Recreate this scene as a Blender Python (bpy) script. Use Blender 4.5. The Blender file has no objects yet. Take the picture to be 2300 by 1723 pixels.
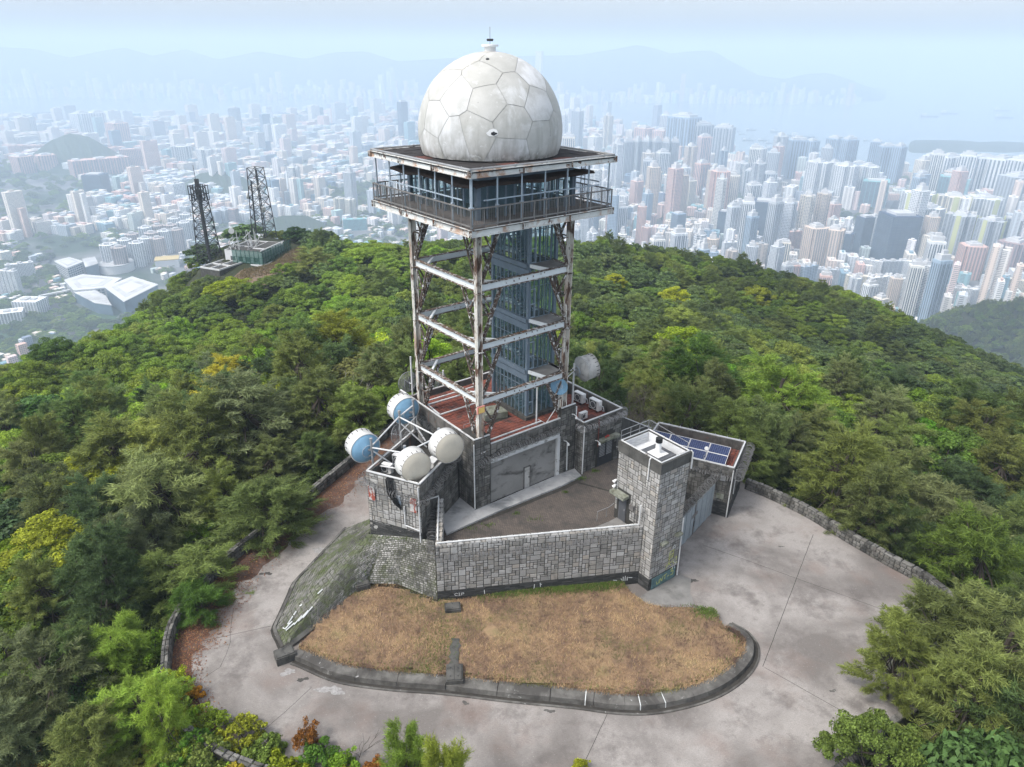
import bpy, bmesh, math, random
import numpy as np
from mathutils import Vector, Matrix
R = math.radians
rnd = random.Random(7)
nrng = np.random.default_rng(7)
sc = bpy.context.scene
COL = sc.collection

# ---------------------------------------------------------------- camera, sky, sun, exposure
cam = bpy.data.cameras.new('camera')
camo = bpy.data.objects.new('camera', cam); COL.objects.link(camo)
cam.sensor_width = 36.0; cam.lens = 25.385; cam.clip_start = 0.5; cam.clip_end = 120000
CAMH = 34.0
PITCH, ROLL = R(24.77), R(0.488)
camo.matrix_world = Matrix.Translation((0, 0, CAMH)) @ Matrix.Rotation(math.pi/2 - PITCH, 4, 'X') @ Matrix.Rotation(ROLL, 4, 'Z')
sc.camera = camo
SUN_EL, SUN_AZ = R(54), R(-115)          # azimuth from +Y towards +X
w = bpy.data.worlds.new('World'); sc.world = w; w.use_nodes = True
wt = w.node_tree; wt.nodes.clear()
sky = wt.nodes.new('ShaderNodeTexSky'); sky.sky_type = 'NISHITA'; sky.sun_disc = False
sky.sun_elevation = SUN_EL; sky.sun_rotation = SUN_AZ; sky.altitude = 100; sky.air_density = 1.0; sky.dust_density = 3.5; sky.ozone_density = 1.2
hs = wt.nodes.new('ShaderNodeHueSaturation'); hs.inputs['Saturation'].default_value = 0.36
bg = wt.nodes.new('ShaderNodeBackground'); bg.inputs['Strength'].default_value = 0.15
wo = wt.nodes.new('ShaderNodeOutputWorld')
wt.links.new(sky.outputs[0], hs.inputs['Color']); wt.links.new(hs.outputs[0], bg.inputs[0]); wt.links.new(bg.outputs[0], wo.inputs[0])
sl = bpy.data.lights.new('sun', 'SUN'); sl.energy = 1.25; sl.angle = R(16); sl.color = (1, .95, .88)
so = bpy.data.objects.new('sun', sl); COL.objects.link(so)
sd = Vector((math.sin(SUN_AZ)*math.cos(SUN_EL), math.cos(SUN_AZ)*math.cos(SUN_EL), math.sin(SUN_EL)))
so.rotation_euler = sd.to_track_quat('Z', 'Y').to_euler(); so.location = (0, 0, 120)
sc.view_settings.view_transform = 'Standard'; sc.view_settings.look = 'None'
sc.view_settings.exposure = 1.0; sc.view_settings.gamma = 1.0; sc.view_settings.use_curve_mapping = False
sc.render.engine = 'CYCLES'
sc.cycles.use_denoising = True
sc.cycles.max_bounces = 6; sc.cycles.diffuse_bounces = 3; sc.cycles.glossy_bounces = 2
sc.cycles.transmission_bounces = 4; sc.cycles.transparent_max_bounces = 8; sc.cycles.volume_bounces = 2
sc.cycles.use_adaptive_sampling = True; sc.cycles.adaptive_threshold = 0.01

# ---------------------------------------------------------------- helpers
class Fr:
    """A horizontal frame: u along azimuth AZ, v 90 degrees to its left."""
    def __init__(s, x, y, az):
        s.o = (x, y); a = R(az); s.U = (math.sin(a), math.cos(a)); s.V = (-math.cos(a), math.sin(a)); s.az = az
    def __call__(s, u, v, z):
        return Vector((s.o[0]+u*s.U[0]+v*s.V[0], s.o[1]+u*s.U[1]+v*s.V[1], z))

class MB:
    def __init__(s): s.v = []; s.f = []; s.m = []; s.mi = 0
    def add(s, vs, fs, mi=None):
        n = len(s.v); s.v += [tuple(p) for p in vs]; s.f += [tuple(i+n for i in f) for f in fs]
        s.m += [s.mi if mi is None else mi]*len(fs)
    def poly(s, pts, mi=None): s.add(pts, [tuple(range(len(pts)))], mi)
    def hexa(s, b, t, mi=None):                          # bottom 4 and top 4 corners
        s.add(list(b)+list(t), [(3,2,1,0),(4,5,6,7),(0,1,5,4),(1,2,6,5),(2,3,7,6),(3,0,4,7)], mi)
    def fbox(s, F, u0, u1, v0, v1, z0, z1, mi=None):
        s.hexa([F(u0,v0,z0),F(u1,v0,z0),F(u1,v1,z0),F(u0,v1,z0)], [F(u0,v0,z1),F(u1,v0,z1),F(u1,v1,z1),F(u0,v1,z1)], mi)
    def prism(s, pts, z0, z1, mi=None, top=None):
        n = len(pts); vs = [(p[0],p[1],z0) for p in pts]+[(p[0],p[1],z1) for p in pts]
        fs = [tuple(range(n))[::-1], tuple(range(n,2*n))]+[(i,(i+1)%n,n+(i+1)%n,n+i) for i in range(n)]
        s.add(vs, fs, mi)
        if top is not None: s.m[-n-1] = top
    def basis(s, p0, p1, up=(0,0,1)):
        d = (Vector(p1)-Vector(p0)); L = d.length; d = d/L; u = Vector(up)
        if abs(d.dot(u)) > .98: u = Vector((1,0,0))
        x = d.cross(u).normalized(); y = x.cross(d).normalized()
        return d, x, y
    def beam(s, p0, p1, w, h, up=(0,0,1), mi=None):
        p0, p1 = Vector(p0), Vector(p1); d, x, y = s.basis(p0, p1, up); x = x*w/2; y = y*h/2
        s.hexa([p0-x-y,p0+x-y,p0+x+y,p0-x+y], [p1-x-y,p1+x-y,p1+x+y,p1-x+y], mi)
    def ibeam(s, p0, p1, w, h, t=.03, mw=0, mf=1):       # web material, flange material
        p0, p1 = Vector(p0), Vector(p1); d, x, y = s.basis(p0, p1)
        s.beam(p0, p1, t, h-2*t, mi=mw)
        o = y*(h/2-t/2)
        s.beam(p0+o, p1+o, w, t, mi=mf); s.beam(p0-o, p1-o, w, t, mi=mf)
    def tube(s, pts, r, n=6, mi=None, r1=None, cap=True):
        pts = [Vector(p) for p in pts]; k = len(pts); r1 = r if r1 is None else r1
        vs = []; X = None
        for i, p in enumerate(pts):
            d = (pts[min(i+1,k-1)]-pts[max(i-1,0)]).normalized()
            if X is None or abs(X.dot(d)) > .95:
                u = Vector((0,0,1)) if abs(d.z) < .9 else Vector((1,0,0)); X = d.cross(u).normalized()
            X = (X-d*X.dot(d)).normalized(); Y = d.cross(X); rr = r+(r1-r)*i/max(1,k-1)
            vs += [p+(X*math.cos(2*math.pi*j/n)+Y*math.sin(2*math.pi*j/n))*rr for j in range(n)]
        fs = [(i*n+j,i*n+(j+1)%n,(i+1)*n+(j+1)%n,(i+1)*n+j) for i in range(k-1) for j in range(n)]
        if cap: fs += [tuple(range(n))[::-1], tuple(range((k-1)*n,k*n))]
        s.add(vs, fs, mi)
    def lathe(s, c, axis, prof, n=24, mi=None):          # prof: (distance along axis, radius)
        c = Vector(c); d = Vector(axis).normalized(); u = Vector((0,0,1)) if abs(d.z) < .9 else Vector((1,0,0))
        X = d.cross(u).normalized(); Y = d.cross(X); vs = []
        for a, r in prof: vs += [c+d*a+(X*math.cos(2*math.pi*j/n)+Y*math.sin(2*math.pi*j/n))*r for j in range(n)]
        s.add(vs, [(i*n+j,i*n+(j+1)%n,(i+1)*n+(j+1)%n,(i+1)*n+j) for i in range(len(prof)-1) for j in range(n)], mi)
    def build_each(s, name, mats, parent=None, **props):  # every piece its own object
        comp = list(range(len(s.v)))
        def find(i):
            while comp[i] != i: comp[i] = comp[comp[i]]; i = comp[i]
            return i
        for f in s.f:
            for j in f[1:]: comp[find(j)] = find(f[0])
        groups = {}
        for f, m in zip(s.f, s.m): groups.setdefault(find(f[0]), []).append((f, m))
        for fs in groups.values():
            ids = sorted({i for f, _ in fs for i in f}); mp = {i: k for k, i in enumerate(ids)}; b = MB(); b.v = [s.v[i] for i in ids]; b.f = [tuple(mp[i] for i in f) for f, _ in fs]; b.m = [m for _, m in fs]; b.build(name, mats, parent, **props)
    def build(s, name, mats, parent=None, smooth=False, **props):
        me = bpy.data.meshes.new(name)
        off = parent_loc(parent)
        vs = s.v if off is None else [(p[0]-off[0],p[1]-off[1],p[2]-off[2]) for p in s.v]
        me.from_pydata(vs, [], s.f)
        for m in (mats if isinstance(mats, (list, tuple)) else [mats]): me.materials.append(m)
        if any(s.m): me.polygons.foreach_set('material_index', s.m)
        if smooth: me.polygons.foreach_set('use_smooth', [True]*len(s.f))
        return link(name, me, parent, **props)

def parent_loc(p):
    if p is None: return None
    l = Vector(p.location)
    while p.parent is not None: p = p.parent; l += p.location
    return l

def link(name, me, parent=None, **props):
    o = bpy.data.objects.new(name, me); COL.objects.link(o)
    if parent is not None: o.parent = parent
    for k, v in props.items(): o[k] = v
    return o

def thing(name, label, cat, loc, group=None):
    o = bpy.data.objects.new(name, None); COL.objects.link(o); o.location = loc; o.empty_display_size = .3
    o['label'] = label; o['category'] = cat
    if group: o['group'] = group
    return o
def tag(o, label, cat, group=None):
    o['label'] = label; o['category'] = cat
    if group: o['group'] = group
    return o

def np_mesh(name, V, F, mats, mi=None, smooth=False):
    """Mesh from numpy arrays; F is (n,3) or (n,4)."""
    me = bpy.data.meshes.new(name); k = F.shape[1]
    me.vertices.add(len(V)); me.vertices.foreach_set('co', np.ascontiguousarray(V, np.float32).ravel())
    me.loops.add(F.size); me.loops.foreach_set('vertex_index', np.ascontiguousarray(F, np.int32).ravel())
    me.polygons.add(len(F)); me.polygons.foreach_set('loop_start', np.arange(0, F.size, k, dtype=np.int32))
    try: me.polygons.foreach_set('loop_total', np.full(len(F), k, np.int32))
    except Exception: pass
    for m in (mats if isinstance(mats, (list, tuple)) else [mats]): me.materials.append(m)
    if mi is not None: me.polygons.foreach_set('material_index', np.ascontiguousarray(mi, np.int32))
    if smooth: me.polygons.foreach_set('use_smooth', np.ones(len(F), bool))
    me.update(calc_edges=True)
    return me

# ---------------------------------------------------------------- materials
class NT:
    def __init__(s, name):
        s.mat = bpy.data.materials.new(name); s.mat.use_nodes = True; s.t = s.mat.node_tree
        s.b = s.t.nodes['Principled BSDF']; s.out = s.t.nodes['Material Output']
    def n(s, typ, **kw):
        x = s.t.nodes.new(typ)
        for k, v in kw.items():
            if k.startswith('_'): setattr(x, k[1:], v)
            else: s.set(x, k, v)
        return x
    def set(s, x, k, v):
        i = x.inputs[k]
        if hasattr(v, 'is_linked') or hasattr(v, 'links'): s.t.links.new(v, i)
        else: i.default_value = v
    def math(s, op, a, b=0.0, clamp=False):
        x = s.t.nodes.new('ShaderNodeMath'); x.operation = op; x.use_clamp = clamp
        for i, v in enumerate((a, b)):
            if hasattr(v, 'links'): s.t.links.new(v, x.inputs[i])
            else: x.inputs[i].default_value = v
        return x.outputs[0]
    def mix(s, fac, a, b, blend='MIX'):
        x = s.t.nodes.new('ShaderNodeMix'); x.data_type = 'RGBA'; x.blend_type = blend
        for i, v in ((0, fac), (6, a), (7, b)):
            if hasattr(v, 'links'): s.t.links.new(v, x.inputs[i])
            else: x.inputs[i].default_value = v if i == 0 else (*v[:3], 1)
        return x.outputs[2]
    def remap(s, v, lo, hi, a=0.0, b=1.0):
        x = s.t.nodes.new('ShaderNodeMapRange'); x.clamp = True
        s.t.links.new(v, x.inputs[0]); x.inputs[1].default_value = lo; x.inputs[2].default_value = hi; x.inputs[3].default_value = a; x.inputs[4].default_value = b
        return x.outputs[0]
    def ramp(s, v, stops):
        x = s.t.nodes.new('ShaderNodeValToRGB'); e = x.color_ramp.elements
        while len(e) < len(stops): e.new(.5)
        for el, (p, c) in zip(e, stops): el.position = p; el.color = (*c, 1)
        s.t.links.new(v, x.inputs[0]); return x.outputs[0]
    def noise(s, vec, scale, detail=4, rough=.55, dist=0.0):
        x = s.t.nodes.new('ShaderNodeTexNoise'); s.t.links.new(vec, x.inputs['Vector'])
        x.inputs['Scale'].default_value = scale; x.inputs['Detail'].default_value = detail; x.inputs['Roughness'].default_value = rough; x.inputs['Distortion'].default_value = dist
        return x.outputs[0]
    def pos(s, obj=False, stretch=(1,1,1), rot=0):
        v = s.t.nodes.new('ShaderNodeTexCoord').outputs['Object'] if obj else s.t.nodes.new('ShaderNodeNewGeometry').outputs['Position']
        if stretch != (1,1,1) or rot:
            m = s.t.nodes.new('ShaderNodeMapping'); s.t.links.new(v, m.inputs[0]); m.inputs['Scale'].default_value = stretch; m.inputs['Rotation'].default_value = (0,0,rot); v = m.outputs[0]
        return v
    def rand(s):                                         # one random number per object and per loose piece
        a = s.t.nodes.new('ShaderNodeObjectInfo').outputs['Random']; b = s.t.nodes.new('ShaderNodeNewGeometry').outputs['Random Per Island']
        return s.math('FRACT', s.math('ADD', a, b))
    def finish(s, color, rough=.85, bump=None, bstr=.3, metal=0.0, spec=.3):
        if hasattr(color, 'links'): s.t.links.new(color, s.b.inputs['Base Color'])
        else: s.b.inputs['Base Color'].default_value = (*color, 1)
        s.set(s.b, 'Roughness', rough); s.b.inputs['Metallic'].default_value = metal; s.b.inputs['Specular IOR Level'].default_value = spec
        if bump is not None:
            x = s.t.nodes.new('ShaderNodeBump'); x.inputs['Strength'].default_value = bstr; x.inputs['Distance'].default_value = .05
            s.t.links.new(bump, x.inputs['Height']); s.t.links.new(x.outputs[0], s.b.inputs['Normal'])
        return s.mat

def weathered(name, c0, c1, scale=1.0, stains=(), rough=.85, grain=40, bstr=.25, rand=None, metal=0.0, obj=False):
    """Two-colour noise, stains (scale, stretch, lo, hi, colour, strength) and, with RAND, a colour ramp per piece."""
    t = NT(name); p = t.pos(obj)
    n = t.noise(p, scale, 6, .6)
    col = t.mix(t.remap(n, .32, .68), c0, c1)
    if rand:
        r = t.rand(); col = t.mix(.75, col, t.ramp(r, rand), 'MULTIPLY') if False else t.mix(t.remap(n, .3, .7, .0, .35), t.ramp(r, rand), c1)
    g = t.noise(p, grain, 3, .6)
    col = t.mix(t.remap(g, .3, .7, .0, .22), col, tuple(x*.45 for x in c0))
    for sc_, st, lo, hi, c, k in stains:
        q = t.pos(obj, st) if st != (1,1,1) else p
        col = t.mix(t.math('MULTIPLY', t.remap(t.noise(q, sc_, 5, .65, .4), lo, hi), k), col, c)
    return t.finish(col, rough, g, bstr, metal)

def plain(name, c, rough=.6, metal=0.0, var=.25, scale=3.0, spec=.3):
    t = NT(name); n = t.noise(t.pos(True), scale, 4)
    return t.finish(t.mix(t.remap(n, .3, .7), tuple(x*(1-var) for x in c), tuple(min(1,x*(1+var)) for x in c)), rough, metal=metal, spec=spec)

RUST = (.17,.065,.025); DIRT = (.035,.032,.028); BLACKMOULD = (.02,.02,.019)
MAT = {}
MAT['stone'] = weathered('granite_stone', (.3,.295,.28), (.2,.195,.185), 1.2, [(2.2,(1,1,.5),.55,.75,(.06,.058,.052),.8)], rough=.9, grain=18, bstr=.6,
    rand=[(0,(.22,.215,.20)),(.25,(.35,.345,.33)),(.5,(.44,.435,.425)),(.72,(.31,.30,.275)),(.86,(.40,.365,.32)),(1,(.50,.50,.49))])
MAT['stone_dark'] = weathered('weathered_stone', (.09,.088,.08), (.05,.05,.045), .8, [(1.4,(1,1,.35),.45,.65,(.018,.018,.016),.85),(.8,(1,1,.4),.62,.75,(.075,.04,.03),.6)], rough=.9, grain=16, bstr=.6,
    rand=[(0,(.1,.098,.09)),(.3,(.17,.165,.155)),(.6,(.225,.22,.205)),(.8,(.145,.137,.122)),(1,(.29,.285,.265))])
MAT['slate'] = weathered('slate_course', (.04,.041,.04), (.07,.07,.068), 2, [], rough=.8, grain=30, bstr=.5, rand=[(0,(.025,.026,.026)),(.6,(.05,.051,.05)),(1,(.09,.09,.086))])
MAT['mortar'] = weathered('mortar', (.034,.033,.03), (.06,.058,.053), 3, [], rough=.95)
MAT['mortar_pale'] = weathered('old_render', (.16,.15,.14), (.08,.078,.07), 1.3, [(1.5,(1,1,.3),.5,.7,BLACKMOULD,.85),(1.1,(1,1,.5),.6,.72,(.22,.1,.07),.7)], rough=.95)
MAT['concrete'] = weathered('concrete', (.24,.235,.225), (.15,.147,.14), .9, [(.7,(1,1,1),.55,.72,(.07,.068,.064),.7)], rough=.9)
MAT['concrete_dark'] = weathered('stained_concrete', (.11,.108,.1), (.05,.049,.046), 1.1, [(2.0,(1,1,.3),.5,.68,BLACKMOULD,.8),(3,(1,1,1),.66,.74,(.3,.3,.29),.5)], rough=.95)
MAT['apron'] = weathered('apron_concrete', (.48,.48,.475), (.32,.325,.33), .55, [(.5,(1,1,1),.5,.68,(.09,.1,.105),.7),(1.3,(1,1,1),.6,.75,(.16,.12,.09),.5)], rough=.75)
MAT['white_steel'] = weathered('white_painted_steel', (.70,.74,.75), (.63,.67,.68), 1.0, [(.9,(1,1,1),.62,.70,(.32,.2,.12),.55),(2.6,(1,1,1),.65,.68,RUST,.95),(6,(1,1,1),.71,.73,(.03,.025,.02),.95)], rough=.55, grain=30, bstr=.1)
MAT['rusty_steel'] = weathered('rusting_steel', (.055,.042,.035), (.15,.10,.07), 3.0, [(4.5,(1,1,1),.53,.58,(.52,.52,.5),.85),(2.2,(1,1,1),.58,.66,RUST,.85)], rough=.9, grain=30, bstr=.5)
MAT['fascia'] = weathered('rust_streaked_fascia', (.68,.70,.68), (.5,.5,.48), 1.0, [(1.1,(1,1,.6),.53,.63,(.34,.17,.08),.75),(2.1,(1,1,.7),.59,.63,(.11,.045,.02),.95),(5,(1,1,1),.68,.71,(.03,.022,.018),.9)], rough=.6)
MAT['leg_steel'] = weathered('grimy_white_steel', (.66,.65,.60), (.50,.48,.43), 1.0, [(1.1,(1,1,.5),.46,.60,(.30,.19,.12),.7),(2.0,(1,1,.35),.52,.58,(.09,.045,.026),.95),(5,(1,1,.6),.62,.66,(.03,.024,.02),.95)], rough=.6, grain=30, bstr=.15)
MAT['brace_steel'] = weathered('black_rust_brace', (.05,.042,.037), (.14,.10,.075), 3.0, [(3.5,(1,1,1),.54,.60,(.60,.61,.6),.9),(2.2,(1,1,1),.62,.68,RUST,.85)], rough=.9, grain=30, bstr=.5)
MAT['grey_steel'] = weathered('grey_steel', (.2,.195,.19), (.13,.125,.12), 2.0, [(3,(1,1,1),.6,.7,(.16,.09,.05),.6)], rough=.6)
MAT['blue_steel'] = weathered('blue_grey_steel', (.16,.21,.26), (.12,.16,.2), 1.5, [(3,(1,1,1),.62,.7,(.28,.3,.31),.6),(5,(1,1,1),.66,.7,(.06,.05,.045),.8)], rough=.5)
MAT['light_blue_steel'] = weathered('pale_blue_steel', (.36,.43,.49), (.28,.34,.4), 1.5, [(4,(1,1,1),.62,.68,(.12,.08,.06),.8)], rough=.5)
MAT['pipe'] = weathered('white_pipe', (.66,.67,.67), (.52,.53,.53), 1.0, [(2.5,(1,1,1),.6,.68,(.14,.12,.1),.8)], rough=.5)
MAT['galv'] = weathered('galvanised_steel', (.36,.37,.38), (.26,.265,.27), 2, [(3,(1,1,1),.62,.7,(.2,.13,.09),.5)], rough=.45, metal=.3)
MAT['wire'] = plain('razor_wire_metal', (.30,.30,.30), .4, .5)
MAT['dark_iron'] = plain('dark_iron', (.03,.032,.036), .6)
MAT['black'] = plain('black_rubber', (.012,.012,.013), .5)
MAT['bitumen'] = weathered('bitumen_roofing', (.022,.021,.022), (.042,.038,.038), 1.2, [(.9,(1,1,1),.70,.74,(.08,.05,.042),.5)], rough=.95)
MAT['red_bitumen'] = weathered('red_roofing', (.13,.05,.042), (.08,.04,.035), 1.5, [], rough=.95)
MAT['canopy'] = weathered('rotten_canopy', (.05,.038,.034), (.1,.072,.06), 1.0, [(1.2,(1,1,1),.6,.7,(.14,.08,.055),.6)], rough=.9)
MAT['deck'] = weathered('deck_boards', (.15,.135,.125), (.09,.082,.077), 1.5, [(.8,(1,1,1),.55,.7,(.05,.045,.042),.7)], rough=.9)
MAT['redtile'] = weathered('red_clay_tile', (.24,.07,.045), (.13,.05,.04), .9, [(.8,(1,1,1),.52,.66,(.05,.042,.04),.8),(4,(1,1,1),.68,.74,(.36,.28,.25),.6)], rough=.85, rand=[(0,(.17,.055,.04)),(.5,(.27,.08,.05)),(1,(.2,.075,.06))])
MAT['moss'] = weathered('mossy_concrete', (.3,.31,.27), (.12,.13,.08), 2.2, [(1.7,(1,1,1),.55,.65,(.06,.06,.05),.7)], rough=.95)
MAT['dish_white'] = weathered('dish_shroud', (.66,.66,.64), (.56,.56,.545), 1, [(1.2,(1,1,.4),.6,.72,(.28,.27,.26),.5)], rough=.5)
MAT['dish_cream'] = weathered('dish_radome', (.64,.585,.48), (.55,.505,.42), 1.2, [(1.5,(1,1,.3),.58,.74,(.4,.37,.33),.5)], rough=.6)
MAT['dish_blue'] = weathered('dish_back_blue', (.22,.40,.56), (.17,.32,.46), 1.0, [(1.3,(1,1,.5),.56,.7,(.12,.2,.24),.6)], rough=.45)
MAT['dish_grey'] = weathered('dish_grey', (.50,.49,.46), (.36,.355,.34), 1.4, [(1.4,(1,1,.3),.55,.7,(.08,.078,.074),.7)], rough=.6)
MAT['solar'] = None
MAT['white'] = plain('white_paint', (.7,.7,.69), .5, var=.06)
MAT['white_tile'] = plain('white_render', (.62,.63,.64), .7, var=.08)
MAT['ac_dark'] = plain('ac_grille', (.09,.095,.1), .6)
MAT['yellow'] = plain('yellow_panel', (.75,.52,.16), .5, var=.1); MAT['pink'] = plain('red_frame', (.5,.2,.17), .5, var=.2)
MAT['peel'] = weathered('peeling_red_sign', (.5,.5,.48), (.58,.58,.56), 2, [(2.6,(1,1,.6),.46,.5,(.3,.055,.03),.95)], rough=.6, obj=True)
MAT['door_grey'] = weathered('steel_door', (.1,.105,.115), (.075,.08,.088), 1, [(2,(1,1,.3),.6,.7,(.17,.17,.17),.4)], rough=.5)
MAT['gate'] = weathered('pale_gate_steel', (.34,.39,.42), (.27,.31,.34), .8, [(1.6,(1,1,.25),.58,.68,(.09,.075,.06),.75)], rough=.55)
MAT['shutter'] = weathered('roller_shutter', (.58,.57,.55), (.46,.455,.435), .5, [(.7,(1,1,1.8),.52,.68,(.1,.098,.085),.75),(.6,(.6,.6,1.6),.6,.72,(.36,.36,.36),.6)], rough=.5, metal=.15)
MAT['red'] = plain('red_paint', (.4,.05,.04), .5); MAT['chalk'] = plain('white_graffiti', (.62,.64,.64), .9, var=.1); MAT['lime'] = plain('yellow_graffiti', (.52,.56,.16), .9, var=.15)
MAT['teal'] = plain('faded_teal_wash', (.1,.17,.18), .9, var=.3)

def glass(name, c, alpha=.45, rough=.08):
    t = NT(name); t.finish(c, rough, spec=.6)
    tr = t.n('ShaderNodeBsdfTransparent', Color=(.84,.94,.95,1)); mx = t.n('ShaderNodeMixShader', Fac=alpha)
    t.t.links.new(tr.outputs[0], mx.inputs[1]); t.t.links.new(t.b.outputs[0], mx.inputs[2]); t.t.links.new(mx.outputs[0], t.out.inputs[0])
    return t.mat
MAT['glass'] = glass('blue_tinted_glass', (.10,.17,.19), .2)
MAT['glass_teal'] = glass('teal_glass', (.22,.44,.46), .30)

# ---------------------------------------------------------------- stone walls
def stone_unit(seed):
    r = random.Random(seed); i = .10
    v = [(-.5,0,-.5),(.5,0,-.5),(.5,0,.5),(-.5,0,.5)]
    v += [(sx*(.5-i*r.uniform(.25,1.1)), r.uniform(.65,1.0), sz*(.5-i*r.uniform(.25,1.1))) for sx, sz in ((-1,-1),(1,-1),(1,1),(-1,1))]
    v += [(r.uniform(-.2,.2), r.uniform(.9,1.25), r.uniform(-.2,.2))]
    f = [(0,1,5,4),(1,2,6,5),(2,3,7,6),(3,0,4,7),(4,5,8),(5,6,8),(6,7,8),(7,4,8)]
    return v, f
UNITS = [stone_unit(i) for i in range(8)]
_umesh = {}
def unit_mesh(k, mat):
    key = (k, mat.name)
    if key not in _umesh:
        me = bpy.data.meshes.new('stone'); me.from_pydata(UNITS[k][0], [], UNITS[k][1]); me.materials.append(mat); _umesh[key] = me
    return _umesh[key]

def ashlar(W, H, cell, r):
    nx, nz = max(1, round(W/cell/1.18)), max(1, round(H/cell/.92)); occ = [[0]*nx for _ in range(nz)]
    xs = [W*i/nx+(r.uniform(-.16,.16)*cell if 0 < i < nx else 0) for i in range(nx+1)]
    zs = [H*i/nz+(r.uniform(-.12,.12)*cell if 0 < i < nz else 0) for i in range(nz+1)]
    out = []
    for j in range(nz):
        for i in range(nx):
            if occ[j][i]: continue
            opts = [(2,2)]*6+[(3,2)]*2+[(2,1)]*3+[(1,2)]*3+[(1,1)]*3+[(2,3)]
            r.shuffle(opts)
            for a, b in opts+[(1,1)]:
                if i+a <= nx and j+b <= nz and all(not occ[j+q][i+p] for q in range(b) for p in range(a)): break
            for q in range(b):
                for p in range(a): occ[j+q][i+p] = 1
            out.append((xs[i], zs[j], xs[i+a], zs[j+b]))
    return out

class Masonry:
    """Collects the stones of one thing; commit() makes the 300 largest parts and joins the rest."""
    def __init__(s, root, seed): s.root = root; s.e = []; s.r = random.Random(seed)
    def face(s, p0, d, n, W, z0, H, mat, cell=.19, depth=.02, gap=.04, holes=(), top=None, base=None, rects=None):
        d = Vector((d[0],d[1],0)).normalized(); n = Vector((n[0],n[1],0)).normalized()
        for a, b, c, e in (rects or ashlar(W, H, cell, s.r)):
            cx, cz = (a+c)/2, z0+(b+e)/2
            if any(h[0]-.02 < c and a < h[2]+.02 and h[1]-.02 < z0+e and z0+b < h[3]+.02 for h in holes): continue
            if top and z0+e > top(cx)+.02: continue
            if base and z0+b < base(cx)-.12: continue
            w, h = c-a-gap, e-b-gap
            if w < .03 or h < .03: continue
            c0 = Vector(p0)+d*cx; k = s.r.randrange(8); fl = s.r.choice((-1,1))
            X = d*w; Y = n*depth*s.r.uniform(.6,1.5); Z = Vector((0,0,h))*fl
            if X.cross(Y).dot(Z) < 0: X = -X
            m = Matrix(((X.x,Y.x,Z.x,c0.x),(X.y,Y.y,Z.y,c0.y),(X.z,Y.z,Z.z,cz),(0,0,0,1)))
            s.e.append((w*h, m, k, mat, 'stone'))
    def blocks(s, items, name):                                      # (matrix, mat) boxes such as coping stones
        for m, mat in items: s.e.append((9, m, s.r.randrange(8), mat, name))
    def commit(s, limit=300):
        byn = {}
        for e in s.e: byn.setdefault(e[4], []).append(e)
        off = parent_loc(s.root)
        for nm, es in byn.items():
            es.sort(key=lambda e: -e[0])
            for _a, m, k, mat, _n in es[:limit]:
                o = bpy.data.objects.new(nm, unit_mesh(k, mat)); COL.objects.link(o); o.parent = s.root
                q = m.copy(); q.translation -= off; o.matrix_basis = q
            rest = es[limit:]
            if rest:
                mats = []; b = MB()
                for _a, m, k, mat, _n in rest:
                    if mat not in mats: mats.append(mat)
                    b.add([m @ Vector(v) for v in UNITS[k][0]], UNITS[k][1], mats.index(mat))
                b.build('small_'+nm+'s', mats, s.root, kind='stuff')

def courses(root, F0, d, n, W, z0, z1, mat, seed, h=.085, top=None, base=None):
    """Thin dark slate courses joined into one part."""
    r = random.Random(seed); b = MB(); d = Vector((d[0],d[1],0)).normalized(); n = Vector((n[0],n[1],0)).normalized()
    z = z0
    while z < z1-.02:
        u = -r.uniform(0,.3)
        while u < W:
            L = r.uniform(.25,.8); a, c = max(0,u), min(W,u+L-.015)
            if c-a > .04 and (base is None or z+h > base((a+c)/2)):
                k = r.uniform(.012,.05); p = Vector(F0)
                q = [p+d*a, p+d*c, p+d*c+n*k, p+d*a+n*k]
                b.hexa([(x.x,x.y,z) for x in q], [(x.x,x.y,min(z1,z+h-.012)) for x in q])
            u += L
        z += h
    return b.build('slate_courses', mat, root, kind='stuff')

def coping_row(F, pts_fn, n, w, h, ov=0): pass

def razor(name, label, path, rad=.24, pitch=.11, seed=1, wire=.011):
    r = random.Random(seed); P = [Vector(p) for p in path]; b = MB(); pts = []
    ang = 0
    for a, c in zip(P, P[1:]):
        d = c-a; L = d.length; d = d/L; up = Vector((0,0,1)); X = d.cross(up).normalized(); Y = X.cross(d)
        n = int(L/pitch*9)
        for i in range(n):
            ang += 2*math.pi/9; k = rad*(1+.22*math.sin(ang*.13+seed)+r.uniform(-.05,.05))
            t = i/n+.05*math.sin(ang*.31)/max(L,1)
            pts.append(a+d*(t*L)+X*k*math.cos(ang)+Y*(k*math.sin(ang)-.05*math.sin(i*.05)))
    b.tube(pts, wire, 3, cap=False)
    t = tag(b.build(name, MAT['wire']), label, 'razor wire', 'coils of razor wire on the station walls'); return t

# ---------------------------------------------------------------- frames of the station
FG = Fr(-2.54, 43.07, 52); FT = Fr(9.55, 39.5, 53.3); FL = Fr(-5.9, 39.6, 23); FR = Fr(17.43, 48.27, 26.5)
FW = Fr(-4.87, 38.0, 80.6); FM = Fr(-2.145, 43.8, 51.4)
neg = lambda p: (-p[0], -p[1])

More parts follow.
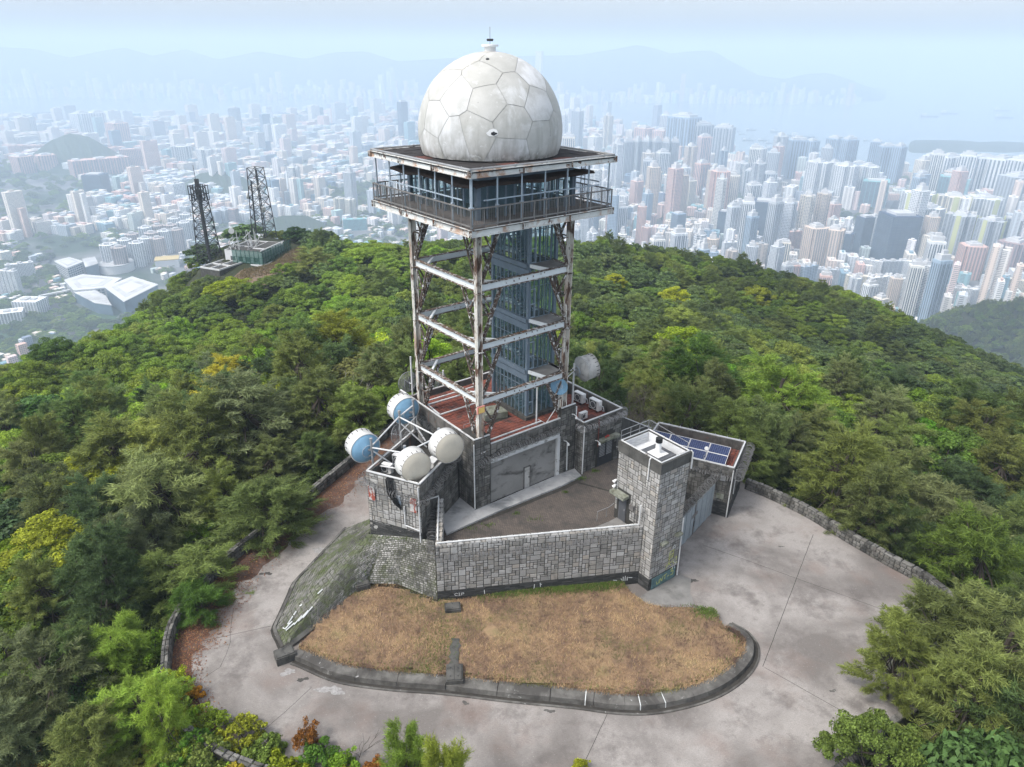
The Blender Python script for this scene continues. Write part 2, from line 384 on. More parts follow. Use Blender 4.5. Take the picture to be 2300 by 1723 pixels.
# ---- front retaining wall
front = thing('retaining_wall', 'long grey granite wall with black slate foot above the dry lawn', 'stone wall', (2, 39.1, .2))
b = MB(); WL = 14.02
b.fbox(FW, 0, WL, .02, .42, -.6, 4.78); b.build('wall_core', MAT['mortar'], front)
ms = Masonry(front, 11)
fw_base = lambda u: .95-.0*u
ms.face(FW(0,.02,0), FW.U, neg(FW.V), WL, 1.06, 3.72, MAT['stone'], .205, gap=.045)
ms.face(FW(0,.42,0), FW.U, FW.V, 12.5, 3.9, .88, MAT['stone_dark'], .2)
u = 0
while u < WL-.2:
    L = rnd.uniform(.3,.52); L = min(L, WL-u)
    c = FW(u+L/2, .21, 4.78); X = Vector((*FW.U,0))*(L-.02); Y = Vector((0,0,1))*.1; Z = Vector((*FW.V,0))*.42
    m = Matrix(((X.x,Y.x,Z.x,c.x),(X.y,Y.y,Z.y,c.y),(X.z,Y.z,Z.z,c.z),(0,0,0,1))); ms.blocks([(m, MAT['stone'])], 'coping_stone'); u += L
ms.commit()
courses(front, FW(0,.02,0), FW.U, neg(FW.V), WL, -.35, 1.05, MAT['slate'], 3)
b = MB(); b.tube([FW(.1,.16,4.94), FW(7,.17,4.94), FW(13.75,.17,4.94)], .055, 8); b.tube([FW(13.75,.17,4.94), FW(13.72,.1,5.0), FW(13.7,.0,6.6)], .05, 8); b.build_each('pipe', MAT['pipe'], front)
# painted marks
def strokes(name, root, fn, polys, w, mat):
    b = MB()
    for pl in polys:
        for (a0, c0), (a1, c1) in zip(pl, pl[1:]):
            dx, dz = a1-a0, c1-c0; L = math.hypot(dx, dz) or 1; ox, oz = -dz/L*w/2, dx/L*w/2; ex, ez = dx/L*w/3, dz/L*w/3
            b.poly([fn(a0-ex+ox, c0-ez+oz), fn(a1+ex+ox, c1+ez+oz), fn(a1+ex-ox, c1+ez-oz), fn(a0-ex-ox, c0-ez-oz)])
    return b.build(name, mat, root)
fw = lambda u, z: FW(u, -.045, z)
clp = [[(.19,.17),(.1,.21),(.02,.17),(0,.08),(.05,.01),(.18,.02)], [(.31,.2),(.3,.0)], [(.26,.0),(.36,.0)], [(.26,.2),(.36,.2)], [(.45,0),(.47,.2),(.6,.19),(.62,.1),(.47,.09)]]
strokes('letter_mark', front, fw, [[(1.15+x, .62+z) for x, z in p] for p in clp], .035, MAT['chalk'])
mk = [[(3.15,.85),(3.17,.55)], [(6.6,.9),(6.58,.55)], [(7.0,.95),(7.02,.65)], [(7.1,.85),(7.0,.8)], [(12.2,.55),(12.45,.5)], [(12.9,.75),(12.92,.4)], [(13.05,.8),(13.05,.4)], [(13.2,.7),(13.2,.4)], [(13.3,.65),(13.55,.6)], [(12.75,.6),(12.85,.45)]]
strokes('chalk_mark', front, fw, mk, .05, MAT['chalk'])
razor('razor_wire_coil', 'silver razor wire coil strung along the long wall above the lawn', [FW(-.1,-.22,3.9), FW(3,-.24,4.0), FW(7,-.22,4.12), FW(13.6,-.22,4.3)], .24, .085, 3)

# ---- short side wall running back to the dish building
side = thing('side_wall', 'short sloping granite wall beside the wire filled gap of the dish building', 'stone wall', (-5.0, 39.9, 3))
FS = Fr(-4.87, 38.42, -3.5); b = MB(); SL = 3.3
zt = lambda u: 4.8+1.2*u/SL
b.hexa([FS(0,0,0.3),FS(SL,0,0.3),FS(SL,-.42,0.3),FS(0,-.42,0.3)], [FS(0,0,zt(0)),FS(SL,0,zt(SL)),FS(SL,-.42,zt(SL)),FS(0,-.42,zt(0))]); b.build('wall_core', MAT['mortar'], side)
ms = Masonry(side, 12)
ms.face(FS(0,0,0), FS.U, FS.V, SL, 1.0, 5, MAT['stone'], .19, top=zt)
ms.face(FS(0,-.42,0), FS.U, neg(FS.V), SL, 4.0, 2, MAT['stone'], .19, top=zt)
for i in range(9):
    for k in (0, 1):
        u = (i+.5)*SL/9; c = FS(u, -.105-.21*k, zt(u)); X = (FS(u+.18,0,zt(u+.18))-FS(u-.17,0,zt(u-.17))); Y = Vector((0,0,.07)); Z = Vector((*FS.V,0))*.2
        ms.blocks([(Matrix(((X.x,Y.x,Z.x,c.x),(X.y,Y.y,Z.y,c.y),(X.z,Y.z,Z.z,c.z),(0,0,0,1))), MAT['stone'])], 'coping_stone')
ms.commit()
b = MB(); b.tube([FS(.05,-.1,zt(0)+.12), FS(SL,-.1,zt(SL)+.12)], .045, 8); b.build_each('pipe', MAT['pipe'], side)
razor('razor_wire_coil', 'thick bundle of razor wire filling the gap beside the side wall', [FS(-.3,.3,3.9), FS(1.4,.34,4.5), FS(2.9,.36,5.4)], .3, .05, 5)

# ---- stone tower at the gate
TH = 10.2; TW, TD = 2.83, 3.82
tower = thing('stone_tower', 'tall square granite tower with dark parapet band beside the pale gate', 'tower', FT(1.4,1.9,0))
b = MB(); t = .24
b.fbox(FT, .02, TW-.02, .02, TD-.02, -.6, 9.42, 0)
b.build('wall_core', MAT['mortar'], tower)
b = MB()
for a in ((0,TW,0,t),(0,TW,TD-t,TD),(0,t,t,TD-t),(TW-t,TW,t,TD-t)): b.fbox(FT, a[0]-.04*(a[0]==0), a[1]+.04*(a[1]==TW), a[2]-.04*(a[2]==0), a[3]+.04*(a[3]==TD), 9.42, TH)
b.build('parapet', MAT['concrete_dark'], tower)
b = MB()                                                             # white lined inside of the parapet and its tiled floor
b.fbox(FT, t, TW-t, t, TD-t, 9.42, 9.46)
for a in ((t,TW-t,t,t+.03),(t,TW-t,TD-t-.03,TD-t),(t,t+.03,t+.03,TD-t-.03),(TW-t-.03,TW-t,t+.03,TD-t-.03)):
    for k in range(4): b.fbox(FT, *a, 9.47+.18*k, 9.47+.18*k+.165)
b.build('white_lining', MAT['white_tile'], tower)
b = MB()
c4_ = [FT(.1,.1,TH+.05), FT(TW-.1,.1,TH+.05), FT(TW-.1,TD-.1,TH+.05), FT(.1,TD-.1,TH+.05)]
for i in range(4): b.tube([c4_[i], c4_[(i+1)%4]], .045, 8)
b.tube([FT(.05,.95,TH+.03), FT(-.08,.95,TH-.05), FT(-.09,.95,8.6)], .045, 8); b.tube([FT(TW+.05,.1,TH+.03), FT(TW+.1,-.04,TH-.1), FT(TW+.1,-.06,8.9)], .06, 8)
b.tube([FT(TW-.05,-.09,5.0), FT(TW-.02,-.1,2), FT(TW+.02,-.1,.1)], .05, 8)
b.build_each('pipe', MAT['pipe'], tower)
b = MB()
for z in (TH+.35, TH+.75): b.tube([FT(.1,TD-.05,z), FT(TW-.1,TD-.05,z)], .02, 5)
for k in range(4): b.tube([FT(.1+k*.87,TD-.05,TH), FT(.1+k*.87,TD-.05,TH+.78)], .02, 5)
b.tube([FT(TW-.06,.3,TH+.55), FT(TW-.06,TD-.1,TH+.75)], .018, 5); b.tube([FT(TW-.06,.3,TH+.55), FT(TW-.06,.3,TH)], .018, 5)
b.build('guard_rail', MAT['galv'], tower)
ms = Masonry(tower, 13)
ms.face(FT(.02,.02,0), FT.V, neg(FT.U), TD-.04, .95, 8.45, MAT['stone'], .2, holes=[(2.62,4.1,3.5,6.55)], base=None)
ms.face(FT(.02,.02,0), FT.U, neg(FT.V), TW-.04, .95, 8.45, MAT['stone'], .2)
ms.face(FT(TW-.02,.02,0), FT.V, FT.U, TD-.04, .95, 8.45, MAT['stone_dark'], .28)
ms.commit()
courses(tower, FT(.02,.02,0), FT.V, neg(FT.U), 1.4, -.4, .94, MAT['slate'], 4); courses(tower, FT(.02,.02,0), FT.U, neg(FT.V), TW-.04, -.4, .94, MAT['slate'], 5)
b = MB(); b.fbox(FT, -.02, .06, 2.7, 3.38, 4.15, 6.2); d_ = b.build('door', MAT['door_grey'], tower)
b = MB(); b.fbox(FT, -.06, -.02, 2.78, 2.84, 5.1, 5.25); b.build('handle', MAT['galv'], d_)
b = MB(); b.fbox(FT, -.55, .0, 2.5, 3.86, 6.25, 6.48); b.build('canopy', MAT['moss'], tower)
for uu, zz in ((.95,3.75),(2.38,3.9)):
    b = MB()
    for k in range(2): b.fbox(FT, uu-.3+.02, uu+.3-.02, -.34+.16*k, -.2+.16*k, zz-.1, zz+.06)
    b.fbox(FT, uu-.25, uu+.25, -.1, -.03, zz-.2, zz-.02); b.build('wall_lamp', MAT['moss'], tower)
for zz in (7.2, 6.8):
    b = MB(); b.lathe(FT(-.05,3.75,zz), (-.6,-.2,-.5), [(0,.05),(.12,.09),(.3,.13),(.31,0)], 10); b.build('floodlight', MAT['white'], tower)
b = MB(); b.tube([FT(-.06,1.6,6.2), FT(-.06,1.62,4.3)], .04, 6); b.tube([FT(-.06,1.82,6.3), FT(-.06,1.85,4.3)], .03, 6); b.fbox(FT,-.16,-.03,1.9,2.3,5.6,6.0); b.build('conduit', MAT['grey_steel'], tower)
ft = lambda u, z: FT(u, -.075, z)
g1 = [[(1.75,1.95),(1.8,2.55)], [(1.75,1.95),(2.15,2.0),(2.2,2.6),(1.8,2.55)], [(1.85,2.3),(2.1,2.32)], [(1.86,2.12),(2.1,2.14)], [(1.55,1.45),(2.1,1.62)], [(1.85,1.95),(1.75,1.5),(1.5,1.2)], [(1.8,1.6),(2.05,1.3)], [(2.2,1.75),(2.3,1.35)], [(2.35,1.8),(2.6,1.85),(2.55,1.5)], [(2.4,1.35),(2.7,1.3)]]
strokes('yellow_graffiti', tower, ft, g1, .05, MAT['lime'])
g2 = [[(.72,.5),(.78,.25),(.95,.3),(1.0,.6)], [(1.05,.25),(1.12,.62),(1.28,.3),(1.34,.66)], [(1.42,.68),(1.72,.74)], [(1.57,.72),(1.55,.35)], [(1.8,.45),(1.98,.48)], [(2.05,.95),(2.3,1.0),(2.15,.7),(2.4,.72),(2.35,.4),(2.1,.42)]]
strokes('yellow_graffiti', tower, ft, g2, .05, MAT['lime'])
g3 = [[(2.0,2.9),(2.35,2.95)], [(2.05,2.8),(2.2,3.02),(2.3,2.78)], [(1.95,1.15),(2.25,1.2),(2.28,.85)], [(2.4,1.2),(2.5,.85)], [(1.9,2.7),(2.35,2.75)], [(2.3,1.55),(2.6,1.2)]]
strokes('white_graffiti', tower, lambda u, z: FT(u, -.079, z), g3, .045, MAT['chalk'])
b = MB(); b.fbox(FT, .25, TW-.2, -.062, -.02, .02, .93); b.build('painted_patch', MAT['teal'], tower)
ins = thing('sky_monitor', 'white tube with black cap on a dark square plate inside the tower parapet', 'instrument', FT(1.4,1.7,9.46))
b = MB(); b.fbox(FT, .62, 2.25, .75, 2.55, 9.6, 9.82); b.build('base_plate', MAT['door_grey'], ins)
b = MB(); b.fbox(FT, .85, 1.85, 1.05, 2.05, 9.83, 9.88); b.build('white_plate', MAT['white'], ins)
b = MB(); b.lathe(FT(1.35,1.55,9.88), (0,0,1), [(0,.24),(.05,.19),(.8,.19)], 20); b.build('tube', MAT['white'], ins, True)
b = MB(); b.lathe(FT(1.35,1.55,10.68), (0,0,1), [(0,.23),(.3,.23),(.32,.0)], 20); b.build('cap', MAT['black'], ins)
b = MB()
for uu, vv in ((.7,.85),(2.15,.85),(2.15,2.45),(.7,2.45)): b.fbox(FT, uu-.05, uu+.05, vv-.05, vv+.05, 9.46, 9.6)
b.build('foot', MAT['dark_iron'], ins)

# ---- gate of pale steel panels
FGt = Fr(11.12, 42.25, 37.9); GL = 8.2
gate = thing('metal_gate', 'wide pale blue grey steel gate between the tower and solar roof building', 'gate', FGt(4,0,0))
n = 18
for i in range(n):
    b = MB(); a = i*GL/n; k = .05 if i % 2 else .02
    b.fbox(FGt, a+.012, a+GL/n-.012, -k, .03, .06, 2.9+.02*(i % 3)); b.build('panel', MAT['gate'], gate)
b = MB()
for z in (.4, 1.6, 2.75): b.fbox(FGt, 0, GL, .035, .09, z, z+.08)
b.fbox(FGt, 4.7, 4.78, -.08, .03, .05, 2.95); b.build('frame', MAT['grey_steel'], gate)
b = MB(); b.fbox(FGt, 4.2, 5.2, -.07, -.052, 1.75, 2.05); b.build('faded_notice', MAT['grey_steel'], gate)
b = MB(); b.tube([FGt(4.62,-.12,.9), FGt(4.62,-.12,1.4)], .02, 6); b.build('handle', MAT['dark_iron'], gate)
razor('razor_wire_coil', 'grey razor wire coil lying along the top of the pale gate', [FGt(1.2,.15,3.15), FGt(4.5,.15,3.2), FGt(8.1,.1,3.5)], .3, .07, 8)
razor('razor_wire_coil', 'loose razor wire loops at the gate end against the red stained wall', [FGt(7.2,-.1,3.6), FGt(7.9,-.1,4.1), FGt(8.3,-.1,4.2)], .28, .2, 18)

# ---- low building with the solar panels
RW, RD, RH = 7.6, 4.9, 4.55
rb = thing('guard_building', 'low granite building with red tiled roof and solar panels', 'building', FR(2.4,3.5,0))
b = MB(); t = .28
b.fbox(FR, .03, RD-.03, .03, RW-.03, -.6, 3.75, 0); b.build('wall_core', MAT['mortar'], rb)
b = MB()
for a in ((.05,t,.05,RW),(RD-t,RD-.05,.05,RW),(t,RD-t,.05,t),(t,RD-t,RW-t,RW)): b.fbox(FR, *a, 3.75, RH)
b.build('parapet', MAT['mortar_pale'], rb)
b = MB(); c4_ = [FR(.12,.12,RH+.04), FR(RD-.12,.12,RH+.04), FR(RD-.12,RW-.12,RH+.04), FR(.12,RW-.12,RH+.04)]
for i in range(4): b.beam(c4_[i], c4_[(i+1)%4], .11, .08)
for i in range(7): b.tube([FR(RD-.12,.6+i,RH), FR(RD-.12,.6+i,RH+.22)], .015, 4)
b.tube([FR(-.06,.1,4.4), FR(-.06,.12,2), FR(-.06,.12,.05)], .05, 8); b.tube([FR(.5,-.06,4.3), FR(.5,-.07,2)], .035, 6); b.build_each('pipe', MAT['pipe'], rb)
ms = Masonry(rb, 14)
ms.face(FR(.03,.03,0), FR.V, neg(FR.U), RW, 1.3, 2.5, MAT['stone_dark'], .21)
ms.face(FR(.03,.03,0), FR.U, neg(FR.V), RD, 1.3, 2.5, MAT['stone_dark'], .21)
ms.face(FR(.03,.03,0), FR.V, neg(FR.U), RW, 3.85, .7, MAT['stone_dark'], .2)
ms.face(FR(.03,.03,0), FR.U, neg(FR.V), RD, 3.85, .7, MAT['stone_dark'], .2)
ms.commit()
courses(rb, FR(.03,.03,0), FR.V, neg(FR.U), RW, -.3, 1.3, MAT['slate'], 6); courses(rb, FR(.03,.03,0), FR.U, neg(FR.V), RD, -.3, 1.3, MAT['slate'], 7)
b = MB(); b.fbox(FR, -.06, .03, .55, 1.15, 1.6, 2.05); b.build('pale_plaque', MAT['moss'], rb)
b = MB(); b.fbox(FR, -.1, .0, .6, 1.0, 3.3, 3.7); b.build('junction_box', MAT['galv'], rb)
def tiles(root, F, u0, u1, v0, v1, z, s, seed, mat, limit=300, skip=lambda u, v: False, gap=.03):
    r = random.Random(seed); T = []
    nu, nv = int((u1-u0)/s), int((v1-v0)/s)
    for i in range(nu):
        for j in range(nv):
            u, v = u0+(i+.5)*s, v0+(j+.5)*s
            if not skip(u, v): T.append((u+r.uniform(-.01,.01), v, z+r.uniform(-.008,.008)))
    T.sort(key=lambda q: F(*q).y)
    me = bpy.data.meshes.new('roof_tile'); h = s/2-gap/2; i_ = h-.015
    vs = [(-h,-h,0),(h,-h,0),(h,h,0),(-h,h,0),(-i_,-i_,.03),(i_,-i_,.03),(i_,i_,.03),(-i_,i_,.03)]
    fs = [(4,5,6,7),(0,1,5,4),(1,2,6,5),(2,3,7,6),(3,0,4,7)]
    me.from_pydata(vs, [], fs); me.materials.append(mat); off = parent_loc(root); a = math.atan2(F.U[1], F.U[0])
    for u, v, zz in T[:limit]:
        o = bpy.data.objects.new('roof_tile', me); COL.objects.link(o); o.parent = root; o.location = F(u, v, zz)-off; o.rotation_euler = (0,0,a)
    if T[limit:]:
        b = MB()
        for u, v, zz in T[limit:]: b.add([F(u+x[0], v+x[1], zz+x[2]) for x in vs], fs)
        b.build('distant_roof_tiles', mat, root, kind='stuff')
tiles(rb, FR, t, RD-t, t, RW-t, 3.75, .36, 21, MAT['redtile'])
# solar panels
def solar_mat():
    t = NT('solar_cells'); v = t.n('ShaderNodeTexCoord').outputs['Object']
    b = t.n('ShaderNodeTexBrick', Scale=1.0); t.t.links.new(v, b.inputs['Vector'])
    b.offset = 0; b.inputs['Color1'].default_value = (.012,.02,.07,1); b.inputs['Color2'].default_value = (.016,.028,.09,1); b.inputs['Mortar'].default_value = (.12,.15,.25,1)
    b.inputs['Brick Width'].default_value = .165; b.inputs['Row Height'].default_value = .165; b.inputs['Mortar Size'].default_value = .008
    return t.finish(b.outputs[0], .25, spec=.5)
MAT['solar'] = solar_mat()
def solar(c, label):
    sp = thing('solar_panel', label, 'solar panel', c, 'solar panels on the low roof')
    az = R(90-FR.az+0); X = Vector((*neg(FR.V),0)); Y = Vector((*FR.U,0)).normalized(); Y = (Y*math.cos(R(16))+Vector((0,0,1))*math.sin(R(16)))
    Z = X.cross(Y); Wd, Ld = 1.62, 1.05
    rot = Matrix((X,Y,Z)).transposed().to_4x4()
    def part(nm, boxes, m):
        b = MB()
        for x0,x1,y0,y1,z0,z1 in boxes: b.hexa([(x0,y0,z0),(x1,y0,z0),(x1,y1,z0),(x0,y1,z0)], [(x0,y0,z1),(x1,y0,z1),(x1,y1,z1),(x0,y1,z1)])
        o = b.build(nm, m); o.parent = sp; o.matrix_basis = rot
    part('cells', [(-Wd/2+.03,Wd/2-.03,-Ld/2+.03,Ld/2-.03,0,.025)], MAT['solar'])
    part('frame', [(-Wd/2,Wd/2,-Ld/2,-Ld/2+.03,0,.04),(-Wd/2,Wd/2,Ld/2-.03,Ld/2,0,.04),(-Wd/2,-Wd/2+.03,-Ld/2+.03,Ld/2-.03,0,.04),(Wd/2-.03,Wd/2,-Ld/2+.03,Ld/2-.03,0,.04)], MAT['white'])
    part('bracket', [(-Wd/2+.1,-Wd/2+.15,-Ld/2+.1,-Ld/2+.14,-.5,0),(Wd/2-.15,Wd/2-.1,-Ld/2+.1,-Ld/2+.14,-.5,0)], MAT['galv'])
slab = {0: 'second from', 1: 'next to'}
where = ['nearest the bare red tiles', 'second from the bare red tiles', 'second from the stone tower', 'nearest the stone tower']
for r_ in range(2):
    for c_ in range(4):
        uu = 1.45+r_*1.03; vv = 1.75+c_*1.65
        solar(FR(uu, vv, 4.25+r_*.3), ('lower front row' if r_ == 0 else 'upper back row')+' blue solar panel '+where[c_])
fl_ = thing('floodlight', 'white floodlight on a thin post in front of the solar panels', 'floodlight', FR(.3,2.4,4.5))
b = MB(); b.tube([FR(.2,2.4,4.5), FR(.2,2.4,5.7)], .025, 6); b.tube([FR(.2,2.55,4.5), FR(.2,2.55,5.0), FR(.2,2.4,5.05)], .02, 6); b.build('post', MAT['galv'], fl_)
b = MB(); b.lathe(FR(.2,2.4,5.72), (-.3,-.8,.25), [(0,.06),(.1,.13),(.26,.16),(.27,0)], 12); b.build('lamp_head', MAT['white'], fl_)
razor('razor_wire_coil', 'thick razor wire coil hanging on the end wall facing the trees', [FR(-.2,-.32,3.9), FR(2.2,-.36,4.1), FR(4.9,-.3,4.2)], .34, .055, 9)
razor('razor_wire_coil', 'short razor wire row under the solar roof above the gate', [FR(-.22,.1,3.75), FR(-.22,3,3.85), FR(-.22,5,3.9)], .2, .075, 10)

# ---- garage block under the steel tower, with the annex
GR = 8.58
gar = thing('garage_building', 'dark granite garage with a grey roller shutter under the radar tower', 'building', FG(4.5,5,4))
b = MB()
b.fbox(FG, .03, 1.39, .03, 2.0, 0, 9.7); b.fbox(FG, 1.39, 7.79, .35, 2.0, 0, 7.5); b.fbox(FG, 1.39, 7.79, .03, 2.0, 7.62, GR)
b.fbox(FG, 7.79, 9.5, .03, 2.0, 0, GR); b.fbox(FG, .03, 9.5, 2.0, 10.3, 0, GR)
b.build('wall_core', MAT['mortar'], gar)
b = MB(); b.fbox(FG, 9.52, 13.7, -.83, 5.7, 0, 7.55); b.build('annex_core', MAT['mortar'], gar)
b = MB()
for a in ((1.42,7.92,0,.25,GR,9.0),(0,.25,2.0,10.3,GR,9.7),(.25,9.5,10.05,10.3,GR,9.0),(9.27,9.5,1.5,10.05,GR,9.0)): b.fbox(FG, *a)
for a in ((9.54,13.69,-.81,-.62),(13.49,13.69,-.62,5.7),(9.54,9.74,-.62,.0),(9.54,13.49,5.46,5.7)): b.fbox(FG, *a, 7.55, 8.44)
b.build('parapet', MAT['mortar_pale'], gar)
b = MB(); b.fbox(FG, 7.95, 9.46, .05, .3, GR, 9.78); b.fbox(FG, .0, 1.4, .3, .6, 9.7, 9.72); b.build('pier', MAT['mortar'], gar)
ms = Masonry(gar, 15)
ms.face(FG(.03,.03,0), FG.U, neg(FG.V), 1.33, 3.7, 6.0, MAT['stone_dark'], .21)
ms.face(FG(.03,.03,0), FG.V, neg(FG.U), 2.0, 3.4, 6.3, MAT['stone_dark'], .21)
ms.face(FG(1.4,.0,0), FG.U, neg(FG.V), 6.5, 7.85, 1.12, MAT['stone_dark'], .21)
ms.face(FG(7.94,.03,0), FG.U, neg(FG.V), 1.5, 3.7, 6.0, MAT['stone_dark'], .21)
ms.face(FG(.03,2.0,0), FG.V, neg(FG.U), 8.2, 6.5, 3.2, MAT['stone_dark'], .23)
ms.face(FG(9.52,-.83,0), FG.U, neg(FG.V), 4.18, 3.7, 4.7, MAT['stone_dark'], .21, holes=[(1.6,3.4,3.3,6.65)])
ms.face(FG(9.52,-.83,0), FG.V, neg(FG.U), .9, 3.7, 4.7, MAT['stone_dark'], .21)
ms.face(FG(13.7,-.83,0), FG.V, FG.U, 6.5, 2, 6.4, MAT['stone_dark'], .35)
ms.commit()
b = MB()
for i in range(64):
    z = 4.06+i*(3.5/64); b.hexa([FG(1.5,.2,z),FG(7.6,.2,z),FG(7.6,.24,z),FG(1.5,.24,z)], [FG(1.5,.15,z+.045),FG(7.6,.15,z+.045),FG(7.6,.24,z+.045),FG(1.5,.24,z+.045)])
sh = b.build('roller_shutter', MAT['shutter'], gar, kind='stuff')
b = MB(); b.fbox(FG, 4.55, 5.05, .1, .18, 4.1, 5.9); wd = b.build('wicket_door', MAT['shutter'], gar)
b = MB()
for a in ((4.5,4.55,4.1,5.95),(5.05,5.1,4.1,5.95),(4.5,5.1,5.9,5.95)): b.fbox(FG, a[0], a[1], .06, .19, a[2], a[3])
b.build('frame', MAT['grey_steel'], wd)
b = MB(); b.fbox(FG, 4.95, 4.99, .04, .1, 4.95, 5.05); b.build('handle', MAT['dark_iron'], wd)
b = MB(); b.fbox(FG, 1.39, 7.8, -.06, .3, 7.52, 7.84); b.fbox(FG, 7.62, 7.9, -.03, .3, 4.0, 7.52); b.build('white_surround', MAT['pipe'], gar)
b = MB(); b.fbox(FG, 11.2, 12.75, -.86, -.78, 4.0, 6.3); ad = b.build('louvred_door', MAT['dark_iron'], gar)
b = MB()
for k in range(2):
    for i in range(8): b.fbox(FG, 11.32+k*.75, 11.9+k*.75, -.9, -.865, 4.9+i*.14, 4.97+i*.14)
b.build('louvre', MAT['galv'], ad)
b = MB(); b.fbox(FG, 11.0, 13.1, -1.35, -.86, 6.4, 6.58); b.build('canopy', MAT['moss'], gar)
b = MB()
def prow(pts, s=.1): 
    for p, q in zip(pts, pts[1:]): b.beam(p, q, s, .07)
prow([FG(1.45,.1,9.04), FG(7.9,.1,9.04)]); prow([FG(.0,.15,9.76), FG(1.4,.15,9.76)]); prow([FG(.1,.2,9.76), FG(.12,10.2,9.76)]); prow([FG(8.0,.1,9.83), FG(9.4,.1,9.83)])
prow([FG(9.6,-.74,8.48), FG(13.65,-.74,8.48), FG(13.62,5.6,8.48)]); prow([FG(9.6,-.74,8.48), FG(9.6,0,8.48)])
prow([FG(1.3,10.1,9.05), FG(9.3,10.1,9.05)]); prow([FG(1.4,8.6,9.0), FG(6.2,8.6,9.0)])
prow([FG(1.25,8.1,8.95), FG(1.1,6.1,8.95), FG(4.2,6.1,8.95)], .13); prow([FG(1.25,8.1,8.95), FG(4.9,8.0,8.95)], .13)
prow([FG(1.5,.62,9.0), FG(6.5,.62,9.0)]); prow([FG(.55,2.5,9.35), FG(.5,5.9,9.35)])
for uu, zz, z1 in ((.0,9.3,4.1),): b.tube([FG(-.06,-.03,9.5), FG(-.06,-.04,4.3)], .045, 6)
b.tube([FG(9.5,-.92,8.2), FG(9.5,-.93,4.0)], .05, 6); b.tube([FG(8.6,-.06,6.8), FG(8.65,-.07,4.3)], .05, 6); b.tube([FG(9.42,-.03,9.6), FG(9.42,-.04,8.6)], .05, 6)
b.build_each('pipe', MAT['pipe'], gar)
b = MB(); b.tube([FG(11.0,-.95,8.4), FG(11.0,-.98,6.0)], .06, 6); b.build('rusty_pipe', MAT['red_bitumen'], gar)
b = MB()
for a in ((0,0),(.16,.05),(.3,0)): b.lathe(FG(11.7+a[0],-1.1,6.62+a[1]), (0,0,1), [(0,.04),(.12,.07),(.16,0)], 8)
b.build('warning_lamp', MAT['red'], gar)
for uu, vv, zz in ((10.75,-.95,6.6),(8.3,-.05,7.0),(8.95,-.1,9.1),(13.2,-.95,5.2)):
    b = MB(); b.tube([FG(uu,vv+.05,zz), FG(uu,vv-.2,zz+.08), FG(uu+.1,vv-.35,zz-.1)], .03, 6); b.lathe(FG(uu+.1,vv-.35,zz-.05), (0,0,-1), [(0,.05),(.12,.1),(.2,.1),(.21,0)], 10); b.build('wall_lamp', MAT['white'], gar)
tiles(gar, FG, .9, 9.2, .7, 9.9, GR, .34, 22, MAT['redtile'], skip=lambda u, v: (6.1 < u < 9.1 and 1.9 < v < 6.7) or (3.5 < u < 5.6 and 3.0 < v < 5.1))
tiles(gar, FG, 9.8, 13.45, -.55, 5.4, 7.55, .4, 23, MAT['redtile'], limit=0)
b = MB(); b.prism([FG(3.55,3.65,0)[:2], FG(5.35,3.2,0)[:2], FG(5.5,4.6,0)[:2], FG(3.8,5.0,0)[:2]], GR+.04, 9.12); b.build('mossy_slab', MAT['moss'], gar)
b = MB(); b.fbox(FG, 6.05, 9.05, 1.85, 6.7, GR, 8.88); b.build('stair_plinth', MAT['concrete_dark'], gar)
b = MB()
for p in ([FG(.9,1.6,8.6),FG(.9,1.6,9.7),FG(2.2,1.9,9.7),FG(2.2,1.9,8.6)], [FG(.9,2.6,8.6),FG(.9,2.6,9.6),FG(2.5,2.7,9.6)], [FG(1.2,1.7,9.2),FG(2.2,2.3,9.2)]): b.tube(p, .02, 5)
b.build('guard_rail', MAT['galv'], gar)
razor('razor_wire_coil', 'dark razor wire coil above the roller shutter', [FG(.2,-.2,7.9), FG(3,-.22,8.2), FG(7.6,-.22,8.25)], .24, .07, 11)
razor('razor_wire_coil', 'razor wire coil along the annex parapet above the louvred door', [FG(9.45,-.2,8.0), FG(9.3,-.95,8.0), FG(11.2,-1.08,8.0), FG(13.7,-1.08,8.1), FG(14.1,-.6,8.2)], .24, .07, 12)
razor('razor_wire_coil', 'razor wire coil hung on the dark wall behind the dish building', [FG(-.22,2.2,8.2), FG(-.25,5.5,8.6), FG(-.25,8.5,9.0)], .26, .09, 13)
razor('razor_wire_coil', 'big loose razor wire loops at the outer annex corner', [FG(14.0,-.6,7.5), FG(14.1,-.2,7.9), FG(14.3,.6,8.1)], .42, .16, 14)
# connecting wall between annex and guard building
cw = thing('link_wall', 'dark soot stained wall joining the annex and the solar roof building', 'wall', FG(14.5,.3,4))
b = MB(); a0, a1 = FG(13.75,-.4,0), FR(2.6,RW,0); dd = (a1-a0).normalized(); nn = Vector((-dd.y,dd.x,0))*.3
b.hexa([(a0.x,a0.y,0),(a1.x,a1.y,0),(a1+nn).to_tuple()[:2]+(0,),(a0+nn).to_tuple()[:2]+(0,)], [(a0.x,a0.y,7.6),(a1.x,a1.y,5.0),(a1+nn).to_tuple()[:2]+(5.0,),(a0+nn).to_tuple()[:2]+(7.6,)]); b.build('wall_core', MAT['concrete_dark'], cw)
b = MB(); b.beam((a0.x,a0.y,7.66), (a1.x,a1.y,5.06), .1, .07); b.build_each('pipe', MAT['pipe'], cw)
razor('razor_wire_coil', 'razor wire loops where the dark link wall meets the solar roof', [a1+Vector((-.6,.3,5.2)), a1+Vector((0,0,5.3)), a1+Vector((.5,-.3,5.3))], .4, .12, 15)

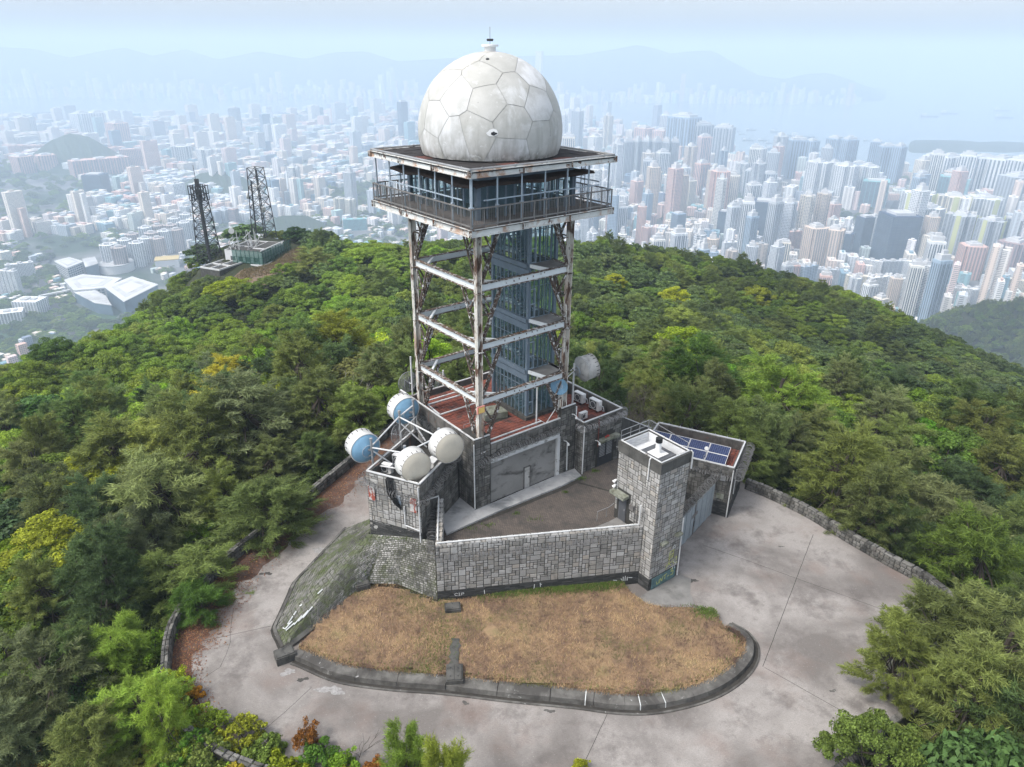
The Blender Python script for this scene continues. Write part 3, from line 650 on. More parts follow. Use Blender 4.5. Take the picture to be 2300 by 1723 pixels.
# ---- dish building
LW, LD = 4.2, 6.7; LR = 7.5; LT = 8.41
lb = thing('dish_building', 'granite block with white edged roof carrying four big round dishes', 'building', FL(2.5,2,3))
b = MB(); b.hexa([FL(.03,.03,2),FL(5.4,.03,2),FL(6.7,LW-.03,2),FL(.03,LW-.03,2)], [FL(.03,.03,LR),FL(5.4,.03,LR),FL(6.7,LW-.03,LR),FL(.03,LW-.03,LR)]); b.build('wall_core', MAT['mortar'], lb)
b = MB(); t = .3
for a in ((.05,t,.05,LW-.05),(t,5.3,.05,t),(t,6.5,LW-t,LW-.05)): b.fbox(FL, *a, LR, LT)
b.build('parapet', MAT['mortar_pale'], lb)
b = MB(); prow([FL(.1,.1,LT+.04), FL(5.3,.1,LT+.04)], .14); prow([FL(.1,.1,LT+.04), FL(.1,LW-.1,LT+.04), FL(6.6,LW-.1,LT+.04)], .12)
b.tube([FL(-.07,.12,8.25), FL(-.08,.12,3.9)], .05, 6); b.tube([FL(-.07,1.25,6.5), FL(-.09,1.25,5.0), FL(-.09,.15,4.85)], .05, 6); b.tube([FL(-.2,.1,7.2), FS(SL,-.1,6.2)], .045, 6)
b.build_each('pipe', MAT['pipe'], lb)
ms = Masonry(lb, 16)
lbase = lambda v: 4.3-.23*v+.35
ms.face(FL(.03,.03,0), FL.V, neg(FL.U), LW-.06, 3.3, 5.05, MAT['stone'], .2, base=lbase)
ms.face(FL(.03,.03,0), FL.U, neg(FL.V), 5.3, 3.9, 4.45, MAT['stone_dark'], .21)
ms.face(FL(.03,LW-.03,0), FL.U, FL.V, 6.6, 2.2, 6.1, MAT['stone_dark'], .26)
ms.commit()
courses(lb, FL(.03,.03,0), FL.V, neg(FL.U), LW-.06, 3.1, 4.6, MAT['slate'], 8)
for v_, z_, lab in ((3.75,6.85,''),(.55,6.75,'')):
    b = MB(); b.fbox(FL, -.09, -.03, v_-.24, v_+.24, z_-.52, z_+.52); b.build('peeling_sign', MAT['peel'], lb)
b = MB()
for i in range(14):
    k = i/13-.5; b.tube([FL(.4,2.2+k*.4,8.5), FL(-.15-.03*(i%3),2.25+k*.5,8.35), FL(-.22-.05*(i%4),2.1+k*.55,7.4), FL(-.2-.04*(i%3),1.75+k*.4,6.7), FL(-.12,1.45,6.35-.06*(i%4))], .022, 5)
b.build('cable_bundle', MAT['black'], lb)
b = MB(); b.fbox(FL, -.12, -.03, 1.5, 1.85, 6.55, 7.2); b.build('cable_box', MAT['light_blue_steel'], lb)
razor('razor_wire_coil', 'razor wire coil around the dish building front above the peeling signs', [FL(-.25,-.2,7.2), FL(-.27,2.3,7.45), FL(-.27,4.3,7.75), FL(.2,4.6,7.8)], .24, .075, 16)
razor('razor_wire_coil', 'razor wire coil on the courtyard side of the dish building', [FL(-.1,-.2,7.1), FL(2.4,-.24,7.5), FL(5.0,-.24,8.0)], .24, .085, 17)
razor('razor_wire_coil', 'razor wire coil along the road side edge of the dish building', [FL(.3,4.45,7.9), FL(3.5,4.42,8.0), FL(6.6,4.42,8.2)], .24, .09, 19)
# frame of pipes that carries the dishes
fr = thing('antenna_rig', 'white pipe frame on the dish building roof holding the dishes', 'pipe frame', FL(2,2,LR))
pA, pB, pC, pD, pE = (-9.47,42.55), (-8.05,45.99), (-7.17,47.0), (-7.06,41.51), (-4.9,42.75)
tops = {pA:10.1, pB:10.44, pC:10.85, pD:10.15, pE:10.8}
for p, z in tops.items():
    b = MB(); b.tube([(*p,LR), (*p,z)], .085, 10); b.lathe((*p,z), (0,0,1), [(0,.11),(.12,.11),(.13,0)], 10); b.build('post', MAT['galv'], fr)
P3 = lambda p, z: Vector((*p, z))
for a, c in ((P3(pA,9.6),P3(pB,10.1)), (P3(pB,10.1),P3(pC,10.5)), (P3(pA,9.5),P3(pD,9.7)), (P3(pB,10.05),P3(pE,10.2)), (P3(pD,9.7),P3(pE,10.3)), (P3(pA,8.15),P3(pD,8.4)), (P3(pA,9.3),P3((-8.0,43.2),7.6)), (P3(pB,9.6),P3((-6.2,46),7.6)), (P3(pC,9.0),P3((-6.3,46.2),8.0))):
    b = MB(); b.tube([a, c], .055, 8); b.build('brace', MAT['pipe'], fr)
b = MB()
for z in (8.4, 9.4): b.tube([FL(4.2,3.9,z-.9) if z < 9 else FL(4.2,3.9,8.5), FL(4.2,3.9,z)], .03, 5)
b.tube([FL(4.2,3.9,9.4), FL(6.4,3.9,9.6), FL(6.4,3.9,8.2)], .03, 5); b.build('guard_rail', MAT['pipe'], fr)
def dish(label, c, axis, r=1.05, depth=.92, post=None, mats=('dish_white','dish_blue','dish_cream'), ring=True):
    c = Vector(c); d = Vector(axis).normalized()
    t = thing('microwave_dish', label, 'dish antenna', c, 'drum shaped microwave dishes')
    b = MB(); b.lathe(c, d, [(0,r*1.0),(-.01,r*1.05),(.06,r*1.06),(.07,r*1.02),(depth*.5,r),(depth*.52,r*1.015),(depth*.55,r),(depth,r*.985),(depth+.01,r*1.02),(depth+.06,r*1.02)], 40); b.build('shroud', MAT[mats[0]], t, True)
    b = MB(); b.lathe(c, d, [(.05,r*1.02),(-.05,r*.95),(-.22,r*.72),(-.34,r*.42),(-.38,r*.36),(-.40,.0)], 40); b.build('dish_back', MAT[mats[1]], t, True)
    b = MB(); b.lathe(c, d, [(depth+.03,r*1.0),(depth+.07,r*.97),(depth+.12,r*.4),(depth+.13,0)], 40); b.build('radome_cover', MAT[mats[2]], t, True)
    b = MB(); u = Vector((0,0,1)); X = d.cross(u).normalized(); Y = d.cross(X)
    for i in range(18):
        a = 2*math.pi*i/18; q = X*math.cos(a)+Y*math.sin(a); b.beam(c+d*(depth-.24)+q*r*1.01, c+d*(depth+.02)+q*r*1.01, .035, .03, up=q)
    b.build('clip', MAT['dark_iron'], t, kind='stuff')
    if ring:
        b = MB(); pts = [c-d*.42+(X*math.cos(2*math.pi*i/20)+Y*math.sin(2*math.pi*i/20))*r*.42 for i in range(21)]; b.tube(pts, .03, 6, cap=False); b.build('mount_ring', MAT['light_blue_steel'], t)
    if post is not None:
        p = Vector((*post, c.z)); b = MB(); b.beam(c-d*.4+Vector((0,0,.1)), p+Vector((0,0,.1)), .1, .14); b.beam(c-d*.4-Vector((0,0,.35)), p-Vector((0,0,.3)), .06, .08); b.build('mount_arm', MAT['galv'], t)
    return t
BL_, FR_ = (-.60,.80,.06), (.55,-.83,.02)
dish('blue backed dish at the road corner, seen from behind', (-9.95,42.85,9.25), BL_, post=pA)
dish('blue backed dish beside the dark garage wall, above the grid dish', (-7.75,47.3,9.85), BL_, post=pC)
dish('cream faced dish nearest the cable bundle, lower of the pair', (-6.72,41.3,9.2), FR_, post=pD)
dish('cream faced dish against the garage pillar, higher of the pair', (-4.62,42.5,9.95), FR_, post=pE)
def grid_dish(label, c, axis, r, post=None):
    c = Vector(c); d = Vector(axis).normalized(); t = thing('grid_dish', label, 'grid antenna', c, 'grid dishes behind the station')
    X = d.cross(Vector((0,0,1))).normalized(); Y = d.cross(X); b = MB()
    for i in range(-11, 12):
        y = i/11.5*r; hw = math.sqrt(max(0, r*r-y*y)); pts = [c+Y*y+X*hw*k-d*(.28*(1-((hw*k)**2+y*y)/r/r)) for k in (-1,-.5,0,.5,1)]; b.tube(pts, .012, 4, cap=False)
    b.build('grid_bars', MAT['galv'], t, kind='stuff')
    b = MB(); b.tube([c+(X*math.cos(2*math.pi*i/24)+Y*math.sin(2*math.pi*i/24))*r for i in range(25)], .025, 5, cap=False); b.build('rim', MAT['galv'], t)
    b = MB()
    for k in (-.5, 0, .5): b.tube([c+X*k*r+Y*r*.85-d*.25, c+X*k*r-Y*r*.85-d*.25], .02, 4)
    b.tube([c-d*.28, c+d*.5], .02, 5); b.build('feed', MAT['galv'], t)
    if post: b = MB(); b.tube([Vector((*post[:2],post[2])), Vector((*post[:2],post[3]))], .07, 8); b.tube([c-d*.25, Vector((*post[:2],c.z))], .04, 6); b.build('post', MAT['pipe'], t)
grid_dish('small grid dish hanging below the blue backed dish by the garage', (-8.45,46.6,8.3), (-.85,.35,-.1), .72, post=(-8.05,45.99,7.6,8.9))
grid_dish('grey grid dish behind the left leg of the radar tower', (-8.35,52.5,9.85), (-.6,.75,0), .85, post=(-7.95,52.1,7.6,12.2))
grid_dish('grid dish seen through the tower beside the roof rail', (-6.1,53.8,9.4), (-.3,.9,0), .75, post=(-5.6,53.6,8.6,10.4))
# air conditioners
def aircon(label, c, az, s=1.0, duct=False):
    c = Vector(c); F = Fr(c.x, c.y, az); t = thing('air_conditioner', label, 'air conditioner', c, 'outdoor air conditioner units on the roofs')
    w, d, h = .92*s, .36*s, .72*s; z = c.z
    b = MB(); b.fbox(F, -w/2, w/2, -d/2, d/2, z+.12, z+.12+h); b.build('casing', MAT['white'], t)
    b = MB(); b.fbox(F, -w/2+.08, w/2-.24, -d/2-.02, -d/2-.003, z+.2, z+.04+h); b.build('fan_grille', MAT['ac_dark'], t)
    b = MB(); b.lathe(F(-.06,-d/2-.03,z+.12+h/2), (-F.V[0],-F.V[1],0), [(0,h*.36),(.02,h*.36),(.02,h*.3),(.0,h*.3)], 20); b.build('fan_ring', MAT['white'], t)
    b = MB()
    for k in (-1, 1): b.fbox(F, k*w*.35-.04, k*w*.35+.04, -d/2-.05, d/2+.05, z, z+.12)
    b.build('foot', MAT['dark_iron'], t)
    if duct: b = MB(); b.tube([F(w/2,0,z+.6), F(w/2+.3,0,z+.62), F(w/2+.35,.1,z+.2), F(w/2+.1,.2,z+.1)], .04, 6); b.build('hose', MAT['pipe'], t)
aircon('white air conditioner behind the blue backed corner dish', (-7.85,43.6,7.5), 23+90, 1.0)
aircon('lower white air conditioner by the dish building front edge', (-8.55,42.5,7.5), 23+90, .95)
aircon('white air conditioner half hidden behind the grey drum dish post', (5.6,53.6,7.6), 140, 1.1, True)
aircon('big white air conditioner in the middle of the annex roof', (6.75,52.25,7.6), 140, 1.15, True)
aircon('small boxy air conditioner at the annex roof corner', (5.6,50.5,7.6), 52, .8)
for nm, lab, q in (('equipment_box', 'flat white box on the roof under the cream faced dishes', (-7.0,41.75)), ('equipment_box', 'white box behind the higher cream faced dish', (-5.5,43.5))):
    t_ = thing(nm, lab, 'box', (*q,7.5)); F = Fr(*q, 23); b = MB(); b.fbox(F,-.4,.4,-.3,.3,7.55,8.0); b.build('casing', MAT['white'], t_); b = MB(); b.fbox(F,-.43,.43,-.33,.33,8.0,8.04); b.build('lid', MAT['pipe'], t_)
t_ = thing('roof_hatch', 'dark red metal hatch on the annex roof', 'hatch', FG(11.6,.8,7.58)); b = MB(); b.fbox(FG,11.1,12.1,.2,1.0,7.6,7.72); b.build('lid', MAT['red_bitumen'], t_); b = MB(); b.fbox(FG,11.15,12.05,.25,.95,7.56,7.6); b.build('kerb', MAT['concrete_dark'], t_)

# ---- radar tower: legs, ring beams, knee braces, deck, lookout room, roof, radome
A = 7.727; ZT = 24.65; RZ = 27.91; BH = 5.82; CC = A/2
rt = thing('radar_tower', 'rusting white steel tower with glazed lookout deck and patched white dome', 'tower', FM(CC,CC,GR))
WS = [MAT['white_steel'], MAT['rusty_steel']]
for uu, vv in ((0,0),(A,0),(A,A),(0,A)):
    b = MB(); p0, p1 = FM(uu,vv,GR), FM(uu,vv,24.2)
    b.ibeam(p0, p1, .40, .42, .05, 0, 0)
    b.fbox(FM, uu-.26, uu-.21, vv-.16, vv+.16, GR, 24.2, 0); b.fbox(FM, uu-.35, uu+.35, vv-.35, vv+.35, GR, GR+.06, 1)
    for z in (20.35,16.35,12.35): b.fbox(FM, uu-.28, uu+.28, vv-.28, vv+.28, z-.32, z-.28, 1)
    b.build('leg', [MAT['leg_steel'], MAT['brace_steel']], rt)
RINGS = (20.62,16.62,12.63)
C4 = [(0,0),(A,0),(A,A),(0,A)]
for z in RINGS:
    for i in range(4):
        (a, c), (d, e) = C4[i], C4[(i+1)%4]; sx, sy = (d-a)/A, (e-c)/A
        b = MB(); b.ibeam(FM(a+.22*sx,c+.22*sy,z-.25), FM(d-.22*sx,e-.22*sy,z-.25), .30, .50, .035, 0, 1)
        if i == 0:
            for k in range(7): q = 2.2+.55*k+rnd.uniform(-.2,.2); zz = z-.25+rnd.uniform(-.1,.1); b.fbox(FM, q, q+.06, -.05, -.018, zz-.05, zz+.05, 1)
        b.build('ring_beam', WS, rt)
    for (cu, cv) in C4:
        su, sv = (1 if cu == 0 else -1), (1 if cv == 0 else -1)
        b = MB(); b.beam(FM(cu+su*1.55,cv+sv*.1,z-.12), FM(cu+su*.1,cv+sv*1.55,z-.12), .16, .16, mi=0); b.build('corner_brace', WS, rt)
levels = [GR]+[12.63,16.62,20.62][0:3]+[24.2]
for (cu, cv) in C4:
    su, sv = (1 if cu == 0 else -1), (1 if cv == 0 else -1)
    for z0, z1 in zip(levels, levels[1:]):
        zb = z1-.5 if z1 < 24 else z1
        for ax in (0, 1):
            g = (lambda q, z: FM(cu+su*q, cv, z)) if ax == 0 else (lambda q, z: FM(cu, cv+sv*q, z))
            off = Vector((*FM.V,0))*.1 if ax == 0 else Vector((*FM.U,0))*.1
            b = MB(); p, q = g(.2, z0+.05), g(1.75, zb)
            for k in (-1, 1): b.beam(p+off*k, q+off*k, .07, .12, mi=1 if k > 0 else 0)
            for k in range(9):
                tt = (k+.5)/9; m0 = p.lerp(q, tt); b.beam(m0-off, m0+off, .1, .03, mi=1)
            b.build('knee_brace', [MAT['brace_steel'], MAT['rusty_steel']], rt)
            b = MB(); mid = p.lerp(q, .55); b.beam(g(.2, zb), mid, .1, .1, mi=0); b.beam(g(.2, mid.z-.05), mid-Vector((0,0,.05)), .09, .07, mi=0); b.build('strut', [MAT['brace_steel'], MAT['rusty_steel']], rt)
# deck
lo, hi = CC-BH, CC+BH
E4 = [(lo,lo),(hi,lo),(hi,hi),(lo,hi)]
def side_pts(i, off): 
    (a, c), (d, e) = E4[i], E4[(i+1)%4]; sx, sy = (d-a)/(2*BH), (e-c)/(2*BH); nx, ny = -sy, sx
    return lambda s: (a+sx*s+nx*off, c+sy*s+ny*off)                  # off > 0 inwards
for i in range(4):
    for nm, zz, h in (('deck_beam', ZT-.24, .46), ('roof_beam', RZ-.22, .40)):
        P = side_pts(i, .15); b = MB(); b.ibeam(FM(*P(.02 if i%2 else 0),zz), FM(*P(2*BH-(.02 if i%2 else 0)),zz), .28, h, .04, 0, 0)
        for s_ in (.05, BH*.67, BH*1.33, 2*BH-.05):
            q = P(s_); Q = side_pts(i,-.0)(s_)
            b.beam(FM(*Q,zz-h/2+.03), FM(*Q,zz+h/2-.03), .1, .1, mi=1)
        b.build(nm, [MAT['fascia'], MAT['rusty_steel']], rt)
b = MB(); b.fbox(FM, lo+.05, hi-.05, lo+.05, hi-.05, ZT-.12, ZT-.0); b.build('deck_floor', MAT['deck'], rt)
b = MB()
for k in range(7):
    q = lo+.9+k*(2*BH-1.8)/6; b.beam(FM(q,lo+.3,ZT-.28), FM(q,hi-.3,ZT-.28), .16, .3)
b.build('joist', MAT['rusty_steel'], rt, kind='stuff')
for i in range(4):
    P = side_pts(i, .12); b = MB(); zr, zl = ZT+1.12, ZT+.16
    b.beam(FM(*P(.12),zr), FM(*P(2*BH-.12),zr), .09, .07); b.beam(FM(*P(.12),zl), FM(*P(2*BH-.12),zl), .06, .09)
    for k in range(13):
        s_ = .14+k*(2*BH-.28)/12; b.beam(FM(*P(s_),ZT), FM(*P(s_),zr), .07, .07)
    rl = b.build('railing', MAT['grey_steel'], rt)
    b = MB(); n = 88
    for k in range(n):
        s_ = .2+k*(2*BH-.4)/n; b.beam(FM(*P(s_),zl), FM(*P(s_),zr), .022, .022)
    b.build('balusters', MAT['grey_steel'], rl, kind='stuff')
    P2 = side_pts(i, .3)
    b = MB(); b.beam(FM(*P2(1.2),ZT+1.5), FM(*P2(2*BH-1.2),ZT+1.5), .05, .07); b.build('upper_rail', MAT['light_blue_steel'], rt)
    for k in range(7):
        s_ = .35+k*(2*BH-.7)/6; b = MB(); b.tube([FM(*P2(s_),ZT), FM(*P2(s_),RZ-.4)], .05, 8); b.fbox(FM, P2(s_)[0]-.09, P2(s_)[0]+.09, P2(s_)[1]-.09, P2(s_)[1]+.09, ZT+1.02, ZT+1.2); b.build('post', MAT['light_blue_steel'], rt)
    P3_ = side_pts(i, 1.05)
    vs = []; n = 26
    for k in range(n+1):
        s_ = 1.05+k*(2*BH-2.1)/n; w_ = .05*math.sin(k*.35+i)+.03*math.sin(k*.8+i*2)
        inn, mid_, out = side_pts(i, 1.97)(s_ if 1.9 < s_ < 2*BH-1.9 else s_), P3_(s_), side_pts(i, .85)(s_)
        vs += [FM(*inn, RZ-1.0+.02*math.sin(k)), FM(*mid_, RZ-1.08+w_), FM(*out, RZ-1.18+1.3*w_)]
    b = MB(); b.add(vs+[v+Vector((0,0,.05)) for v in vs], [(k*3+j,k*3+3+j,k*3+4+j,k*3+1+j) for k in range(n) for j in range(2)]+[((n+1)*3+k*3+j,(n+1)*3+k*3+1+j,(n+1)*3+k*3+4+j,(n+1)*3+k*3+3+j) for k in range(n) for j in range(2)]); b.build('sagging_canopy', MAT['canopy'], rt)
# lookout room
b = MB(); wz0, wz1 = ZT, RZ-.45; lo2, hi2 = -.0, A
b.fbox(FM, lo2, hi2, lo2, hi2, RZ-1.0, RZ-.42); b.build('room_header', MAT['blue_steel'], rt)
b = MB(); b.fbox(FM, 2.6, 5.0, 2.6, 5.0, ZT, RZ-1.0); b.fbox(FM, 5.3, 7.2, 5.2, 7.4, ZT, RZ-1.0); b.build('core_wall', MAT['blue_steel'], rt)  # boxes added inside so the room looks dark behind its panes
for i in range(4):
    (a, c), (d, e) = C4[i], C4[(i+1)%4]; sx, sy = (d-a)/A, (e-c)/A; n = 11
    b = MB()
    for k in range(n+1):
        s_ = k*A/n; w_ = .28 if k in (0, n) else .07+.06*(k % 3 == 0); b.beam(FM(a+sx*s_,c+sy*s_,ZT), FM(a+sx*s_,c+sy*s_,RZ-1.0), w_, .12 if k else .28, up=(sx*FM.U[0]+sy*FM.V[0], sx*FM.U[1]+sy*FM.V[1], 0))
    b.build('mullions', MAT['blue_steel'], rt, kind='stuff')
    for k in range(n):
        s0, s1 = (k+.06)*A/n, (k+.94)*A/n; b = MB(); b.poly([FM(a+sx*s0,c+sy*s0,ZT+.1), FM(a+sx*s1,c+sy*s1,ZT+.1), FM(a+sx*s1,c+sy*s1,RZ-1.02), FM(a+sx*s0,c+sy*s0,RZ-1.02)]); b.build('window_pane', MAT['glass'], rt)
b = MB()
for k in (0, .35): b.tube([FM(A+.9+k,.2,ZT), FM(A+.9+k,.2,RZ-.5)], .025, 5)
for k in range(11): b.tube([FM(A+.9,.2,ZT+.25+k*.26), FM(A+1.25,.2,ZT+.25+k*.26)], .015, 4)
b.build('ladder', MAT['dark_iron'], rt)
# roof with torn sheets
b = MB(); b.fbox(FM, lo+.05, hi-.05, lo+.05, hi-.05, RZ-.14, RZ-.05); b.build('roof_slab', MAT['bitumen'], rt)
r_ = random.Random(5)
nn_ = 8; s_ = (2*BH-.4)/nn_
for i in range(nn_):
    for j in range(nn_):
        u0, v0 = lo+.2+i*s_, lo+.2+j*s_
        if max(abs(u0+s_/2-CC), abs(v0+s_/2-CC)) < 2.6: continue
        z = RZ-.045+r_.uniform(0,.03); e = lambda: r_.uniform(-.06,.12)
        b = MB(); q = [FM(u0+e(),v0+e(),z), FM(u0+s_-e()*.5,v0+e(),z+r_.uniform(0,.03)), FM(u0+s_-e()*.5,v0+s_-e(),z), FM(u0+e(),v0+s_-e(),z+r_.uniform(0,.04))]
        b.hexa([p-Vector((0,0,.02)) for p in q], q); b.build('roofing_sheet', MAT['red_bitumen'] if r_.random() < .06 else MAT['bitumen'], rt)
b = MB()
for i in range(4):
    P = side_pts(i, .16); b.tube([FM(*P(.1),RZ+.06), FM(*P(2*BH-.1),RZ+.06)], .06, 8)
    for k in range(5): q = P(1+k*2.4); b.fbox(FM, q[0]-.05, q[0]+.05, q[1]-.05, q[1]+.05, RZ-.04, RZ+.13)
b.build('edge_pipe', MAT['galv'], rt)
# radome
def radome_mat():
    t = NT('radome_panel'); p = t.pos(); r = t.rand()
    n = t.noise(p, .8, 5, .6); base = t.ramp(r, [(0,(.43,.43,.405)),(.35,(.49,.485,.46)),(.55,(.47,.455,.42)),(.75,(.55,.555,.55)),(1,(.63,.64,.645))])
    col = t.mix(t.remap(n, .42, .62, 0, .6), base, (.36,.36,.335)); col = t.mix(t.remap(t.noise(p, .45, 5, .65, .5), .55, .66, 0, .7), col, (.63,.64,.64))
    z = t.n('ShaderNodeSeparateXYZ'); t.t.links.new(t.pos(), z.inputs[0])
    st = t.noise(t.pos(False, (1,1,.10)), 2.2, 5, .65); low = t.remap(z.outputs[2], 31.5, 28.0)
    col = t.mix(t.math('MULTIPLY', t.remap(st, .46, .66), t.math('MULTIPLY', low, .75)), col, (.25,.25,.22))
    low2 = t.remap(z.outputs[2], 28.5, 27.9); col = t.mix(t.math('MULTIPLY', low2, t.remap(t.noise(p, 3, 5), .35, .65)), col, (.12,.12,.11))
    w_ = t.noise(p, 1.3, 6, .7, .6); col = t.mix(t.remap(w_, .61, .68, 0, .8), col, (.64,.65,.65))
    k = t.noise(p, 3.0, 5, .7); col = t.mix(t.remap(k, .69, .72, 0, .8), col, (.13,.13,.12))
    return t.finish(col, .6, t.noise(p, 25, 3), .06)
MAT['radome'] = radome_mat()
RC, RR = FM(CC,CC,29.3), 4.65
def radome():
    from mathutils import Vector as V
    b = MB(); prof = [(-(1.35)+i*(RR+1.35-.02)/24, 0) for i in range(25)]
    b.lathe(RC, (0,0,1), [(a, math.sqrt(max(0, (RR-.035)**2-a*a))) for a, _ in prof], 48)
    MAT['seam'] = plain('seam_filler', (.36,.36,.345), .9, var=.35, scale=1.5)
    dome = b.build('radome', MAT['seam'], rt, True)
    px = [(1000,555),(960,360),(760,510),(1190,470),(900,790),(1180,720),(1360,570),(760,830),(610,680),(680,440),(1080,270),(840,255),(1310,370),(1165,930),(1385,830),(1490,790),(1480,540),(580,890),(520,660)]
    f = 1621.8; c_, s_ = math.cos(PITCH), math.sin(PITCH); cs = []
    for x, y in px:                                                  # seams as surveyed on the dome
        X, Y = 780+x/3.16-1150, 50+y/3.16-861.5; X, Y = X*math.cos(ROLL)+Y*math.sin(ROLL), -X*math.sin(ROLL)+Y*math.cos(ROLL)
        d = V((X/f, c_-Y/f*s_, -s_-Y/f*c_)).normalized(); o = V((0,0,CAMH))-RC; B = o.dot(d); D = B*B-(o.dot(o)-RR*RR)
        if D > 0: cs.append((o+d*(-B-math.sqrt(D))).normalized())
    for c in list(cs):
        q = V((-c.x, -c.y, c.z)); 
        if min((q-k).length for k in cs) > .42: cs.append(q)
    r = random.Random(2)
    for _ in range(4000):
        q = V((r.gauss(0,1), r.gauss(0,1), r.gauss(0,1))).normalized()
        if min((q-k).length for k in cs) > .50: cs.append(q)
    bm = bmesh.new()
    for c in cs: bm.verts.new(c)
    bm.verts.index_update(); bmesh.ops.convex_hull(bm, input=bm.verts[:]); bm.verts.ensure_lookup_table(); bm.faces.ensure_lookup_table()
    cells = []
    for v in bm.verts:
        if not v.link_faces: continue
        pts = []
        for fc in v.link_faces:
            n = fc.normal.copy(); n = n if n.dot(v.co) > 0 else -n; pts.append(n)
        z = v.co.normalized(); x = z.orthogonal().normalized(); y = z.cross(x)
        pts.sort(key=lambda p: math.atan2((p-z).dot(y), (p-z).dot(x))); cells.append((z, pts))
    bm.free()
    for z, pts in cells:
        if z.z < -.45: continue
        bm = bmesh.new(); cen = sum(pts, V())/len(pts)
        vs = [bm.verts.new(p+(cen-p).normalized()*.004) for p in pts]; fc = bm.faces.new(vs)
        bmesh.ops.poke(bm, faces=[fc]); bmesh.ops.subdivide_edges(bm, edges=bm.edges[:], cuts=3, use_grid_fill=True)
        for v in bm.verts: v.co = v.co.normalized()*RR
        zc = -1.35
        bmesh.ops.bisect_plane(bm, geom=bm.verts[:]+bm.edges[:]+bm.faces[:], plane_co=(0,0,zc), plane_no=(0,0,1), clear_inner=True)
        if bm.faces:
            me = bpy.data.meshes.new('panel'); bm.to_mesh(me); me.materials.append(MAT['radome'])
            me.polygons.foreach_set('use_smooth', [True]*len(me.polygons))
            o = link('panel', me, dome); o.location = RC-parent_loc(rt)
        bm.free()
    return dome
dome = radome()
b = MB(); b.lathe(RC+Vector((0,0,RR-.08)), (0,0,1), [(0,.36),(.32,.36),(.33,.52),(.45,.52),(.46,.3),(.47,0)], 24); b.build('top_cap', MAT['white'], rt)
b = MB(); b.tube([RC+Vector((0,0,RR+.35)), RC+Vector((0,0,RR+1.35))], .02, 6); b.build('lightning_rod', MAT['galv'], rt)
b = MB()
for q in ((.12,0),(-.12,.05),(0,-.1)): b.lathe(RC+Vector((q[0],q[1],RR+.55)), (0,0,1), [(0,.05),(.06,.09),(.12,.09),(.15,.0)], 8)
b.build('warning_lamp', MAT['dark_iron'], rt)
hd = Vector((.07,-.985,.055)).normalized(); hx = hd.cross(Vector((0,0,1))).normalized(); hy_ = hx.cross(hd); r_ = random.Random(3)
b = MB(); pts = [RC+hd*(RR+.012)+hx*math.cos(k*.571)*r_.uniform(.12,.24)+hy_*math.sin(k*.571)*r_.uniform(.07,.13) for k in range(11)]; b.add([RC+hd*(RR+.012)]+pts, [(0,1+k,1+(k+1)%11) for k in range(11)]); b.build('torn_hole', MAT['dark_iron'], rt)
b = MB(); pts = [RC+hd*(RR+.004)+hx*(.06+math.cos(k*.571)*r_.uniform(.26,.42))+hy_*(.03+math.sin(k*.571)*r_.uniform(.16,.26)) for k in range(11)]; b.add([RC+hd*(RR+.008)]+pts, [(0,1+k,1+(k+1)%11) for k in range(11)]); b.build('torn_rim', MAT['white'], rt)
b = MB(); b.lathe(RC+Vector((-.02,-.42,.9)).normalized()*RR, (-.02,-.42,.9), [(-.02,.11),(.03,.1),(.04,0)], 12); b.build('vent', MAT['dark_iron'], rt)
# sign box on the near leg
sg = thing('sign_box', 'small yellow lamp box with red rim hung on the nearest tower leg', 'sign', FM(-.1,-.25,11.9))
b = MB(); b.fbox(FM, -.5, .1, -.42, -.3, 11.75, 12.25); b.build('rim', MAT['pink'], sg)
b = MB(); b.fbox(FM, -.44, .04, -.44, -.425, 11.8, 12.2); b.build('panel', MAT['yellow'], sg)

# ---- stair tower of glass
stw = thing('stair_tower', 'blue framed glass stair shaft standing inside the steel legs', 'stair tower', FG(7.5,4.2,8.9))
SU0, SU1, SV0, SV1 = 6.35, 8.78, 2.2, 6.36; SZ0, SZ1 = 8.88, 24.2
for uu, vv in ((SU0,SV0),(SU1,SV0),(SU1,SV1),(SU0,SV1)):
    b = MB(); b.fbox(FG, uu-.11, uu+.11, vv-.11, vv+.11, SZ0, SZ1); b.build('corner_post', MAT['blue_steel'], stw)
lv = [SZ0, 12.63, 16.62, 20.62, SZ1+.1]
faces = [('u', SU0, SV0, SV1, 9), ('v', SV0, SU0, SU1, 5), ('u', SU1, SV0, SV1, 9), ('v', SV1, SU0, SU1, 5)]
for kind, fx, a, c, n in faces:
    g = (lambda s, z: FG(fx, s, z)) if kind == 'u' else (lambda s, z: FG(s, fx, z))
    b = MB(); up = (*FG.V,0) if kind == 'u' else (*FG.U,0)
    for k in range(1, n): s_ = a+k*(c-a)/n; b.beam(g(s_,SZ0), g(s_,SZ1), .055, .08, up=up)
    for zz in lv[:-1]: b.beam(g(a,zz+2.3), g(c,zz+2.3), .05, .05)
    b.build('mullions', MAT['blue_steel'], stw, kind='stuff')
    for z0, z1 in zip(lv, lv[1:]):
        for k in range(n):
            s0, s1 = a+(k+.08)*(c-a)/n, a+(k+.92)*(c-a)/n; b = MB(); b.poly([g(s0,z0+.03), g(s1,z0+.03), g(s1,z1-.95), g(s0,z1-.95)]); b.build('window_pane', MAT['glass_teal' if fx == SU1 or fx == SV1 else 'glass'], stw)
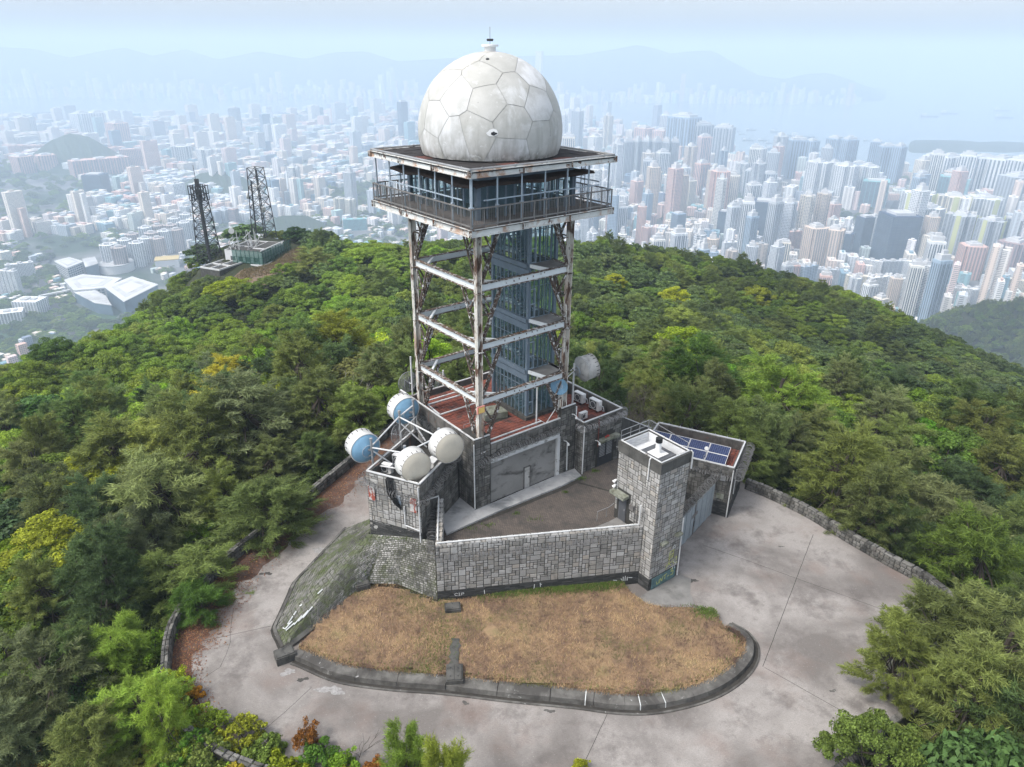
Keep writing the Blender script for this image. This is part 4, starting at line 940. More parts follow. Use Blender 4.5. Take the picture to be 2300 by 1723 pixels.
for z in lv[1:-1]:
    b = MB()
    for o_, h in ((.17,.3),(.0,0)):
        pass
    b.fbox(FG, SU0-.16, SU1+.05, SV0-.06, SV0+.1, z-.34, z-.02); b.fbox(FG, SU0-.16, SU0+.1, SV0-.06, SV1+.16, z-.34, z-.02)
    b.fbox(FG, SU0-.1, SU0-.02, SV0-.02, SV1+.1, z-.9, z-.42); b.build('floor_belt', MAT['blue_steel'], stw)
    b = MB(); b.fbox(FG, SU0+.1, SU1-.05, SV0+.1, SV0+1.1, z-.14, z-.02); b.fbox(FG, SU0+.1, SU1-.05, SV1-1.0, SV1-.1, z-2.1, z-1.98); b.build('landing', MAT['concrete_dark'], stw)
    b = MB(); b.prism([tuple(FG(SU0+.05,SV0-.07,0)[:2]), tuple(FG(SU1,SV0-.07,0)[:2]), tuple(FM(A-.1,.35,0)[:2]), tuple(FM(A-1.7,.2,0)[:2])][::-1], z-.18, z-.0); b.build('landing_slab', MAT['concrete'], stw)
    b = MB(); b.beam(FG(SU0+.02,SV0-.1,z-.12), FM(A-1.75,.16,z-.12), .1, .26); b.build('slab_edge', MAT['white_steel'], stw)
b = MB()
for z0, z1 in zip(lv, lv[1:]):
    zm = (z0+z1)/2-.05
    for (u_, va, vb, za, zb) in ((SU0+.75, SV0+1.1, SV1-1.0, z0, zm), (SU1-.65, SV1-1.0, SV0+1.1, zm, z1)):
        for k in (-.5, .5): b.beam(FG(u_+k,va,za+.05), FG(u_+k,vb,zb+.05), .05, .25)
        for k in range(11):
            tt = (k+.5)/11; v_ = va+(vb-va)*tt; z_ = za+(zb-za)*tt; b.fbox(FG, u_-.5, u_+.5, v_-.13, v_+.13, z_, z_+.03)
        b.tube([FG(u_-.5 if u_ < 7.5 else u_+.5,va,za+1), FG(u_-.5 if u_ < 7.5 else u_+.5,vb,zb+1)], .025, 5)
    b.fbox(FG, 7.3, 7.45, SV0+1.2, SV0+2.0, z0, z1-.3)
b.build('stair_flights', MAT['blue_steel'], stw, kind='stuff')
b = MB(); b.fbox(FG, SU0+.15, SU0+.2, SV0-.05, SV0-.04, 0, 0)
for z in lv[:-1]:
    b = MB()
    for a, c in ((SU0+.12,SU0+.17),(SU0+.55,SU0+.6)): b.fbox(FG, a, c, SV0-.06, SV0+.04, z+.02, z+2.15)
    for zz in (z+.02, z+1.0, z+2.1): b.fbox(FG, SU0+.17, SU0+.55, SV0-.06, SV0+.04, zz, zz+.06)
    b.build('door_frame', MAT['light_blue_steel'], stw)
# poles and dishes near the right leg
pl = thing('equipment_pole', 'white pole on the garage parapet left of the blue round dish', 'pole', FG(6.42,1.09,8.7)); b = MB(); b.tube([FG(6.42,1.09,8.6), FG(6.42,1.09,12.4)], .06, 8); b.build('pole', MAT['pipe'], pl); b = MB(); b.tube([FG(6.5,1.0,9.0), FG(6.9,.7,8.7)], .03, 5); b.build('stay', MAT['pipe'], pl)
rd = thing('round_dish', 'flat blue round dish on a pole before the right tower leg', 'dish antenna', FG(7.55,.2,8.8))
q0 = Vector((3.5,48.35,11.5)); ax = Vector((-.35,-.9,.1)).normalized()
b = MB(); b.lathe(q0, ax, [(0,.0),(-.12,.1),(-.1,.5),(.02,.64),(.05,.66),(.05,.64),(-.02,.5),(-.09,.1),(-.1,0)], 36); b.build('reflector', MAT['dish_blue'], rd, True)
b = MB()
for k in (.1,.16,.24): b.lathe(q0-ax*.07, ax, [(0,k),(.015,k),(.015,k-.02),(0,k-.02)], 24)
b.build('feed_rings', MAT['dish_white'], rd)
b = MB(); p_ = Vector((3.55,48.75,0)); b.tube([p_+Vector((0,0,8.7)), p_+Vector((0,0,14.4))], .07, 8); b.tube([q0-ax*.1, p_+Vector((0,0,11.5))], .06, 6); b.tube([p_+Vector((0,0,9.9)), FG(6.7,.3,8.9)], .035, 5); b.build('pole', MAT['pipe'], rd)
b = MB(); r_ = random.Random(4)
for i in range(9):
    b.tube([p_+Vector((.1,0,13.6)), p_+Vector((.45+.08*i,-.1,13.3-.1*i)), p_+Vector((.5+.03*i,0,12.5)), p_+Vector((.15,0,12.2))], .018, 4)
b.tube([p_+Vector((0,-.1,14.2)), p_+Vector((-.3,-.1,13.6)), p_+Vector((0,-.12,12.8)), p_+Vector((-.25,-.1,12.3)), p_+Vector((-1.6,-.1,12.2))], .03, 5); b.build('cable_coil', MAT['black'], rd)
gd = dish('grey drum dish on a white pole behind the annex roof', (5.35,50.95,11.75), (.86,.48,.12), .95, 1.0, post=(4.72,50.5), mats=('dish_grey','dish_grey','dish_grey'))
b = MB(); b.tube([(4.72,50.5,8.0), (4.72,50.5,12.4)], .075, 8); b.tube([(4.72,50.5,12.1), FM(A,0,12.2)], .04, 6); b.tube([(4.72,50.5,11.8), FM(A,0,11.9)], .04, 6); b.build('pole', MAT['pipe'], gd)

# ---------------------------------------------------------------- ground of the station
def concrete_road():
    t = NT('road_concrete'); p = t.pos(); n = t.noise(p, .16, 5, .55, .3)
    col = t.mix(t.remap(n, .40, .58), (.17,.155,.143), (.345,.322,.302))
    col = t.mix(t.remap(t.noise(p, .32, 6, .7), .5, .66, 0, .75), col, (.115,.102,.095))
    col = t.mix(t.remap(t.noise(p, .23, 5, .6), .52, .70, 0, .55), col, (.21,.15,.125))
    g = t.noise(t.pos(False, (6,26,6), R(35)), 1.0, 3, .7); col = t.mix(t.remap(g, .35, .7, 0, .3), col, (.1,.092,.09))
    f_ = t.noise(p, 9, 4, .7); col = t.mix(t.remap(f_, .62, .70, 0, .7), col, (.42,.405,.39)); col = t.mix(t.remap(t.noise(p, 16, 4, .75), .3, .5, .45, 0), col, (.09,.082,.077)); col = t.mix(t.remap(t.noise(p, 1.6, 6, .7), .56, .68, 0, .45), col, (.14,.127,.118))
    return t.finish(col, .85, g, .25)
MAT['road'] = concrete_road()
MAT['pale_concrete'] = weathered('lime_stain', (.36,.355,.345), (.26,.25,.245), 3, [(5,(1,1,1),.5,.6,(.2,.19,.185),.9)], rough=.9)
MAT['slope_soil'] = weathered('slope_joints', (.06,.06,.05), (.08,.09,.045), 1.2, [], rough=.95)
MAT['gutter'] = weathered('gutter_dirt', (.03,.028,.025), (.06,.055,.048), 2.5, [], rough=.95)
MAT['kerb'] = weathered('kerb_concrete', (.19,.185,.17), (.085,.08,.075), 1.0, [(.55,(1,1,1),.42,.58,(.05,.047,.043),.85),(2.5,(1,1,1),.64,.7,(.42,.42,.41),.7)], rough=.9)
MAT['cobble'] = weathered('cobble', (.17,.165,.155), (.08,.08,.075), 1.2, [(.4,(1,1,1),.48,.6,(.035,.035,.032),.75),(1.1,(1,1,1),.52,.64,(.085,.105,.035),.6)], rough=.9, rand=[(0,(.12,.12,.112)),(.4,(.25,.245,.23)),(.8,(.38,.37,.35)),(1,(.46,.45,.44))])
MAT['bank_stone'] = weathered('bank_stone', (.15,.148,.135), (.09,.09,.08), 1.4, [(.5,(1,1,1),.48,.6,(.05,.05,.044),.7),(1.0,(1,1,1),.46,.6,(.085,.105,.04),.75)], rough=.95, rand=[(0,(.12,.12,.11)),(.5,(.18,.177,.16)),(1,(.25,.245,.225))])
MAT['paver'] = None
def paver_mat():
    t = NT('courtyard_pavers'); b = t.n('ShaderNodeTexBrick', Scale=1.0); t.t.links.new(t.pos(False,(1,1,1),R(38)), b.inputs['Vector'])
    b.inputs['Color1'].default_value = (.1,.085,.075,1); b.inputs['Color2'].default_value = (.14,.115,.098,1); b.inputs['Mortar'].default_value = (.035,.033,.03,1)
    b.inputs['Brick Width'].default_value = .22; b.inputs['Row Height'].default_value = .11; b.inputs['Mortar Size'].default_value = .012
    p = t.pos(); n = t.noise(p, .5, 6, .65)
    return t.finish(t.mix(t.remap(n, .45, .68, 0, .85), b.outputs[0], (.045,.043,.041)), .9, b.outputs[1], .3)
MAT['paver'] = paver_mat()
def sheet(name, pts, z, mat, **k):
    b = MB(); b.poly([(p[0],p[1],z) for p in pts]); return b.build(name, mat, **k)
def smooth_curve(pts, n=6):
    pts = [Vector(p) for p in pts]; out = []
    for i in range(len(pts)-1):
        p0, p1, p2, p3 = pts[max(i-1,0)], pts[i], pts[i+1], pts[min(i+2,len(pts)-1)]
        for k in range(n):
            t = k/n; out.append(.5*((2*p1)+(p2-p0)*t+(2*p0-5*p1+4*p2-p3)*t*t+(3*p1-p0-3*p2+p3)*t**3))
    return out+[pts[-1]]
LWALL = smooth_curve([(-8.5,69),(-11.6,61.8),(-13.75,56.8),(-15.6,52.4),(-17.4,48.2),(-20.3,41.8),(-21.0,39.2),(-21.25,37.4),(-21.3,35.3),(-20.7,33),(-19.4,30.2),(-17.2,27.6),(-13.8,25.7),(-9.5,24.6),(-4,24.0),(2,23.7)])
RWALL = smooth_curve([(20.0,52.5),(21.6,51.05),(23.75,48.5),(25.7,45.2),(27.55,42.4),(29.1,40.1),(29.6,37),(28.3,33.6),(24.8,30.6),(20.4,28.1),(16.4,25.3),(12,23.9),(7,23.6)])
rim = [tuple(p) for p in LWALL]+[tuple(p) for p in RWALL][::-1]
back = [(15.5,56.5),(9,60),(2,63),(-3,67)]
sheet('road', rim+[(20.5,53.6)]+back, 0, MAT['road'], kind='structure')
def joints():
    def strip(pts, w, z=.004):
        b = MB()
        for p, q in zip(pts, pts[1:]):
            d = Vector((q[0]-p[0],q[1]-p[1])); L = d.length; m = max(2,int(L/.5)); nx, ny = -d.y/L*w/2, d.x/L*w/2; r = random.Random(int(p[0]*10))
            prev = None
            for k in range(m+1):
                o = r.uniform(-.02,.02); x, y = p[0]+d.x*k/m+nx*o*30, p[1]+d.y*k/m+ny*o*30; cur = [(x-nx,y-ny,z),(x+nx,y+ny,z)]
                if prev: b.poly([prev[0],prev[1],cur[1],cur[0]])
                prev = cur
        return b
    for pts, w in (([(23.52,46.14),(15.44,32.8)],.035), ([(14.6,44.7),(17.11,43.12),(25.63,37.5),(28.9,35.3)],.03), ([(15.52,32.74),(18.79,29.7),(21.5,27.2)],.03), ([(5.56,29.27),(4.0,26.2),(3,24.2)],.03), ([(-20.5,34.1),(-15.5,35.85)],.03), ([(-18.5,37.5),(-17.9,35.2),(-17.6,34.4),(-17.5,33.4),(-17.5,32.4),(-18.2,31.5)],.022), ([(-11.6,30.94),(-12.59,29.27),(-14.5,26.5)],.025), ([(-15.2,45),(-17.5,46.5)],.025)):
        strip(pts, w).build('expansion_joint', MAT['gutter'], road)
    r = random.Random(9)
    for x, y, s in ((-14.38,43.7,.7),(-10.4,30.75,.9),(-13.3,32.05,.6),(-12.3,31.5,.4),(2.3,29.4,.35),(-2.5,29.9,.3),(12.9,40.6,.5),(19,31,.25),(20.5,44.6,.25),(11,39.8,.4),(-17.4,41,.5)):
        b = MB(); pts = []
        for k in range(22):
            a = 2*math.pi*k/22; q = s*(.55+.2*math.sin(2*a+x)+.14*math.sin(3*a+y*3)+.08*math.sin(7*a+x*5)+r.uniform(-.05,.05)); pts.append((x+q*math.cos(a)*1.3, y+q*math.sin(a)*.7, .005))
        b.add([(x,y,.005)]+pts, [(0,1+k,1+(k+1)%22) for k in range(22)]); b.build('pale_spill', MAT['kerb'] if s < .6 else MAT['pale_concrete'], road)
    b = MB(); b.poly([(-12.5,43.4,.006),(-11.4,43.9,.006),(-10.9,44.9,.006),(-12.0,44.5,.006)]); b.build('patch_cover', MAT['gutter'], road)
road = bpy.data.objects['road']; joints()
# pale worn apron beside the tower
sheet('path', [FT(-1.2,-.1,0)[:2], FT(0,-.06,0)[:2], FT(TW+.3,-.06,0)[:2], FT(TW+.6,-.9,0)[:2], FT(2.2,-1.9,0)[:2], FT(1.5,-2.9,0)[:2], FT(.2,-2.6,0)[:2], FT(-1.3,-1.4,0)[:2]], .006, MAT['concrete'], kind='structure')

# kerb around the lawn
KO = smooth_curve([(-13.3,32.75),(-12.6,32.45),(-10.3,31.4),(-7.3,30.85),(-3.75,30.55),(0,30.05),(3.7,29.65),(6.1,29.3),(8.4,29.35),(11.3,30.15),(13.45,31.35),(15.0,32.9),(15.6,34.4),(15.3,35.6),(14.5,36.4)], 5)
def offset(pts, d):
    out = []
    for i, p in enumerate(pts):
        a, c = pts[max(i-1,0)], pts[min(i+1,len(pts)-1)]; t = (c-a).normalized(); out.append(Vector((p.x-t.y*d, p.y+t.x*d)))
    return out
kb = thing('lawn_kerb', 'weathered concrete kerb and gutter curving round the dry lawn', 'kerb', (3,30,0))
def ribbon(pts, d0, z0, d1, z1, b):
    A_, B_ = offset(pts, d0), offset(pts, d1); n = len(pts); off = len(b.v)
    b.add([(p.x,p.y,z0) for p in A_]+[(p.x,p.y,z1) for p in B_], [(i,i+1,n+i+1,n+i) for i in range(n-1)])
b = MB(); ribbon(KO, -.12, .008, -.12, .07, b); ribbon(KO, -.12, .07, .0, .07, b); ribbon(KO, .0, .07, .0, .012, b); b.build('gutter_lip', MAT['kerb'], kb)
b = MB(); ribbon(KO, 0, .010, .25, .010, b); b.build('gutter', MAT['gutter'], kb)
segs = list(range(0, len(KO)-1, 4))+[len(KO)-1]
for a, c in zip(segs, segs[1:]):
    q = KO[a:c+1]; q = [q[0]+(q[1]-q[0])*.02]+q[1:-1]+[q[-1]-(q[-1]-q[-2])*.04]
    b = MB(); ribbon(q, .24, 0, .3, .33, b); ribbon(q, .3, .33, .98, .45, b); ribbon(q, .98, .45, 1.0, .3, b)
    e = offset(q,.24), offset(q,.3), offset(q,.98)
    for i in (0, -1): b.poly([(e[0][i].x,e[0][i].y,0),(e[1][i].x,e[1][i].y,.33),(e[2][i].x,e[2][i].y,.45),(e[2][i].x,e[2][i].y,0)])
    b.build('kerb_block', MAT['kerb'], kb)
for i_ in (31, 38, 41):
    q = KO[i_:i_+2]; q = [q[0], q[0]+(q[1]-q[0]).normalized()*.045]; b = MB(); ribbon(q, .235, .01, .295, .337, b); ribbon(q, .295, .337, .98, .457, b); b.build('white_joint', MAT['chalk'], kb)
# lawn
gin = offset(KO, .97)
lawn_pts = [tuple(p) for p in gin]+[(13.6,37.25),(12.0,37.65),(10.4,37.6),(9.2,37.95),(8.3,39.0),(7.9,39.95)]+[tuple(FW(u,.0,0)[:2]) for u in (12.5,8,4,0)]+[(-4.89,37.91),(-7.68,39.11),(-9.68,38.85),(-10.65,38.17),(-12.3,35.87),(-13.1,33.95)]
def lawn_z(x, y): return .40+.10*math.sin(x*.5+1)*math.sin(y*.7)+max(0, min(1, (-3.5-x)/5))*max(0, min(1, (y-34)/4))*.45
def inpoly(x, y, P):
    c = False; j = len(P)-1
    for i in range(len(P)):
        if (P[i][1] > y) != (P[j][1] > y) and x < (P[j][0]-P[i][0])*(y-P[i][1])/(P[j][1]-P[i][1])+P[i][0]: c = not c
        j = i
    return c
def soil_mat():
    t = NT('dry_lawn_soil'); p = t.pos(); n = t.noise(p, .45, 6, .6)
    col = t.ramp(n, [(.3,(.12,.08,.06)),(.45,(.22,.145,.09)),(.6,(.29,.2,.115)),(.75,(.2,.17,.08))])
    col = t.mix(t.remap(t.noise(p, 1.6, 6, .7), .48, .66, 0, .75), col, (.1,.065,.05))
    return t.finish(col, .95, t.noise(p, 12, 5, .7), .8)
MAT['soil'] = soil_mat()
b = MB(); b.poly([(x,y,.28) for x, y in lawn_pts]); LS = .35; gi = {}
for i in range(90):
    for j in range(32):
        x, y = -13.8+i*LS, 29.6+j*LS
        if all(inpoly(x+a*LS*.999, y+c*LS*.999, lawn_pts) for a in (0,1) for c in (0,1)):
            ids = []
            for a, c in ((0,0),(1,0),(1,1),(0,1)):
                k = (i+a,j+c)
                if k not in gi: gi[k] = len(b.v); X, Y = x+a*LS, y+c*LS; b.v.append((X,Y,lawn_z(X,Y)))
                ids.append(gi[k])
            b.f.append(tuple(ids)); b.m.append(0)
lawn = b.build('lawn', MAT['soil'], smooth=True, kind='structure')
def grass_mat():
    t = NT('dry_grass'); p = t.pos(); n = t.noise(p, .33, 6, .68); r = t.n('ShaderNodeNewGeometry').outputs['Random Per Island']
    col = t.ramp(t.math('ADD', t.math('MULTIPLY', n, .8), t.math('MULTIPLY', r, .22)), [(.28,(.10,.06,.05)),(.40,(.22,.14,.085)),(.52,(.40,.27,.15)),(.62,(.54,.39,.21)),(.72,(.34,.25,.10))])
    sp = t.n('ShaderNodeSeparateXYZ'); t.t.links.new(p, sp.inputs[0])
    col = t.mix(t.remap(t.noise(p, .42, 6, .72), .50, .57, 0, .85), col, (.085,.05,.047)); col = t.mix(t.remap(t.noise(p, .26, 5, .65), .53, .60, 0, .75), col, (.10,.13,.032))
    return t.finish(t.mix(t.remap(r, .90, .95, 0, .8), col, (.09,.13,.025)), .9)
MAT['grass'] = grass_mat(); MAT['green_grass'] = plain('green_grass', (.085,.14,.022), .9, var=.4)
def blades(name, pts, h0, h1, w, mat, seed, **k):
    g = np.random.default_rng(seed); n = len(pts); P = np.array(pts); a = g.uniform(0, 2*np.pi, n); h = g.uniform(h0, h1, n); l = g.uniform(.2, 1.1, n)
    d = np.stack([np.cos(a), np.sin(a), np.zeros(n)], 1); s = np.stack([-np.sin(a), np.cos(a), np.zeros(n)], 1)*w*g.uniform(.6,1.4,(n,1))
    tip = P+d*(h*l)[:,None]; tip[:,2] += h
    V = np.concatenate([P-s, P+s, tip], 1).reshape(-1,3); F = np.arange(3*n).reshape(-1,3)
    return link(name, np_mesh(name, V, F, mat), **k)
r_ = random.Random(31); pts = []; gp = []
x0, x1 = -13.5, 15.5
while len(pts) < 52000:
    x, y = r_.uniform(x0,x1), r_.uniform(29.8,40.4)
    if inpoly(x, y, lawn_pts):
        z = lawn_z(x,y)-.01
        if ((x+3.4)/.5)**2+((y-33.3)/1.3)**2 < 1 or ((x+1.2)/.45)**2+((y-35.2)/.55)**2 < 1: continue
        pts.append((x,y,z))
for i in range(6000):
    p = gin[r_.randrange(len(gin)-1)]; q = gin[min(len(gin)-1,gin.index(p)+1)]; m = p.lerp(q, r_.random()); pts.append((m.x+r_.gauss(0,.10), m.y+r_.gauss(0,.10), .44))
while len(gp) < 11000:
    k = r_.random()
    if k < .62: u = r_.triangular(2,13.5,11.5); q = FW(u, -abs(r_.gauss(0,.35))-.03, 0); x, y = q.x, q.y
    elif k < .78: x, y = r_.gauss(13.1,.6), r_.gauss(37.1,.35)
    elif k < .9: x, y = r_.gauss(-4.5,.8), r_.gauss(33.6,1.6)
    else: p = gin[r_.randrange(len(gin))]; x, y = p.x+r_.gauss(0,.35), p.y+abs(r_.gauss(0,.3))
    if inpoly(x, y, lawn_pts): gp.append((x,y,lawn_z(x,y)))
blades('dry_grass', pts, .05, .2, .013, MAT['grass'], 1, kind='stuff')
blades('green_grass', gp, .07, .2, .015, MAT['green_grass'], 2, kind='stuff')
# drain pits
def pit(label, c, az, w, d, h, lids=1):
    F = Fr(c[0], c[1], az); t = thing('drain_pit', label, 'drain pit', c, 'concrete drain pits round the lawn'); z = c[2]
    b = MB(); b.fbox(F,-w/2,w/2,-d/2,d/2,z-h,z); b.build('box', MAT['concrete_dark'], t)
    for k in range(lids):
        a, e = -w/2+.06+k*(w-.12)/lids, -w/2+.06+(k+1)*(w-.12)/lids-.02
        b = MB(); b.fbox(F,a,e,-d/2+.06,d/2-.06,z+.003,z+.07); lid = b.build('lid', MAT['concrete_dark'], t)
        b = MB()
        for v_ in (-.25, .25): b.fbox(F,(a+e)/2-.03,(a+e)/2+.03,v_*d-.03,v_*d+.03,z+.072,z+.09)
        b.build('lifting_eye', MAT['dark_iron'], lid)
pit('square grey drain pit at the pointed corner of the cobbled slope', (-13.75,33.1,.55), 60, 1.15, .85, .6)
pit('grey drain pit where the cobbles meet the top of the lawn', (-10.0,38.55,1.3), 65, .95, .7, .7)
pit('flat drain pit under the painted letters of the long wall', (-3.8,37.15,.6), 82, 1.05, .75, .35)
pit('dark drain pit with two long lids cut into the kerb', (-3.25,31.55,.62), 86, 1.0, 1.3, .6, 2)
b = MB(); r_ = random.Random(8); L_ = [(-3.35+r_.uniform(-.38,-.2), 32.3+k*.3) for k in range(8)]; R_ = [(-3.35+r_.uniform(.15,.38), 32.3+k*.3) for k in range(8)]
b.add([(x,y,lawn_z(x,y)+.05) for x, y in L_+R_], [(i,i+1,9+i,8+i) for i in range(7)]); b.build('drain_channel', MAT['concrete_dark'], kind='structure')

# cobbled slope
ST = [(0,(-8.5,44.5,3.0),(-12.8,46.3,.1)),(.2,(-9.4,42.2,3.3),(-15.0,40,.1)),(.4,(-9.85,41.25,3.36),(-15.1,35.5,.1)),(.5,(-9.75,41.15,3.38),(-14.1,33.9,.12)),(.6,(-9.4,41.05,3.45),(-12.3,35.87,.55)),(.74,(-8.6,40.75,3.6),(-9.75,38.85,1.0)),(.88,(-7.2,40.1,4.0),(-7.68,39.05,.8)),(1,(-5.1,39.3,4.3),(-4.87,37.95,.35))]
def slope(s, t):
    for (a, T0, B0), (c, T1, B1) in zip(ST, ST[1:]):
        if s <= c:
            k = (s-a)/(c-a); T, B = Vector(T0).lerp(Vector(T1),k), Vector(B0).lerp(Vector(B1),k); p = T.lerp(B,t); p.z += .10*math.sin(math.pi*t); return p
    return Vector(ST[-1][1])
b = MB(); ns, nt_ = 48, 10
b.add([slope(i/ns, j/nt_) for i in range(ns+1) for j in range(nt_+1)], [(i*(nt_+1)+j,i*(nt_+1)+j+1,(i+1)*(nt_+1)+j+1,(i+1)*(nt_+1)+j) for i in range(ns) for j in range(nt_)])
cs = b.build('cobbled_slope', MAT['slope_soil'], smooth=True, kind='structure')
ms = Masonry(cs, 40); r_ = random.Random(41); mossp = []; NR = 25
MAT['cob2'] = MAT['cobble']
for j in range(NR):
    t0, t1 = j/NR, (j+1)/NR; s_ = 0
    while s_ < 1:
        e = .002; p = slope(s_, (t0+t1)/2); q = slope(min(1,s_+e), (t0+t1)/2); sp = max(.8,(q-p).length/e); w_ = r_.uniform(.16,.3)/sp; s1 = min(1, s_+w_)
        if s1-s_ > .1/sp:
            sm = (s_+s1)/2; c = slope(sm,(t0+t1)/2); X = slope(s1,(t0+t1)/2)-slope(s_,(t0+t1)/2); Z = slope(sm,t1)-slope(sm,t0); N = X.cross(Z).normalized(); N = -N if N.z < 0 else N
            X *= max(.3, 1-.035/X.length); Z *= max(.3, 1-.04/Z.length); Y = N*r_.uniform(.015,.04); c = c+N*.002
            if X.cross(Y).dot(Z) < 0: X = -X
            ms.e.append((r_.random(), Matrix(((X.x,Y.x,Z.x,c.x),(X.y,Y.y,Z.y,c.y),(X.z,Y.z,Z.z,c.z),(0,0,0,1))), r_.randrange(8), MAT['cobble'] if s_ > .62 else MAT['bank_stone'], 'cobblestone'))
            if r_.random() < .5 and s_ < .72: mossp.append(tuple(slope(s1, t1)+N*.02))
        s_ = s1
ms.commit()
mp = [(x+r_.gauss(0,.08), y+r_.gauss(0,.08), z) for x, y, z in mossp for _ in range(7) if math.sin(x*1.3)*math.sin(y*.9+1) > -.1]
for _ in range(900): p = slope(.42+.5*r_.random(), r_.uniform(0,.05)); mp.append((p.x+r_.gauss(0,.05),p.y-abs(r_.gauss(0,.1)),p.z-.05))
for _ in range(250): p = slope(.3+r_.gauss(0,.012), .55+r_.gauss(0,.05)); mp.append(tuple(p))
blades('moss_tufts', mp, .03, .11, .012, MAT['green_grass'], 3, kind='stuff')
b = MB(); q = [slope(.05*k, 1) for k in range(10)]+[slope(.5,1)]
q2 = smooth_curve([(p.x,p.y) for p in q], 2); ribbon(q2, -.3, .01, .02, .01, b); b.build('gutter', MAT['gutter'], cs)
b = MB(); ribbon(q2, -.14, .012, -.14, .2, b); ribbon(q2, -.14, .2, .05, .22, b); b.build('kerb_edge', MAT['kerb'], cs)
b = MB(); q = [slope(.5+.24*k/8, 1) for k in range(9)]
b.add([p+Vector((.22,-.18,-.06)) for p in q]+[p+Vector((-.02,.02,.07)) for p in q], [(i,i+1,10+i,9+i) for i in range(8)]); b.build('stepped_channel', MAT['concrete_dark'], cs)
def on_slope(a, t): p = slope(.45+(a-.47)*.55,t); return p+Vector((-.03,-.04,.10))
for pl in ([(.44,.84),(.455,.9),(.47,.88)],[(.445,.94),(.47,.93),(.475,.86)],[(.485,.93),(.505,.85),(.515,.86),(.52,.78)],[(.53,.82),(.545,.72),(.55,.78),(.56,.68)],[(.42,.76),(.43,.74)],[(.50,.6),(.515,.55)],[(.43,.8),(.44,.83)]):
    b = MB()
    b.tube([on_slope(*p) for p in pl], .045, 4); b.build('white_graffiti', MAT['chalk'], cs)

# courtyard
CZ = 4.05
cy = [FW(.42,.42,0), FW(13.2,.42,0), FT(.02,1.0,0), FT(.02,3.8,0), FG(13.75,-.85,0), FG(9.5,-.85,0), FG(9.5,.05,0), FG(.0,.05,0), FG(0,2,0), FL(5.3,0,0), FL(2.6,0,0), FW(.42,3.0,0)]
sheet('courtyard', [p[:2] for p in cy], CZ, MAT['paver'], kind='structure')
b = MB(); g0, g1 = FT(.02,3.8,CZ), FG(13.75,-.85,CZ); h0, h1 = FGt(0,.1,.05), FGt(8.2,.1,.05); b.poly([g0, h0, h1, g1]); b.build('ramp', MAT['concrete_dark'], kind='structure')
ap = [FL(2.45,.0,0), FG(-3.2,-1.15,0), FG(1.3,-1.12,0), FG(6.9,-1.35,0), FG(9.15,-1.25,0), FG(9.45,-.1,0), FG(7.8,.0,0), FG(-.02,-.02,0), FG(-.02,2,0), FL(5.25,-.02,0)]
b = MB(); b.prism([tuple(p[:2]) for p in ap], CZ-.05, CZ+.13); b.build('apron_slab', MAT['apron'], kind='structure')
sheet('drain_channel', [FG(-3.5,-1.2,0)[:2], FG(1.3,-1.5,0)[:2], FG(7.2,-1.75,0)[:2], FG(9.3,-1.6,0)[:2], FG(9.15,-1.27,0)[:2], FG(6.9,-1.37,0)[:2], FG(1.3,-1.14,0)[:2], FG(-3.2,-1.17,0)[:2]], CZ+.006, MAT['gutter'], kind='structure')
sheet('cross_drain', [FG(8.3,-1.7,0)[:2], FG(8.5,-1.6,0)[:2], FG(9.9,-4.6,0)[:2], FG(9.75,-4.65,0)[:2]], CZ+.006, MAT['gutter'], kind='structure')
b = MB(); b.prism([FW(4.5,.44,0)[:2], FW(11.9,.44,0)[:2], FT(-.05,1.3,0)[:2], FT(-.05,3.45,0)[:2], FT(-.85,3.4,0)[:2], FW(10.6,1.1,0)[:2], FW(4.5,.85,0)[:2]], CZ, CZ+.16); b.build('pavement', MAT['concrete'], kind='structure')
hr = thing('hand_rail', 'thin rusty hand rail on the courtyard pavers left of the tower door', 'hand rail', (6.6,42.3,CZ))
b = MB(); b.tube([(6.05,42.05,CZ),(6.05,42.05,CZ+.75),(6.9,42.6,CZ+.75),(7.3,42.9,CZ+.9)], .022, 5); b.build('rail', MAT['galv'], hr); b = MB(); b.tube([(6.75,42.5,CZ),(6.75,42.5,CZ+.75)], .02, 5); b.build('post', MAT['galv'], hr)
r_ = random.Random(6); wp = []
for cx, cy_, n, s in ((-1.6,41.4,80,.25),(.3,42.8,60,.2),(1.7,42.1,50,.3),(5.3,47.5,160,.25),(6.6,48.6,120,.2),(4.0,45.6,60,.15),(-2.6,40.9,50,.3)):
    wp += [(cx+r_.gauss(0,s), cy_+r_.gauss(0,s*.6), CZ+.01) for _ in range(n)]
blades('weeds', wp, .05, .16, .02, MAT['green_grass'], 5, kind='stuff')
sheet('broken_slab', [(3.3,40.5),(3.9,40.55),(3.6,40.95)], CZ+.01, MAT['apron'], kind='structure')

